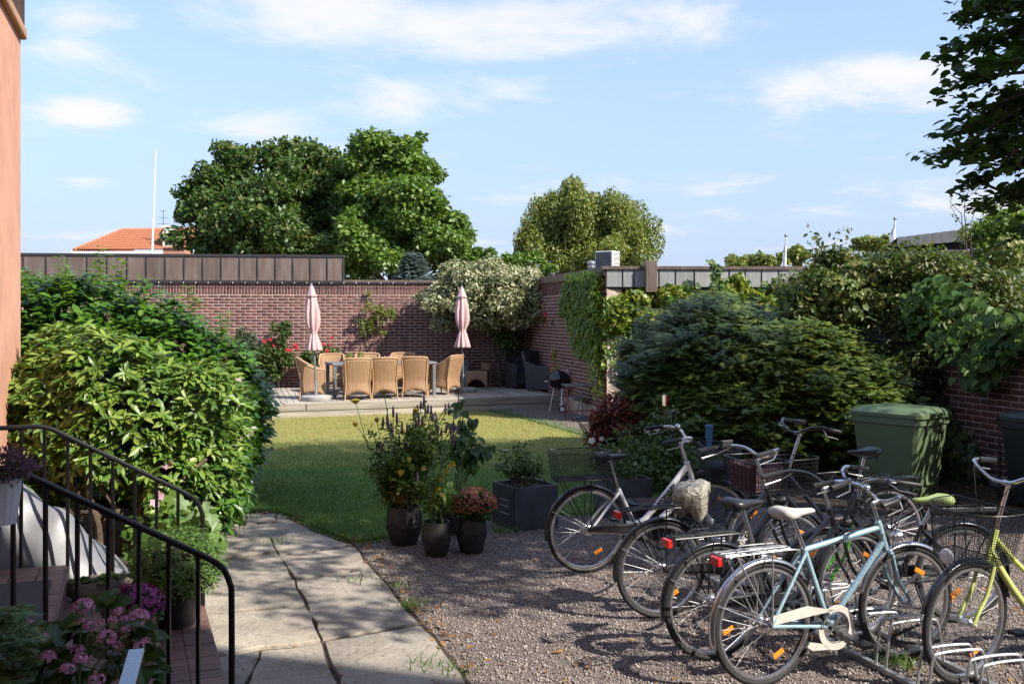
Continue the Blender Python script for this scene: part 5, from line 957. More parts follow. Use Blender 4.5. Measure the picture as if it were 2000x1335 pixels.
# ------------------------------------------------------------------ wicker dining chairs
def make_chair(label, loc, rz):
    """faces +y; woven back, sides and apron, cane posts, rolled rim"""
    t = thing('wicker_chair', label, 'chair', loc, rz, 'wicker chairs round the deck table')
    hw = lambda z: 0.235+0.06*abs(z-0.33)**1.1*1.2 if z > 0.33 else 0.235+0.09*(0.33-z)       # half width by height
    yb = lambda z: -0.20-0.22*max(0, z-0.36)-0.10*max(0, 0.36-z)                                # back plane
    H = 0.86; arm = lambda s: 0.62+0.24*(1-s)**2.2                                             # side top, s 0 at the back .. 1 at the front
    nu, nv = 13, 12; P, UV = [], []
    for i in range(nu):
        u = i/(nu-1)*2-1; z0 = 0.17-0.10*abs(u)**2.2; zt = H+0.012*(1-u*u); row, uv = [], []
        for j in range(nv):
            z = z0+(zt-z0)*j/(nv-1); row.append((hw(z)*u, yb(z)-0.035*(1-u*u), z)); uv.append((u*0.26, z))
        P.append(row); UV.append(uv)
    sheet('backrest', P, UV, 'wicker', t, 0.016)
    for s in (-1, 1):
        P, UV = [], []
        for i in range(nu):
            a = i/(nu-1); zt = arm(a); z0 = 0.16-0.09*abs(2*a-1)**2.2; row, uv = [], []
            for j in range(nv):
                z = z0+(zt-z0)*j/(nv-1); y = yb(z)*(1-a)+(0.27+0.03*(z > 0.4)*(z-0.4))*a; row.append((s*(hw(z)+0.03*math.sin(math.pi*a)), y, z)); uv.append((a*0.5, z))
            P.append(row); UV.append(uv)
        sheet('side_panel', P, UV, 'wicker', t, 0.016)
    P = [[(u*0.235, y, 0.42+0.012*(1-u*u)) for y in (-0.2, 0.0, 0.2, 0.27)] for u in (-1, -0.5, 0, 0.5, 1)]; sheet('seat', P, [[(q[0], q[1]) for q in r] for r in P], 'wicker', t, 0.03)
    P, UV = [], []
    for i in range(9):
        u = i/8*2-1; z0 = 0.20-0.12*abs(u)**2; P.append([(u*0.245, 0.27, z0+(0.42-z0)*k/3) for k in range(4)]); UV.append([(u*0.25, z0+(0.42-z0)*k/3) for k in range(4)])
    sheet('apron', P, UV, 'wicker', t, 0.014)
    for s in (-1, 1):
        m = MB(); m.tube([(s*(hw(z)+0.008), yb(z)-0.008, z) for z in (0, 0.1, 0.2, 0.33, 0.5, 0.7, 0.86)], 0.016, 7); m.build('leg', 'wicker_cane', t)
        m = MB(); m.tube([(s*(hw(z)+0.005), 0.275, z) for z in (0, 0.15, 0.33, 0.5, 0.62)], 0.015, 7); m.build('leg', 'wicker_cane', t)
    L = [(-(hw(arm(a))+0.03*math.sin(math.pi*a)), yb(arm(a))*(1-a)+0.277*a, arm(a)+0.008) for a in (1, 0.85, 0.7, 0.5, 0.3, 0.15, 0.04)]; Bk = [(hw(H)*u, yb(H)-0.035*(1-u*u), H+0.012*(1-u*u)+0.008) for u in (-0.9, -0.5, 0, 0.5, 0.9)]
    m = MB(); m.tube(catmull(L+Bk+[(-x, y, z) for x, y, z in L[::-1]], 3), 0.022, 8); m.build('rim', 'wicker_cane', t)
    return t
chair = make_chair('wicker armchair with its back to the viewer, left of the near three', (-3.30, 21.25, DZ), R(14))
def chair_at(label, x, y, rz):
    c = copy_tree(chair); c.location = (x, y, DZ); c.rotation_euler = (0, 0, R(rz)); c['label'] = label; return c
chair_at('wicker armchair with its back to the viewer, middle of the near three', -2.76, 21.62, 9)
chair_at('wicker armchair with its back to the viewer, right of the near three', -2.13, 22.0, 3)
chair_at('wicker armchair at the left end of the table, seen from the side', -4.30, 21.45, -80)
chair_at('wicker armchair at the right end of the table, turned towards it', -1.52, 22.75, 62)
chair_at('wicker armchair facing the viewer behind the bare left end of the table', -4.2, 23.25, 190)
chair_at('wicker armchair facing the viewer, middle of the far side of the table', -3.42, 23.55, 186)
chair_at('wicker armchair facing the viewer, right of the far side beside the pink cloth', -2.62, 23.8, 182)
# table
tb = thing('garden_table', 'long grey garden table among the wicker chairs', 'table', (-2.95, 22.45, DZ), R(21))
m = MB(); m.box((0, 0, 0.72), (2.35, 0.95, 0.05)); m.build('tabletop', 'table_grey', tb, smooth=0, bev=0.006)
for a in (-1, 1):
    for b in (-1, 1): m = MB(); m.box((a*1.12, b*0.42, 0.35), (0.075, 0.075, 0.69)); m.build('leg', 'steel_grey', tb, smooth=0, bev=0.004)
def on_table(px, Y): return ((px-1000)/F*Y, Y, DZ+0.745)
for i, (px, Y, r, n_) in enumerate(((683, 22.2, 0.075, 90), (704, 22.7, 0.07, 80))):
    q = on_table(px, Y); t = thing('table_plant', ('small pale green potted plant at the table front' if i == 0 else 'small pale green potted plant farther back on the table'), 'potted plant', q)
    m = MB(); m.lathe([(0.045, 0), (0.06, 0.10), (0.055, 0.10), (0.04, 0.02)], 12); m.build('pot', 'white_vinyl', t); foliage('leaves', [(q[0], q[1], q[2]+0.14, r, r, r*0.9)], n_, 0.06, 'oval', 'lf_gold', t, t)
q = on_table(757, 22.6); t = thing('pink_cloth', 'crumpled pink cloth lying on the table', 'cloth', q); P = []
for i in range(14):
    P.append([((i/13-0.5)*0.50, (j/6-0.5)*0.28, 0.004+0.085*math.sin(math.pi*i/13)*math.sin(math.pi*j/6)*(1+0.5*math.sin(i*2.1+j*1.3))) for j in range(7)])
sheet('cloth', P, None, 'pink_cloth', t, 0.008)
# ------------------------------------------------------------------ folded parasols
def parasol(label, x, y, top, ztie, zbot, w, rz, lean=(0, 0)):
    t = thing('parasol', label, 'parasol', (x, y, DZ), 0, 'folded pink parasols'); h = top-DZ
    m = MB(); m.lathe([(0.30, 0), (0.31, 0.02), (0.31, 0.085), (0.28, 0.105), (0.05, 0.11)], 24); bs = m.build('base', 'concrete', t); m = MB(); m.lathe([(0.032, 0.105), (0.032, 0.42)], 12); m.build('socket', 'galv', bs)
    m = MB(); m.tube([(0, 0, 0.06), (lean[0]*0.5, 0, h*0.5), (lean[0], 0, h-0.05)], 0.024, 10); m.build('pole', 'steel_grey', t)
    def cloth(name, prof, folds, depth, ph):
        P = []
        for i in range(73):
            a = 2*math.pi*i/72; row = []
            for z, r, d in prof:
                rr = r*(1+d*depth*math.sin(folds*a+ph+0.6*math.sin(a*2+z*3))+0.06*math.sin(3*a+z*5)); row.append((lean[0]*z/h+rr*math.cos(a), rr*math.sin(a), z))
            P.append(row)
        return sheet(name, P, None, 'parasol_cloth', t, 0.004)
    zt, zb = ztie-DZ, zbot-DZ
    cv = cloth('canopy', [(h-0.16, 0.05, 0.3), (h-0.22, w*0.62, 0.5), (h-0.42, w*0.82, 0.9), (zt+0.48, w*0.97, 1.0), (zt+0.28, w, 1), (zt+0.14, w*0.84, 1), (zt+0.06, w*0.60, 1), (zt, w*0.45, 0.9), (zt-0.08, w*0.62, 1), (zb+0.12, w*0.98, 1.0), (zb+0.03, w*1.12, 1.1), (zb, w*1.10, 1.2)], 8, 0.20, rz)
    cloth('top_cap', [(h, 0.012, 0), (h-0.05, w*0.30, 0.1), (h-0.15, w*0.55, 0.3), (h-0.23, w*0.80, 0.5), (h-0.245, w*0.84, 0.7)], 8, 0.10, rz+0.5)
    m = MB(); m.tube([(lean[0]*zt/h+w*0.47*math.cos(a), w*0.47*math.sin(a), zt+0.01*math.sin(3*a)) for a in [2*math.pi*k/20 for k in range(20)]], 0.012, 5, closed=True); m.build('tie_band', 'parasol_cloth', cv)
    m = MB(); m.ball((lean[0], 0, h+0.01), 0.025, 6); m.build('finial', 'steel_grey', t)
    return t
parasol('folded pink parasol standing left of the table before the roses', -4.11, 20.95, 2.74, 1.72, 1.36, 0.130, 0.3, (-0.10, 0))
parasol('folded pink parasol standing right of the table before the shaded wall', -1.14, 23.3, 2.77, 1.75, 1.35, 0.140, 1.1, (-0.03, 0))
# ------------------------------------------------------------------ storage box, bench, dark armchairs
sb = thing('storage_box', 'grey slatted storage box against the shaded wall', 'box', (-1.42, 24.95, DZ), R(6)); m = MB(); m.box((0, 0, 0.30), (0.62, 0.50, 0.58)); m.build('body', 'black_plastic', sb, smooth=0)
for i in range(6): m = MB(); m.box((-0.265+i*0.106, -0.258, 0.30), (0.098, 0.018, 0.56)); m.build('slat', 'box_grey', sb, smooth=0, bev=0.003)
m = MB(); m.box((0, 0, 0.62), (0.70, 0.56, 0.06)); m.build('lid', 'box_grey', sb, smooth=0, bev=0.008)
ws = thing('wicker_stool', 'low wicker chair in the shade right of the storage box', 'chair', (-0.84, 24.85, DZ), R(172))
P, UV = [], []
for i in range(13):
    u = i/12*2-1; z0 = 0.22-0.20*abs(u)**1.8; P.append([(u*0.26, 0.26, z0+(0.40-z0)*k/5) for k in range(6)]); UV.append([(u*0.26, z0+(0.40-z0)*k/5) for k in range(6)])
sheet('apron', P, UV, 'wicker', ws, 0.014)
sheet('seat', [[(u*0.26, y, 0.40) for y in (-0.26, 0, 0.26)] for u in (-1, 0, 1)], [[(u*0.26, y) for y in (-0.26, 0, 0.26)] for u in (-1, 0, 1)], 'wicker', ws, 0.04)
sheet('backrest', [[(x, -0.26-0.08*k/3, 0.38+0.22*k/3) for k in range(4)] for x in (-0.26, -0.15, -0.02)], [[(x, 0.05*k) for k in range(4)] for x in (-0.26, -0.15, -0.02)], 'wicker', ws, 0.02)
for a in (-1, 1):
    for b in (-1, 1): m = MB(); m.tube([(a*0.255, b*0.255, 0), (a*0.255, b*0.255, 0.40)], 0.016, 6); m.build('leg', 'wicker_cane', ws)
def dark_chair(label, x, y, rz):
    t = thing('dark_armchair', label, 'armchair', (x, y, DZ), R(rz), 'dark wicker armchairs in the deck corner')
    m = MB(); m.box((0, 0.02, 0.23), (0.52, 0.56, 0.26)); m.build('seat_base', 'dark_wicker', t, smooth=0, bev=0.02)
    m = MB(); m.box((0, 0.03, 0.41), (0.50, 0.54, 0.12)); m.build('cushion', 'dark_cushion', t, smooth=0, bev=0.04)
    R_ = []
    for z, hw_, y0, th in ((0.10, 0.30, -0.27, 0.07), (0.5, 0.32, -0.30, 0.08), (0.82, 0.345, -0.38, 0.07), (0.93, 0.33, -0.41, 0.05), (0.95, 0.28, -0.41, 0.03)):
        R_.append([(-hw_, y0, z), (0, y0+0.01, z), (hw_, y0, z), (hw_+0.01, y0-th, z), (0, y0-th-0.03, z), (-hw_-0.01, y0-th, z)])
    m = MB(); m.loft(R_); m.build('backrest', 'dark_wicker', t, bev=0.0)
    for s in (-1, 1):
        m = MB(); Rg = []
        for y_, zt in ((-0.33, 0.70), (-0.1, 0.62), (0.15, 0.60), (0.30, 0.60), (0.335, 0.55)): Rg.append([(s*0.27, y_, 0.06), (s*0.36, y_, 0.06), (s*0.375, y_, zt-0.03), (s*0.35, y_, zt), (s*0.29, y_, zt), (s*0.27, y_, zt-0.03)])
        m.loft(Rg); m.build('arm', 'dark_wicker', t)
        for b in (-0.28, 0.29): m = MB(); m.tube([(s*0.32, b, 0), (s*0.32, b, 0.1)], 0.022, 6); m.build('leg', 'dark_wicker', t)
    return t
dark_chair('dark wicker wing armchair farther into the deck corner', 0.28, 24.65, 200); dark_chair('dark wicker armchair nearer the grill, turned to the left', 0.80, 23.75, 236)
# ------------------------------------------------------------------ kettle grill
kx, ky = at(1091, 0, 21.55).x, 21.55; kg = thing('kettle_grill', 'black kettle grill on three legs beside the deck', 'grill', (kx, ky, 0.024)); zc = 0.70
m = MB(); m.lathe([(0.02, zc-0.23), (0.12, zc-0.20), (0.19, zc-0.13), (0.225, zc-0.04), (0.232, zc)], 28); m.build('bowl', 'enamel', kg)
m = MB(); m.lathe([(0.236, zc-0.012), (0.236, zc+0.01), (0.225, zc+0.05), (0.18, zc+0.13), (0.10, zc+0.175), (0.012, zc+0.19)], 28); ld = m.build('lid', 'enamel', kg)
m = MB(); m.tube([(-0.05, 0, zc+0.18), (-0.05, 0, zc+0.225), (0.05, 0, zc+0.225), (0.05, 0, zc+0.18)], 0.009, 6); m.build('lid_handle', 'table_slat', ld)
m = MB(); m.box((-0.27, 0, zc-0.05), (0.08, 0.06, 0.022)); m.build('side_handle', 'clear_lens', kg, bev=0.008)
for a, b in (((-0.10, -0.08, zc-0.18), (-0.20, -0.12, 0)), ((0.07, -0.10, zc-0.18), (0.05, -0.22, 0.06)), ((0.05, 0.12, zc-0.18), (0.16, 0.24, 0.06))): m = MB(); m.tube([a, b], 0.013, 8); m.build('leg', 'alloy', kg)
for q in ((0.065, -0.25), (0.17, 0.27)):
    Tq = Matrix.Translation((q[0], q[1], 0.075)) @ Matrix.Rotation(R(90), 4, 'X'); m = MB(); m.lathe([(0.03, -0.018), (0.072, -0.018), (0.075, 0), (0.072, 0.018), (0.03, 0.018)], 18, Tq); wl = m.build('wheel', 'rubber', kg); m = MB(); m.lathe([(0.028, -0.021), (0.05, -0.021), (0.05, 0.021), (0.028, 0.021)], 14, Tq); m.build('hubcap', 'clear_lens', wl)
m = MB(); m.lathe([(0.11, 0.24), (0.12, 0.25), (0.11, 0.255)], 16); m.build('ash_pan', 'alloy', kg)
# ------------------------------------------------------------------ red folding table and chair, mauve covered lounger
ft = thing('folding_table', 'slatted folding table on red crossed legs near the grill', 'folding table', (1.52, 19.9, 0.024), R(6))
for i in range(6): m = MB(); m.box((0, -0.24+i*0.095, 0.685), (1.0, 0.083, 0.02)); m.build('slat', 'table_slat', ft, smooth=0, bev=0.003)
for x in (-0.42, 0.30):
    for s in (-1, 1): m = MB(); m.tube([(x+0.02*s, -0.26*s, 0), (x+0.02*s, 0.24*s, 0.67)], 0.011, 6); m.build('leg', 'red_metal', ft)
m = MB(); [m.tube([(x, -0.27, 0.665), (x, 0.26, 0.665)], 0.010, 5) for x in (-0.42, 0.30)]; m.tube([(-0.42, -0.13, 0.17), (0.30, -0.13, 0.17)], 0.008, 5); m.tube([(-0.42, 0.13, 0.17), (0.30, 0.13, 0.17)], 0.008, 5); m.build('stretcher', 'red_metal', ft)
fc = thing('folding_chair', 'small red framed slatted folding chair behind the folding table', 'folding chair', (1.62, 20.75, 0.024), R(150))
for i in range(4): m = MB(); m.box((0, -0.14+i*0.09, 0.44), (0.40, 0.075, 0.018)); m.build('seat_slat', 'table_slat', fc, smooth=0)
for i in range(2): m = MB(); m.box((0, -0.24, 0.70+i*0.11), (0.40, 0.016, 0.07)); m.build('back_slat', 'table_slat', fc, smooth=0)
for x in (-0.2, 0.2): m = MB(); m.tube([(x, 0.22, 0), (x, -0.24, 0.84)], 0.011, 6); m.build('frame', 'red_metal', fc); m = MB(); m.tube([(x*0.9, -0.2, 0), (x*0.9, 0.18, 0.43)], 0.011, 6); m.build('leg', 'red_metal', fc)
sd_ = thing('side_table', 'small round grey side table under the folding table', 'side table', (1.42, 20.35, 0.024)); m = MB(); m.lathe([(0.30, 0.38), (0.31, 0.39), (0.30, 0.405)], 24); m.build('tabletop', 'steel_grey', sd_); m = MB(); m.tube([(0, 0, 0), (0, 0, 0.39)], 0.02, 8); m.build('post', 'galv', sd_); m = MB(); m.lathe([(0.18, 0), (0.16, 0.03)], 16); m.build('foot', 'steel_grey', sd_)
bc = at(1145, 735, 21.9); mc = thing('covered_barbecue', 'barbecue under a dusty mauve cover beside the wall', 'barbecue', (bc.x-0.05, 21.75, 0.024), R(-8)); Rg = []
for x, w_, h_ in ((-0.44, 0.10, 0.10), (-0.41, 0.17, 0.17), (-0.28, 0.20, 0.21), (0, 0.20, 0.20), (0.25, 0.21, 0.215), (0.39, 0.18, 0.18), (0.43, 0.10, 0.10)): Rg.append([(x, w_*math.cos(a), 0.74+h_*math.sin(a)*(1.0 if math.sin(a) > 0 else 0.8)) for a in [2*math.pi*k/16 for k in range(16)]])
m = MB(); m.loft(Rg); m.build('cover', 'mauve_cover', mc); m = MB(); m.box((0, 0, 0.50), (0.78, 0.36, 0.20)); m.build('body', 'black_plastic', mc, smooth=0, bev=0.02)
for a in (-0.33, 0.33):
    for b in (-0.14, 0.14): m = MB(); m.tube([(a, b, 0), (a, b, 0.44)], 0.016, 6); m.build('leg', 'black_metal', mc)
# potted hydrangea on the deck corner
pc = at(1107, 0, 23.0); pt = thing('deck_shrub', 'bushy yellowish green potted shrub by the armchair', 'potted plant', (pc.x-0.1, 22.9, DZ)); m = MB(); m.lathe([(0.15, 0), (0.19, 0.3), (0.2, 0.32), (0.17, 0.32)], 18); m.build('pot', 'pot_dark', pt)
E = [el(1107, 690, 22, 20, 22.7, 0.24), el(1100, 715, 18, 16, 22.6, 0.2), el(1115, 705, 18, 18, 22.7, 0.2)]; core(pt, E, 0.55); foliage('foliage', clumps(E, 24, (0.4, 0.8)), 1500, 0.085, 'oval', 'lf_gold', pt, pt); foliage('dark_foliage', [el(1135, 712, 16, 22, 22.5, 0.2), el(1105, 665, 5, 12, 22.9, 0.1)], 420, 0.06, 'dia', 'lf_rose', pt, pt)
# geraniums in wall baskets
for i, (x, y, Y) in enumerate(((1070, 628, 23.6), (1092, 630, 22.9))):
    p = at(x, y, Y); t = thing('wall_basket', 'hanging basket of red geraniums on the side wall, ' + ('left one' if i == 0 else 'right one'), 'hanging basket', (p.x, p.y, p.z-0.12), group='geranium baskets')
    m = MB(); m.lathe([(0.03, -0.02), (0.10, 0.03), (0.13, 0.12), (0.12, 0.12)], 14); m.build('basket', 'terracotta', t); foliage('leaves', [(p.x, p.y, p.z+0.03, 0.17, 0.15, 0.12)], 260, 0.06, 'oval', 'lf_rose', t, t)
    P = np.array([[p.x+dx, p.y-0.12, p.z+dz] for dx, dz in ((-0.05, 0.16), (0.08, 0.2), (0.02, 0.02), (0.14, 0.13))[:4 if i else 3]]); P = np.concatenate([P+rng.normal(size=P.shape)*0.02 for _ in range(6)]); k = len(P); A, B, C = axes(rdir(k)*0.5+[0, -1, 0.3], rdir(k), np.full(k, 0.045)); inst_parts('flower', *LT['flower5'], P, A, B, C, 'fl_geranium', t, t)
m = MB(); hb = thing('plant_hook', 'tall thin plant hook against the side wall', 'hook', tuple(at(1112, 690, 22.7)))
m.tube(catmull([at(1111, 690, 22.6), at(1111, 610, 22.6), at(1108, 604, 22.6), at(1104, 608, 22.6)], 4), 0.008, 5); m.build('rod', 'black_metal', hb, w=hb)
wl_ = thing('round_wall_lamp', 'small round pale lamp under the variegated bush', 'lamp', tuple(at(1002, 641, 24.2))); m = MB(); m.ball((0, 0, 0), 0.055, 8); m.build('globe', 'white_vinyl', wl_); m = MB(); m.tube([(0, 0.02, 0.02), (0, 1.2, 0.1)], 0.01, 5); m.build('arm', 'black_metal', wl_)
dl = thing('deck_leaves', 'fallen leaves on the shaded deck corner', 'leaves', (0, 24.5, DZ)); del dl['category']; bpy.data.objects.remove(dl)
n = 160; P = np.c_[rng.normal(0.0, 0.5, n), rng.normal(24.75, 0.22, n), np.full(n, DZ+0.012)]; P = P[(P[:, 1] < 25.3) & (P[:, 0] < 0.35)]; n = len(P); A, B, C = axes(rdir(n)*0.3+[0, 0, 1], rdir(n), 0.05*(0.6+0.6*rng.random(n))); tag(inst_mesh('deck_litter', *LT['oval'], P, A, B, C, 'lf_fallen'), 'leaf litter in the shaded deck corner', 'leaves', kind='stuff')
# ------------------------------------------------------------------ round pots with flowers
def pot(name, label, px, py, r, h, rz=0.0):
    p = gp(px, py); t = thing(name, label, 'potted plant', (p.x, p.y+r*0.6, 0.0), 0, 'dark round pots on the gravel')
    prof = [(r*0.70, 0), (r*0.80, h*0.12), (r*0.97, h*0.45), (r, h*0.66), (r*0.95, h*0.86), (r*0.88, h*0.97), (r*0.88, h), (r*0.80, h), (r*0.80, h*0.86)]
    m = MB(); m.lathe(prof, 36, cap=False); pb = m.build('pot', 'pot_dark', t)
    m = MB(); m.lathe([(0.01, h*0.86), (r*0.81, h*0.86)], 24, cap=False); m.build('soil', 'soil', pb)
    # raised scroll ornament round the belly
    def rad(z):
        q = np.array(prof[:7]); return float(np.interp(z, q[:, 1], q[:, 0]))
    for k in range(5):
        a0 = k*2*math.pi/5-1.9+rz
        for sgn in (-1, 1):
            pts = []
            for i in range(22):
                th = i/21*2*math.pi*1.35; rr = h*0.115*(1-0.72*i/21); u = a0+sgn*0.22+sgn*rr*math.cos(th)/r; z = h*(0.50-0.05*sgn)+rr*math.sin(th); q = rad(z)+0.001; pts.append((q*math.cos(u), q*math.sin(u), z))
            m = MB(); m.tube(pts, 0.0055, 5); m.build('scroll', 'pot_dark', pb)
    return t, p.x, p.y+r*0.6, h
t1, x1, y1, h1 = pot('flower_pot', 'large dark pot with scroll relief holding tall purple agastache, left of the group', 787, 1066, 0.162, 0.345)
t2, x2, y2, h2 = pot('flower_pot', 'dark pot with leggy yellowing plant, front middle of the group', 851, 1088, 0.128, 0.295, 0.9)
t3, x3, y3, h3 = pot('flower_pot', 'dark pot with a dome of rust coloured chrysanthemums', 920, 1082, 0.132, 0.295, 2.0)
t4, x4, y4, h4 = pot('flower_pot', 'half hidden dark pot with big heart shaped leaves behind the others', 885, 1045, 0.125, 0.30, 0.4)
def stems(t, tips, base, rr, mt, r=0.004, bend=0.2):
    m = MB()
    for q in tips:
        b = Vector((base[0]+rng.normal()*rr, base[1]+rng.normal()*rr*0.6, base[2])); q = Vector(q); mid = b.lerp(q, 0.55)+Vector((rng.normal()*0.02, rng.normal()*0.02, bend*0.1)); m.tube(catmull([b, mid, q], 5), r, 4)
    m.build('stem', mt, t, w=t)
def along(base, tip, n, j):
    s = 0.15+0.85*rng.random(n)[:, None]; return np.array(base)[None]*(1-s)+np.array(tip)[None]*s+rng.normal(size=(n, 3))*j
# agastache: spikes
Ya = y1; SPK = [(748, 820), (756, 815), (768, 800), (775, 812), (780, 855), (745, 870), (785, 830), (795, 835), (800, 838), (808, 805), (815, 798), (822, 788), (828, 778), (831, 800), (818, 815), (842, 800), (846, 812), (853, 818), (870, 795), (876, 793), (872, 830), (855, 835), (840, 845), (885, 830), (893, 835), (885, 850), (862, 840), (812, 822), (825, 820), (790, 870), (805, 862), (765, 835), (758, 825), (770, 880), (822, 895), (755, 905), (815, 930), (800, 950), (838, 950), (765, 940), (842, 960), (754, 925), (850, 812), (836, 795), (880, 838)]
tips = [at(x, y, Ya+rng.normal()*0.12) for x, y in SPK]
stems(t1, tips, (x1, y1, h1*0.9), 0.07, 'green_stem', 0.0035)
for q in tips:
    l = rng.uniform(0.05, 0.09); m = MB(); m.lathe([(0.004, -l), (0.011, -l*0.8), (0.012, -l*0.3), (0.008, l*0.3), (0.002, l*0.55)], 7, Matrix.Translation(q)); m.build('flower_spike', 'fl_purple', t1, w=t1)
P = np.concatenate([along((x1+0.1*(q.x-x1), y1, h1+0.10), (q.x, q.y, q.z-0.05), 34, 0.028) for q in tips]); n = len(P); A, B, C = axes(rdir(n)*0.6+[0, -0.2, 0.8], rdir(n)-[0, 0, 0.3], 0.052*(0.6+0.8*rng.random(n))); pieces('leaf', 'foliage', *LT['oval'], P, A, B, C, 'lf_pot', t1, t1, 0)
E = [el(800, 930, 62, 55, Ya, 0.2), el(790, 885, 60, 45, Ya, 0.18), el(830, 880, 50, 50, Ya+0.1, 0.18)]; foliage('lower_foliage', clumps(E, 30, (0.3, 0.6)), 1500, 0.05, 'oval', 'lf_pot', t1, t1, 0.5, 0.3, 0.9)
P = np.concatenate([along((x1-0.05, y1, h1), tuple(at(x, y, Ya)), 60, 0.03) for x, y in ((735, 870), (730, 900), (725, 840), (712, 835), (745, 840), (740, 920))]); n = len(P); A, B, C = axes(rdir(n), rdir(n)+[0, 0, 0.4], 0.06*(0.6+0.7*rng.random(n))); tag(inst_mesh('dark_foliage', *LT['long'], P, A, B, C, 'lf_philo', t1, t1), kind='stuff')
P = rng.normal(size=(160, 3))*[0.09, 0.07, 0.05]+[x1, y1, h1+0.06]; A, B, C = axes(rdir(160), rdir(160)+[0, 0, 1], np.full(160, 0.07)); tag(inst_mesh('dry_stalks', *LT['long'], P, A*0.4, B, C, 'lf_fallen', t1, t1), kind='stuff')
yar = [at(x, y, Ya-0.05) for x, y in ((694, 782), (750, 764), (694, 827), (736, 819), (812, 800))]; stems(t1, yar, (x1-0.06, y1, h1), 0.03, 'green_stem', 0.004)
for i, q in enumerate(yar):
    w_ = 0.045 if i < 2 else 0.026; m = MB(); m.lathe([(0.004, -0.03), (w_*0.8, -0.008), (w_, 0.004), (w_*0.7, 0.014), (0.004, 0.02)], 12, Matrix.Translation(q)); hd_ = m.build('yarrow_head', 'fl_yellow', t1, w=t1)
# yellow-green feathery stem at the left
P = np.concatenate([along((x1-0.08, y1, h1), tuple(at(722, 915, Ya)), 130, 0.03), along((x1-0.1, y1, h1), tuple(at(745, 960, Ya)), 90, 0.03)]); n = len(P); A, B, C = axes(rdir(n), rdir(n), 0.045*(0.6+0.7*rng.random(n))); tag(inst_mesh('feathery_foliage', *LT['spray'], P, A, B, C, 'lf_box', t1, t1), kind='stuff')
# pot 2: leggy plant, yellow leaves
T2 = [at(x, y, y2+rng.normal()*0.1) for x, y in ((838, 940), (846, 905), (858, 920), (866, 960), (878, 950), (850, 870), (832, 985), (865, 900), (876, 985))]; stems(t2, T2, (x2, y2, h2*0.86), 0.04, 'green_stem', 0.005)
P = np.concatenate([along((x2, y2, h2+0.05), tuple(q), 30, 0.035) for q in T2]); n = len(P); A, B, C = axes(rdir(n)*0.6+[0, -0.4, 0.6], rdir(n)-[0, 0, 0.4], 0.06*(0.6+0.8*rng.random(n))); pieces('leaf', 'foliage', *LT['oval'], P, A, B, C, 'lf_pot', t2, t2, 60)
P = np.array([tuple(at(x, y, y2-0.1)) for x, y in ((832, 912), (800, 892), (783, 917), (877, 905), (862, 932), (855, 950), (860, 965), (870, 915), (882, 902))]); n = len(P); A, B, C = axes(rdir(n)*0.4+[0, -1, 0.3], rdir(n)-[0, 0, 1], 0.055*(0.7+0.5*rng.random(n))); inst_parts('yellow_leaf', *LT['heart'], P, A, B, C, 'lf_yellow', t2, t2)
# pot 3: chrysanthemum dome
c3 = at(925, 985, y3); E = [(c3.x, y3, c3.z, 0.20, 0.19, 0.14)]; foliage('foliage', [(c3.x, y3, c3.z-0.02, 0.19, 0.18, 0.13)], 900, 0.035, 'oval', 'lf_philo', t3, t3, shell=0.4); core(t3, E, 0.8)
d = rdir(2600); d = d[d[:, 2] > -0.25][:520]; P = np.array([c3.x, y3, c3.z])+d*[0.205, 0.195, 0.15]; A, B, C = axes(d+rdir(len(d))*0.25, rdir(len(d)), 0.0125*(0.8+0.4*rng.random(len(d)))); pieces('flower', 'flower_heads', *LT['mum'], P, A, B, C, 'fl_rust', t3, t3, 300)
# pot 4: heart-leaved plant
T4 = [at(x, y, y4+rng.normal()*0.12) for x, y in ((895, 770), (905, 810), (920, 820), (935, 850), (942, 862), (925, 880), (905, 850), (885, 815), (930, 910), (910, 900), (895, 880), (945, 880))]; stems(t4, T4, (x4, y4, h4*0.86), 0.04, 'green_stem', 0.005)
P = np.concatenate([along((x4+0.5*(q.x-x4), y4, 0.75), tuple(q), 13, 0.03) for q in T4]); n = len(P); A, B, C = axes(rdir(n)*0.55+[0.2, -0.7, 0.5], rdir(n)*0.5-[0, 0, 0.9], 0.085*(0.6+0.7*rng.random(n))); inst_parts('leaf', *LT['heart'], P, A, B, C, 'lf_philo', t4, t4)
# ------------------------------------------------------------------ square planters
def planter(label, corner, w, h, rz):
    t = thing('square_planter', label, 'planter', (corner[0], corner[1], 0.0), rz, 'dark square planters'); th = 0.025; m = MB()
    for a, b, c_, d_ in ((0, -w/2+th/2, w, th), (0, w/2-th/2, w, th), (-w/2+th/2, 0, th, w-2*th), (w/2-th/2, 0, th, w-2*th)): s = MB(); s.box((a, b, h/2), (c_, d_, h)); s.build('side', 'planter_slate', t, smooth=0, bev=0.004)
    s = MB(); s.box((0, 0, h-0.05), (w-2*th, w-2*th, 0.03)); s.build('soil', 'soil', t, smooth=0); return t
pq = gp(1012, 1040); pl = planter('dark slate planter with a spindly rose at the gravel edge', (pq.x+0.07, pq.y+0.35, 0), 0.48, 0.42, R(28))
for z in (0.28, 0.22, 0.15):
    m = MB(); m.tube([(-0.243, -0.12, z), (-0.243, 0.06, z)], 0.003, 4); m.build('scratch', 'clear_lens', pl)
cx, cy = pq.x+0.07, pq.y+0.35; RT = [at(x, y, cy+rng.normal()*0.12) for x, y in ((985, 890), (970, 905), (1000, 880), (1015, 860), (1030, 880), (1040, 900), (1060, 905), (1020, 905), (1050, 925), (990, 920))]; stems(pl, RT, (cx, cy, 0.38), 0.09, 'twig', 0.005)
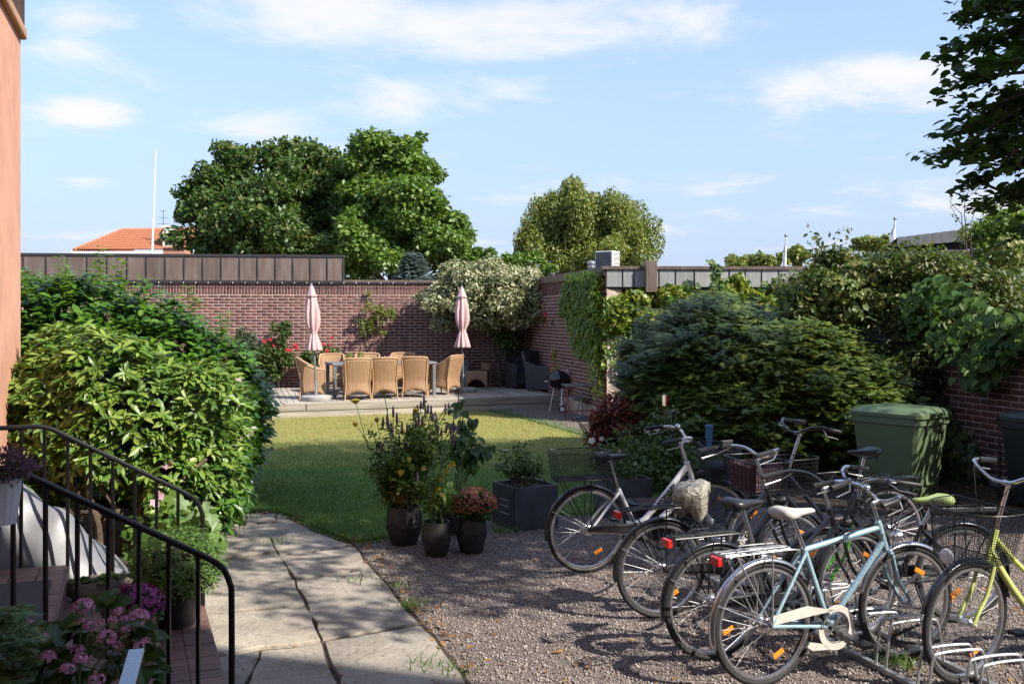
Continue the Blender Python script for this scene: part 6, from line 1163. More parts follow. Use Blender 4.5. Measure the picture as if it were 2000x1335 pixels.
P = np.concatenate([along((cx+0.3*(q.x-cx), cy, 0.45), tuple(q), 70, 0.04) for q in RT]); n = len(P); A, B, C = axes(rdir(n)*0.6+[0, 0, 0.7], rdir(n)-[0, 0, 0.2], 0.042*(0.6+0.8*rng.random(n))); tag(inst_mesh('foliage', *LT['oval'], P, A, B, C, 'lf_rose', pl, pl), kind='stuff')
for o in pl.children:
    if o.name.startswith(('stem', 'foliage')): o.matrix_basis = Matrix.Rotation(-R(28), 4, 'Z') @ o.matrix_basis
p = at(985, 882, cy); sl_ = thing('solar_lamp', 'small solar stake lamp in the slate planter', 'lamp', (p.x, p.y, 0.40)); m = MB(); m.tube([(0.06, 0, 0), (0, 0, p.z-0.4)], 0.006, 5); m.build('stake', 'twig', sl_); m = MB(); m.box((0, 0, p.z-0.39), (0.09, 0.07, 0.015)); m.build('panel', 'flat_bar', sl_, smooth=0)
pl2 = planter('dark slate planter behind the front wheel of the white bicycle', (1.97, 10.15, 0), 0.46, 0.42, R(18)); foliage('foliage', clumps([(1.97, 10.15, 0.55, 0.25, 0.25, 0.18)], 14, (0.4, 0.7)), 700, 0.05, 'oval', 'lf_rose', pl2, pl2)
pl3 = planter('dark slate planter behind the white bicycle saddle', (1.15, 10.4, 0), 0.46, 0.40, R(20)); foliage('foliage', clumps([(1.15, 10.4, 0.55, 0.25, 0.25, 0.2)], 14, (0.4, 0.7)), 700, 0.05, 'oval', 'lf_rose', pl3, pl3)
for q in (pl2, pl3):
    for o in q.children:
        if o.name.startswith('foliage'): o.matrix_basis = Matrix.Rotation(-q.rotation_euler.z, 4, 'Z')
# dark plastic tub lying behind the white bicycle, blue post
dt = thing('garden_tub', 'dark plastic garden trough lying behind the white bicycle', 'trough', (1.42, 9.35, 0), R(14)); m = MB(); Rg = []
for z, k in ((0, 0.86), (0.30, 1.0), (0.34, 1.05)): Rg.append([(0.34*k*a, 0.17*k*b, z) for a, b in ((-1, -0.6), (-0.8, -1), (0.8, -1), (1, -0.6), (1, 0.6), (0.8, 1), (-0.8, 1), (-1, 0.6))])
m.loft(Rg); m.build('shell', 'black_plastic', dt); m = MB(); m.box((0, 0, 0.345), (0.56, 0.24, 0.012)); m.build('soil', 'soil', dt)
bp = at(1385, 852, 11.6); bpo = thing('blue_tap_post', 'short blue post standing behind the front basket', 'post', (bp.x, 11.6, 0)); m = MB(); m.box((0, 0, bp.z/2), (0.055, 0.055, bp.z)); m.build('post', 'blue_post', bpo, smooth=0, bev=0.005); m = MB(); m.box((0, 0, bp.z+0.12), (0.08, 0.08, 0.03)); m.build('cap', 'blue_post', bpo, smooth=0); m = MB(); m.box((0, 0, bp.z+0.05), (0.065, 0.065, 0.12)); m.build('head', 'blue_post', bpo, smooth=0)
# ------------------------------------------------------------------ the tiled steps, in their own frame: s down the flight, v across, away from the viewer
Q0 = Vector((-1.36, 4.78, 0)); su, sv = Vector((0.932, 0.362, 0)), Vector((-0.362, 0.932, 0))
def W(s, v, z=0.0): return Q0+su*s+sv*v+Vector((0, 0, z))
TS = Matrix(((su.x, sv.x, 0, 0), (su.y, sv.y, 0, 0), (0, 0, 1, 0), (0, 0, 0, 1)))
stp = thing('entrance_steps', 'tiled entrance steps leading up to the house door', 'steps', tuple(Q0), math.atan2(su.y, su.x))
RISE = [(0.02, -0.30, 0.165), (-0.30, -0.80, 0.33), (-0.80, -2.6, 0.50)]
for a, b, z in RISE:
    m = MB(); m.box(((a+b)/2-(0.5 if z < 0.5 else 0)*0, 1.0, (z-0.012)/2), (a-b, 1.92, z-0.012)); m.build('step_block', 'grout', stp, smooth=0)
    ds_, dv_ = 0.155, 0.1165; ns = int(round((a-b)/ds_)); ds_ = (a-b)/ns; nv_ = int(1.94/dv_)
    for i in range(min(ns, 8)):
        for j in range(nv_):
            m = MB(); m.box((0, 0, 0), (ds_-0.006, dv_-0.006, 0.012)); key = (round(ds_, 4),)
            if 'tile_mesh' not in globals() or key not in tile_mesh:
                if 'tile_mesh' not in globals(): tile_mesh = {}
                tile_mesh[key] = m.mesh('tile', 'step_tile', 0)
            o = bpy.data.objects.new('tile', tile_mesh[key]); link(o, stp); o.location = (a-ds_*(i+0.5), 0.04+dv_*(j+0.5), z-0.006+rng.normal()*0.0008)
    nt = int(1.94/0.235)
    for j in range(nt):
        key = ('r', z)
        if key not in tile_mesh: m = MB(); m.box((0, 0, 0), (0.012, 0.229, 0.14)); tile_mesh[key] = m.mesh('riser_tile', 'step_tile', 0)
        o = bpy.data.objects.new('riser_tile', tile_mesh[key]); link(o, stp); o.location = (a+0.007, 0.04+0.235*(j+0.5), z-0.084)
# door mat
dm = thing('door_mat', 'dark bristle door mat on the top landing', 'mat', tuple(W(-1.25, 0.95, 0.502)), math.atan2(su.y, su.x)); m = MB(); m.box((0, 0, 0.009), (0.78, 1.05, 0.016)); m.build('mat', 'doormat', dm, smooth=0, bev=0.004)
# ------------------------------------------------------------------ iron railings
def rail_z(s): return 1.37 if s < -0.92 else 1.37-0.565*(s+0.92)
def railing(label, v, s0, send, drop):
    t = thing('iron_railing', label, 'railing', tuple(W(-0.5, v)), 0, 'black iron railings of the steps'); m = MB(); pts = []
    s = s0
    while s < send-0.16: pts.append(W(s, v, rail_z(s))); s += 0.08
    ze = rail_z(send-0.16); pts += [W(send-0.10, v, ze-0.035), W(send-0.04, v, ze-0.085), W(send-0.008, v, ze-0.16), W(send, v, ze-0.26), W(send, v, 0.02)]
    m.tube(catmull(pts, 3), 0.0155, 8); m.build('handrail', 'black_metal', t, w=t)
    s = send-0.155
    while s > s0:
        zb = 0.02
        for a, b, z in RISE:
            if s < a: zb = z
        m = MB(); m.bar(W(s, v, (zb if drop else max(0.02, zb))-0.0), W(s, v, rail_z(s)-0.008), 0.017, 0.017); m.build('baluster', 'black_metal', t, w=t, smooth=0); s -= 0.132
    return t
railing('near black iron railing of the steps, closest to the hydrangea', 0.03, -1.25, 0.02, True)
railing('far black iron railing of the steps, in front of the rhododendron', 1.93, -2.4, 0.02, True)
hr = thing('flat_handrail', 'short flat topped iron handrail in the lower left foreground', 'railing', (-1.3, 3.45, 0)); m = MB(); m.bar((-1.305, 3.47, 0.895), (-1.0, 2.4, 0.895), 0.052, 0.012); m.build('handrail', 'flat_bar', hr, w=hr, smooth=0, bev=0.002)
for k in (0.04, 0.5, 0.95): p = Vector((-1.305, 3.47, 0)).lerp(Vector((-1.0, 2.4, 0)), k); m = MB(); m.bar(p, p+Vector((0, 0, 0.888)), 0.022, 0.022); m.build('post', 'black_metal', hr, w=hr, smooth=0)
# ------------------------------------------------------------------ plants and things on the steps
p = W(-0.16, 1.52, 0.166); bx = thing('box_plant', 'round light green shrub in a black plastic pot on the lowest step', 'potted plant', tuple(p))
m = MB(); m.lathe([(0.105, 0), (0.135, 0.22), (0.145, 0.225), (0.145, 0.25), (0.13, 0.25), (0.13, 0.22)], 24, cap=True); m.build('pot', 'black_plastic', bx)
E = [(p.x, p.y, p.z+0.37, 0.245, 0.24, 0.175)]; core(bx, E, 0.72); P, D = surf(E, 420, None, 0.35, 0.1); D = nrm(D*0.8+[0, 0, 0.5]); shoots(bx, P, D, 9, 0.06, 0.032, 'long', 'lf_box', 'foliage', 0, 0.7)
p = W(-0.42, 0.50, 0.331); cm = thing('purple_chrysanthemum', 'dome of magenta chrysanthemums in a terracotta pot on the steps', 'potted plant', tuple(p)); m = MB(); m.lathe([(0.07, 0), (0.10, 0.15), (0.112, 0.155), (0.112, 0.19), (0.095, 0.19)], 22); m.build('pot', 'terracotta', cm)
E = [(p.x, p.y, p.z+0.25, 0.15, 0.145, 0.10)]; core(cm, E, 0.85); d = rdir(1200); d = d[d[:, 2] > -0.3][:330]; P = np.array(E[0][:3])+d*[0.152, 0.148, 0.105]; A, B, C = axes(d+rdir(len(d))*0.25, rdir(len(d)), 0.0135*(0.8+0.4*rng.random(len(d)))); inst_parts('flower', *LT['mum'], P[:300], A[:300], B[:300], C[:300], 'fl_magenta', cm, cm); foliage('foliage', [(p.x, p.y, p.z+0.22, 0.145, 0.14, 0.09)], 300, 0.035, 'oval', 'lf_philo', cm, cm)
# hydrangea in front of the near railing
hq = at(178, 1275, 4.2); hg = thing('pink_hydrangea', 'pink mophead hydrangea in front of the near railing', 'potted plant', (hq.x, 4.2, 0)); m = MB(); m.lathe([(0.13, 0), (0.18, 0.28), (0.19, 0.30), (0.17, 0.30)], 22); m.build('pot', 'terracotta', hg)
HF = [(164, 1184, 22), (270, 1205, 22), (232, 1194, 12), (220, 1210, 11), (175, 1222, 13), (208, 1244, 20), (224, 1259, 15), (80, 1244, 15), (94, 1282, 17), (153, 1270, 16), (157, 1285, 15), (131, 1306, 16), (190, 1326, 17), (272, 1261, 12), (160, 1212, 8), (198, 1213, 8), (245, 1228, 10), (243, 1207, 9), (285, 1250, 9), (60, 1215, 8)]
P, N, S_, key_ = [], [], [], []
for x, y, r in HF:
    Y = 4.10+rng.normal()*0.04; q = at(x, y, Y); rr = 0.86*r/F*Y; o = MB(); k = 46
    for dvec in rdir(k*2)[:k]:
        if dvec[2] < -0.35: continue
        P.append((q.x+dvec[0]*rr, q.y+dvec[1]*rr, q.z+dvec[2]*rr*0.75)); N.append(tuple(dvec)); S_.append(rr*0.34); key_.append(HF.index((x, y, r)))
P, N = np.array(P), np.array(N); A, B, C = axes(N, rdir(len(P)), np.array(S_)); HI = A, B, C
# one object for each flower head
key = np.array(key_)
for h in range(len(HF)):
    k = np.where(key == h)[0]
    if len(k): tag(inst_mesh('flower_head', *LT['flower5'], P[k], A[k], B[k], C[k], 'fl_hyd', hg, hg))
P, N, U = [], [], []
for i in range(190):
    x, y = rng.uniform(45, 300), rng.uniform(1195, 1400); Y = 4.24+abs(rng.normal())*0.10
    if x < 110 and y < 1225: continue
    P.append(tuple(at(x, y, Y))); N.append((rng.normal()*0.35, -0.5+rng.normal()*0.3, 1.0)); U.append(((x-178)/120+rng.normal()*0.4, -0.6+rng.normal()*0.4, -0.25))
for x, y in ((200, 1165), (190, 1175), (215, 1172), (115, 1215), (128, 1220), (100, 1222), (122, 1232), (205, 1180)): P.append(tuple(at(x, y+12, 4.25))); N.append((0, -0.6, 0.8)); U.append((rng.normal()*0.6, -0.1, 0.8))
n = len(P); A, B, C = axes(np.array(N), np.array(U), 0.095*(0.7+0.6*rng.random(n))); inst_parts('leaf', *LT['heart'], np.array(P), A, B, C, 'lf_philo', hg, hg)
m = MB(); [m.tube(catmull([(hq.x+rng.normal()*0.06, 4.2, 0.28), (hq.x+rng.normal()*0.12, 4.2, 0.5), tuple(at(x, y, 4.2))], 4), 0.004, 4) for x, y, r in HF[::2]]; m.build('stem', 'green_stem', hg, w=hg)
# feathery conifer at the very corner
cf = thing('feathery_conifer', 'soft light green conifer sprays in the lower left corner', 'shrub', (-1.95, 3.65, 0)); P, U = [], []
for x0, y0, x1, y1 in ((-30, 1215, 55, 1195), (-30, 1240, 70, 1232), (-30, 1265, 60, 1250), (-30, 1290, 45, 1300), (-30, 1320, 50, 1290), (-30, 1200, 30, 1188), (-20, 1335, 30, 1330), (-20, 1250, 62, 1262)):
    a, b = at(x0, y0, 3.75), at(x1, y1, 3.65+rng.normal()*0.06); d = (b-a).normalized()
    for k in range(46): q = a.lerp(b, k/45)+Vector(rng.normal(size=3))*0.012; P.append(tuple(q)); U.append((d.x*0.8+rng.normal()*0.35, d.y+rng.normal()*0.5, d.z+rng.normal()*0.35))
P = np.array(P); n = len(P); A, B, C = axes(rdir(n)*0.4+[0, -0.3, 1], np.array(U), 0.05*(0.6+0.7*rng.random(n))); tag(inst_mesh('foliage', *LT['spray'], P, A, B, C, 'lf_fir', cf, cf), kind='stuff')
m = MB(); m.tube([(-1.95, 3.65, 0), (-2.0, 3.75, 1.0)], [0.02, 0.008], 6); m.build('stem', 'bark', cf, w=cf)
# hanging planter with heather on the near railing
q = W(-0.985, -0.06, 1.15); hp = thing('rail_planter', 'white ribbed pot of faded heather hung on the near railing', 'planter', tuple(q)); Rg = []
for z, k in ((0, 0.80), (0.02, 0.84), (0.15, 1.0), (0.19, 1.04), (0.195, 0.98)): Rg.append([(0.10*k*math.cos(a)*(1+0.02*math.cos(18*a)), 0.085*k*math.sin(a)*(1+0.02*math.cos(18*a)), z) for a in [2*math.pi*i/72 for i in range(72)]])
m = MB(); m.loft(Rg); m.build('pot', 'pot_white', hp); m = MB(); m.tube([(0, 0.08, 0.17), (0, 0.10, 0.24), (0, 0.03, 0.245)], 0.006, 5); m.build('hook', 'pot_white', hp)
c = (q.x+0.02, q.y, q.z+0.25); n = 900; P, D = blob_points([(c[0], c[1], c[2], 0.15, 0.11, 0.075)], n, 0.6); A, B, C = axes(rdir(n), D+[0, 0, 0.6], 0.026*(0.6+0.8*rng.random(n))); tag(inst_mesh('heather', *LT['long'], P, A, B, C, 'fl_heather', hp, hp), kind='stuff'); foliage('leaves', [(c[0], c[1], c[2]-0.02, 0.13, 0.10, 0.06)], 300, 0.03, 'long', 'lf_philo', hp, hp)
# stone trough with succulents
q = W(-0.60, 1.70, 0.331); sg = thing('stone_trough', 'small rough stone trough of succulents on the second step', 'trough', tuple(q), math.atan2(su.y, su.x)+0.2); Rg = []
for z, k in ((0, 0.80), (0.03, 0.97), (0.09, 1.0), (0.115, 0.93), (0.11, 0.80), (0.07, 0.75)): Rg.append([(0.20*k*math.cos(a)*(1+0.06*math.sin(3*a+1)), 0.115*k*math.sin(a)*(1+0.05*math.sin(5*a)), z) for a in [2*math.pi*i/26 for i in range(26)]])
m = MB(); m.loft(Rg); m.build('trough', 'stone_rough', sg)
n = 120; P = np.c_[rng.normal(0, 0.075, n), rng.normal(0, 0.04, n), 0.095+0.025*rng.random(n)]; A, B, C = axes(rdir(n)*0.3+[0, 0, 1], rdir(n), np.full(n, 0.022)); tag(inst_mesh('succulents', *LT['rose'], P, A, B, C, 'lf_vine', sg), kind='stuff')
# crumpled tarpaulin beyond the far railing
tp = thing('tarpaulin', 'crumpled light grey tarpaulin sheet beyond the far railing', 'tarpaulin', tuple(W(-1.2, 2.3))); P = []
for i in range(34):
    a = i/33; s = -2.3+2.05*a; ridge = float(np.interp(s, [-2.4, -1.2, -0.85, -0.6, -0.45, -0.25], [1.0, 0.95, 0.80, 0.52, 0.34, 0.06])); row = []
    for j in range(22):
        b = j/21; v = 2.02+0.75*b; h = ridge*math.sin(math.pi*min(1, 0.12+0.95*b)*0.98)**0.8; h += 0.05*math.sin(a*19+b*6)*(0.3+b)+0.035*math.sin(a*33-b*13); row.append(W(s+0.04*math.sin(b*9), v, max(0.035+0.01*math.sin(a*40+b*20), h)))
    P.append(row)
sheet('sheet', P, None, 'tarp', tp, 0.004, w=tp)
# ------------------------------------------------------------------ bicycles: local frame x forward, y left, z up, origin under the rear axle
spoke_mesh = {}
def wheel(t, ax, Rw, T, name='wheel', hubr=0.022, spokes=30, rim='alloy', tyre_w=0.0175, wall=False):
    """tyre with rim, hub and single spokes as its pieces; ax axle point, T extra steering matrix"""
    Q = T @ Matrix.Translation(ax)
    def ring(R0, r, n=56, k=8, sx=1.0):
        m = MB(); vs, fs = [], []
        for i in range(n):
            a = 2*math.pi*i/n
            for j in range(k): b = 2*math.pi*j/k; vs.append(((R0+r*math.cos(b))*math.cos(a), r*sx*math.sin(b), (R0+r*math.cos(b))*math.sin(a)))
        for i in range(n):
            for j in range(k): fs.append((i*k+j, i*k+(j+1) % k, ((i+1) % n)*k+(j+1) % k, ((i+1) % n)*k+j))
        m.add(vs, fs, Q); return m
    w = ring(Rw-tyre_w, tyre_w).build(name, 'rubber', t, 60)
    ring(Rw-2*tyre_w-0.007, 0.014, sx=1.0, k=6).build('rim', rim, w, 60)
    if wall: ring(Rw-1.75*tyre_w, 0.006, k=6, sx=2.6).build('tyre_wall', 'tyre_wall', w, 60)
    Tx = Q @ Matrix.Rotation(R(90), 4, 'X'); m = MB(); m.lathe([(hubr*0.5, -0.055), (hubr, -0.036), (hubr*1.25, -0.033), (hubr*0.8, -0.028), (hubr*0.8, 0.028), (hubr*1.25, 0.033), (hubr, 0.036), (hubr*0.5, 0.055)], 14, Tx); m.build('hub', 'chrome', w)
    key = (round(Rw, 3), round(hubr, 3)); L = Rw-2*tyre_w-0.004
    if key not in spoke_mesh:
        m = MB(); m.tube([(hubr*0.9, 0.031, 0.0), (L, 0.0, 0.0)], 0.00115, 3, cap=False); spoke_mesh[key] = m.mesh('spoke', 'spoke', 60)
    for i in range(spokes):
        o = bpy.data.objects.new('spoke', spoke_mesh[key]); link(o, w); a = 2*math.pi*i/spokes; flip = Matrix.Diagonal((1, 1 if i % 2 else -1, 1, 1)); sk = (0.22 if (i//2) % 2 else -0.22)
        # tangential lacing: start a little round the flange
        o.matrix_basis = Q @ Matrix.Rotation(-a, 4, 'Y') @ Matrix.Translation((L, 0, 0)) @ Matrix.Rotation(sk*hubr/L*3.2, 4, 'Y') @ Matrix.Translation((-L, 0, 0)) @ flip
    return w
def arcguard(t, ax, Rw, a0, a1, mt, T, wd=0.05, name='mudguard', stay=True):
    m = MB(); n = 30; vs, fs = [], []
    for i in range(n):
        a = R(a0+(a1-a0)*i/(n-1))
        for y, d in ((-wd/2, -0.012), (-wd/2*0.7, 0.002), (0, 0.007), (wd/2*0.7, 0.002), (wd/2, -0.012)): rr = Rw+0.014+d; vs.append((ax[0]+rr*math.cos(a), y, ax[2]+rr*math.sin(a)))
    fs = [(i*5+j, (i+1)*5+j, (i+1)*5+j+1, i*5+j+1) for i in range(n-1) for j in range(4)]; m.add(vs, fs, T); o = m.build(name, mt, t, 60); s = o.modifiers.new('thickness', 'SOLIDIFY'); s.thickness = 0.0015
    if stay:
        for k in (0.25,):
            a = R(a0+(a1-a0)*(1-k)); m = MB()
            for y in (-1, 1): m.tube([(ax[0], y*0.06, ax[2]), (ax[0]+(Rw+0.012)*math.cos(a), y*wd/2, ax[2]+(Rw+0.012)*math.sin(a))], 0.0022, 5, T=T)
            m.build('mudguard_stay', 'chrome', o)
    return o
def saddle(t, x, z, mt, post_from, wd=0.10, L=0.27, under='black_metal'):
    m = MB(); Rg = []
    for s, w_, zt, zb in ((-0.46, 0.55, 0.012, -0.02), (-0.42, 0.88, 0.030, -0.035), (-0.28, 1.0, 0.034, -0.042), (-0.10, 0.82, 0.022, -0.040), (0.08, 0.46, 0.014, -0.032), (0.30, 0.26, 0.012, -0.026), (0.46, 0.22, 0.010, -0.020), (0.52, 0.14, 0.0, -0.016)):
        Rg.append([(x+s*L, wd*w_*math.cos(a), z+(zt if math.sin(a) >= 0 else -zb)*(abs(math.sin(a))**0.7)*(1 if math.sin(a) >= 0 else -1)*(1-0.25*(math.cos(a) == 0))) for a in [2*math.pi*k/14 for k in range(14)]])
    m.loft(Rg); o = m.build('saddle', mt, t, 70)
    m = MB(); [m.tube([(x-0.10, y, z-0.035), (x-0.02, y*0.8, z-0.058), (x+0.11, y*0.5, z-0.02)], 0.0035, 5) for y in (-0.035, 0.035)]
    [m.tube([(x-0.09, y+0.016*math.cos(q), z-0.04-0.0045*k) if False else (x-0.09+0.014*math.cos(k*0.9), y+0.014*math.sin(k*0.9), z-0.036-0.0016*k) for k in range(28)], 0.0022, 4) for y in (-0.045, 0.045)]
    m.build('saddle_springs', under, o); o.children[0].name = 'saddle_spring'
    m = MB(); m.tube([post_from, (x-0.005, 0, z-0.045)], 0.0135, 10); m.build('seat_post', 'chrome', t); return o
def wire_basket(t, name, ring, z0, z1, flare, T, mt='black_metal', pitch=0.02, rings=9, r=0.0013, floor=True, rim=0.004):
    """wire mesh basket: ring = plan outline (x,y), grows by `flare` towards the top"""
    m = MB(); c = Vector((sum(p[0] for p in ring)/len(ring), sum(p[1] for p in ring)/len(ring)))
    dense = []
    for i in range(len(ring)):
        a, b = Vector(ring[i]), Vector(ring[(i+1) % len(ring)]); k = max(1, int((b-a).length/pitch)); dense += [a.lerp(b, j/k) for j in range(k)]
    def P(q, v): k = 1+flare*v; return (c.x+(q.x-c.x)*k, c.y+(q.y-c.y)*k, z0+(z1-z0)*v)
    for q in dense: m.tube([P(q, 0), P(q, 1)], r, 3, T=T, cap=False)
    for i in range(1, rings): m.tube([P(q, i/rings) for q in dense], r, 3, closed=True, T=T)
    if floor:
        xs = [q.x for q in dense]; ys = [q.y for q in dense]; x = min(xs)
        while x < max(xs):
            yy = [q.y for q in dense if abs(q.x-x) < pitch*1.2]
            if len(yy) > 1: m.tube([(x, min(yy), z0), (x, max(yy), z0)], r, 3, T=T, cap=False)
            x += pitch
        y = min(ys)
        while y < max(ys):
            xx = [q.x for q in dense if abs(q.y-y) < pitch*1.2]
            if len(xx) > 1: m.tube([(min(xx), y, z0), (max(xx), y, z0)], r, 3, T=T, cap=False)
            y += pitch
    o = m.build(name, mt, t, 0)
    m = MB(); m.tube([P(q, 1) for q in dense], rim, 6, closed=True, T=T); m.tube([P(q, 0) for q in dense], rim*0.8, 5, closed=True, T=T); m.build('basket_rim', mt, o); return o
def rrect(cx, cy, lx, ly, r=0.03):
    o = []
    for sx, sy, a0 in ((1, 1, 0), (-1, 1, 90), (-1, -1, 180), (1, -1, 270)):
        for k in range(4): a = R(a0+30*k); o.append((cx+sx*(lx/2-r)+r*math.cos(a), cy+sy*(ly/2-r)+r*math.sin(a)))
    return o
def dshape(cx, lx, ly):      # straight back, round front
    o = [(cx-lx/2, -ly/2), (cx-lx/2, ly/2)]; o += [(cx-lx/2+0.3*lx+0.7*lx*math.sin(a), ly/2*math.cos(a)) for a in [math.pi*k/12 for k in range(13)]]; return o
def lettering(t, text, a, b, size, side, mt, off=0.0):
    """flat letters along a tube from a to b (bike plane), on the side facing -y or +y"""
    cu = bpy.data.curves.new('lettering', 'FONT'); cu.body = text; cu.size = size; cu.extrude = 0.0006; cu.align_x = 'CENTER'; cu.align_y = 'CENTER'; cu.offset = 0.0012
    tmp = bpy.data.objects.new('tmp', cu); COL.objects.link(tmp); dg = bpy.context.evaluated_depsgraph_get(); me = bpy.data.meshes.new_from_object(tmp.evaluated_get(dg)); bpy.data.objects.remove(tmp)
    me.materials.clear(); me.materials.append(M[mt]); o = bpy.data.objects.new('lettering', me); link(o, t); a, b = Vector(a), Vector(b); d = (b-a).normalized(); nn = Vector((0, side, 0)); up = nn.cross(d)
    mid = (a+b)/2+nn*off; o.matrix_basis = Matrix(((d.x, up.x, nn.x, mid.x), (d.y, up.y, nn.y, mid.y), (d.z, up.z, nn.z, mid.z), (0, 0, 0, 1))); return o
def bicycle(label, rear, front, steer=0.0, lean=0.0, Rw=0.345, kind='step', frame='black_paint', guard='black_paint', sad='black_vinyl', bar='chrome', rack=None, guard_len=(35, 190), rearlight=True, chain=None, wall=False,
            sad_z=0.93, bar_z=1.04, bar_back=0.20, grip='black_plastic', tube_r=0.016, fork=None, reflectors=True, headlight=True, saddle_on=True, group='bicycles parked in the rack'):
    rear, front = Vector((*rear, 0)), Vector((*front, 0)); wb = (front-rear).length; t = thing('bicycle', label, 'bicycle', tuple(rear), 0, group)
    t.rotation_euler = Matrix.Rotation(math.atan2(front.y-rear.y, front.x-rear.x), 4, 'Z').to_3x3().to_4x4().to_euler(); t.rotation_euler.x = R(lean)
    fork = fork or frame; I = Matrix(); RA = (0, 0, Rw); FA = Vector((wb, 0, Rw)); HB = Vector((wb-0.165, 0, 0.70)); HT = Vector((wb-0.215, 0, 0.84)); ax_ = (HT-HB).normalized()
    T = Matrix.Translation(HB) @ Matrix.Rotation(R(steer), 4, ax_) @ Matrix.Translation(-HB)
    BB = Vector((0.455, 0, 0.285)); SC = Vector((0.275, 0, 0.74 if kind == 'diamond' else 0.66))
    rw = wheel(t, RA, Rw, I, 'rear_wheel', 0.036, wall=wall); fw = wheel(t, FA, Rw, T, 'front_wheel', 0.024, wall=wall)
    fr = MB(); fr.tube([BB, SC], tube_r, 10); fr.tube([HB-ax_*0.01, HT+ax_*0.01], tube_r*1.25, 10)
    if kind == 'diamond': fr.tube([SC-Vector((0, 0, 0.01)), HT-ax_*0.03], tube_r, 10); fr.tube([BB, HB+ax_*0.03], tube_r*1.12, 10)
    elif kind == 'twin':
        fr.tube(catmull([HT-ax_*0.02, (wb-0.42, 0, 0.585), (0.50, 0, 0.39), (0.34, 0, 0.37)], 5), tube_r*1.3, 10); fr.tube(catmull([HB+ax_*0.0, (wb-0.36, 0, 0.47), (0.52, 0, 0.31), BB], 5), tube_r*1.3, 10)
    else:
        fr.tube(catmull([HB+ax_*0.03, (wb-0.34, 0, 0.50), (0.60, 0, 0.32), BB], 5), tube_r*1.35, 10); fr.tube(catmull([HT-ax_*0.03, (wb-0.40, 0, 0.62), (0.48, 0, 0.45), (0.35, 0, 0.46)], 5), tube_r*0.9, 8)
    for y in (-1, 1):
        fr.tube([BB+Vector((-0.03, y*0.03, 0)), (0.15, y*0.05, Rw-0.02), (0, y*0.062, Rw)], tube_r*0.62, 7); fr.tube([SC+Vector((0, y*0.015, -0.03)), (0.14, y*0.045, (SC.z+Rw)/2), (0, y*0.062, Rw)], tube_r*0.58, 7)
    fo = fr.build('frame', frame, t)
    m = MB(); cr = HB-ax_*0.035; m.tube([HB, cr], tube_r*1.1, 8, T=T); m.tube([cr+Vector((0, -0.05, 0)), cr+Vector((0, 0.05, 0))], tube_r*0.8, 8, T=T)
    for y in (-1, 1): m.tube(catmull([cr+Vector((0, y*0.05, 0)), cr.lerp(FA, 0.5)+Vector((-0.025, y*0.05, 0)), FA+Vector((-0.04, y*0.05, 0.07)), FA+Vector((0, y*0.05, 0))], 4), tube_r*0.72, 8, T=T)
    m.build('fork', fork, t)
    arcguard(t, RA, Rw, guard_len[0], guard_len[1], guard, I); arcguard(t, FA, Rw, 15, 165, guard, T)
    if saddle_on: saddle(t, 0.205, sad_z, sad, tuple(SC))
    # handlebar
    c = HT+ax_*(bar_z-0.84)*0.98; m = MB(); m.tube([HT, c], 0.0125, 9, T=T); f_ = c+Vector((0.045, 0, 0.01)); m.tube([c-Vector((0.0, 0, 0.005)), f_], 0.014, 8, T=T); m.build('stem', bar if bar != 'black_paint' else 'alloy', t)
    hb = []
    for s in (-1, 1): hb.append([f_, f_+Vector((0.02, s*0.07, 0.012)), f_+Vector((0.0, s*0.17, 0.06)), f_+Vector((-0.07, s*0.25, 0.075)), f_+Vector((-bar_back*0.75, s*0.29, 0.062)), f_+Vector((-bar_back-0.06, s*0.305, 0.045))])
    m = MB(); m.tube(catmull(hb[0][::-1]+hb[1][1:], 4), 0.0112, 8, T=T); h = m.build('handlebar', bar, t)
    for s, q in zip((-1, 1), hb):
        m = MB(); m.tube([q[3].lerp(q[4], 0.6), q[4], q[5], q[5]+(q[5]-q[4])*0.12], 0.0165, 8, T=T); m.build('grip', grip, h)
        m = MB(); m.tube([q[3]+Vector((0.0, 0, -0.012)), q[4]+Vector((0.03, s*0.012, -0.045)), q[5]+Vector((0.02, s*0.01, -0.055))], 0.0045, 5, T=T); m.build('brake_lever', 'alloy', h)
    m = MB(); m.tube(catmull([tuple(T @ (hb[1][3]+Vector((0.0, 0, -0.01)))), tuple(T @ (f_+Vector((0.11, 0.10, -0.02)))), tuple(T @ (HT+Vector((0.07, 0.03, -0.05)))), tuple(HB+Vector((-0.03, 0.02, 0.0)))], 5), 0.0028, 4); m.build('brake_cable', 'black_plastic', h)
    m = MB(); m.tube(catmull([tuple(T @ (hb[0][3]+Vector((0.0, 0, -0.01)))), tuple(T @ (f_+Vector((0.13, -0.09, 0.02)))), tuple(T @ (HT+Vector((0.09, -0.03, -0.08)))), tuple(T @ (HB+Vector((0.03, -0.045, -0.06))))], 5), 0.0028, 4); m.build('brake_cable', 'black_plastic', h)
    # crank, pedals, chain cover
    Tx = Matrix.Translation(BB) @ Matrix.Rotation(R(90), 4, 'X')
    if chain == 'open':
        m = MB(); m.lathe([(0.082, 0.052), (0.090, 0.052), (0.090, 0.055), (0.082, 0.055)], 30, Tx, cap=False); [m.bar((BB.x, -0.053, BB.z), (BB.x+0.085*math.cos(a), -0.053, BB.z+0.085*math.sin(a)), 0.004, 0.012) for a in [2*math.pi*k/5 for k in range(5)]]; ck = m.build('chainring', 'alloy', t)
        # pale plastic chain cover: long strip above the chain ending in an open disc with a tail
        m = MB(); ou, inn = [], []
        for k in range(27): a = R(120-k*11.5); ou.append((BB.x+0.128*math.cos(a), BB.z+0.128*math.sin(a))); inn.append((BB.x+0.092*math.cos(a), BB.z+0.092*math.sin(a)))
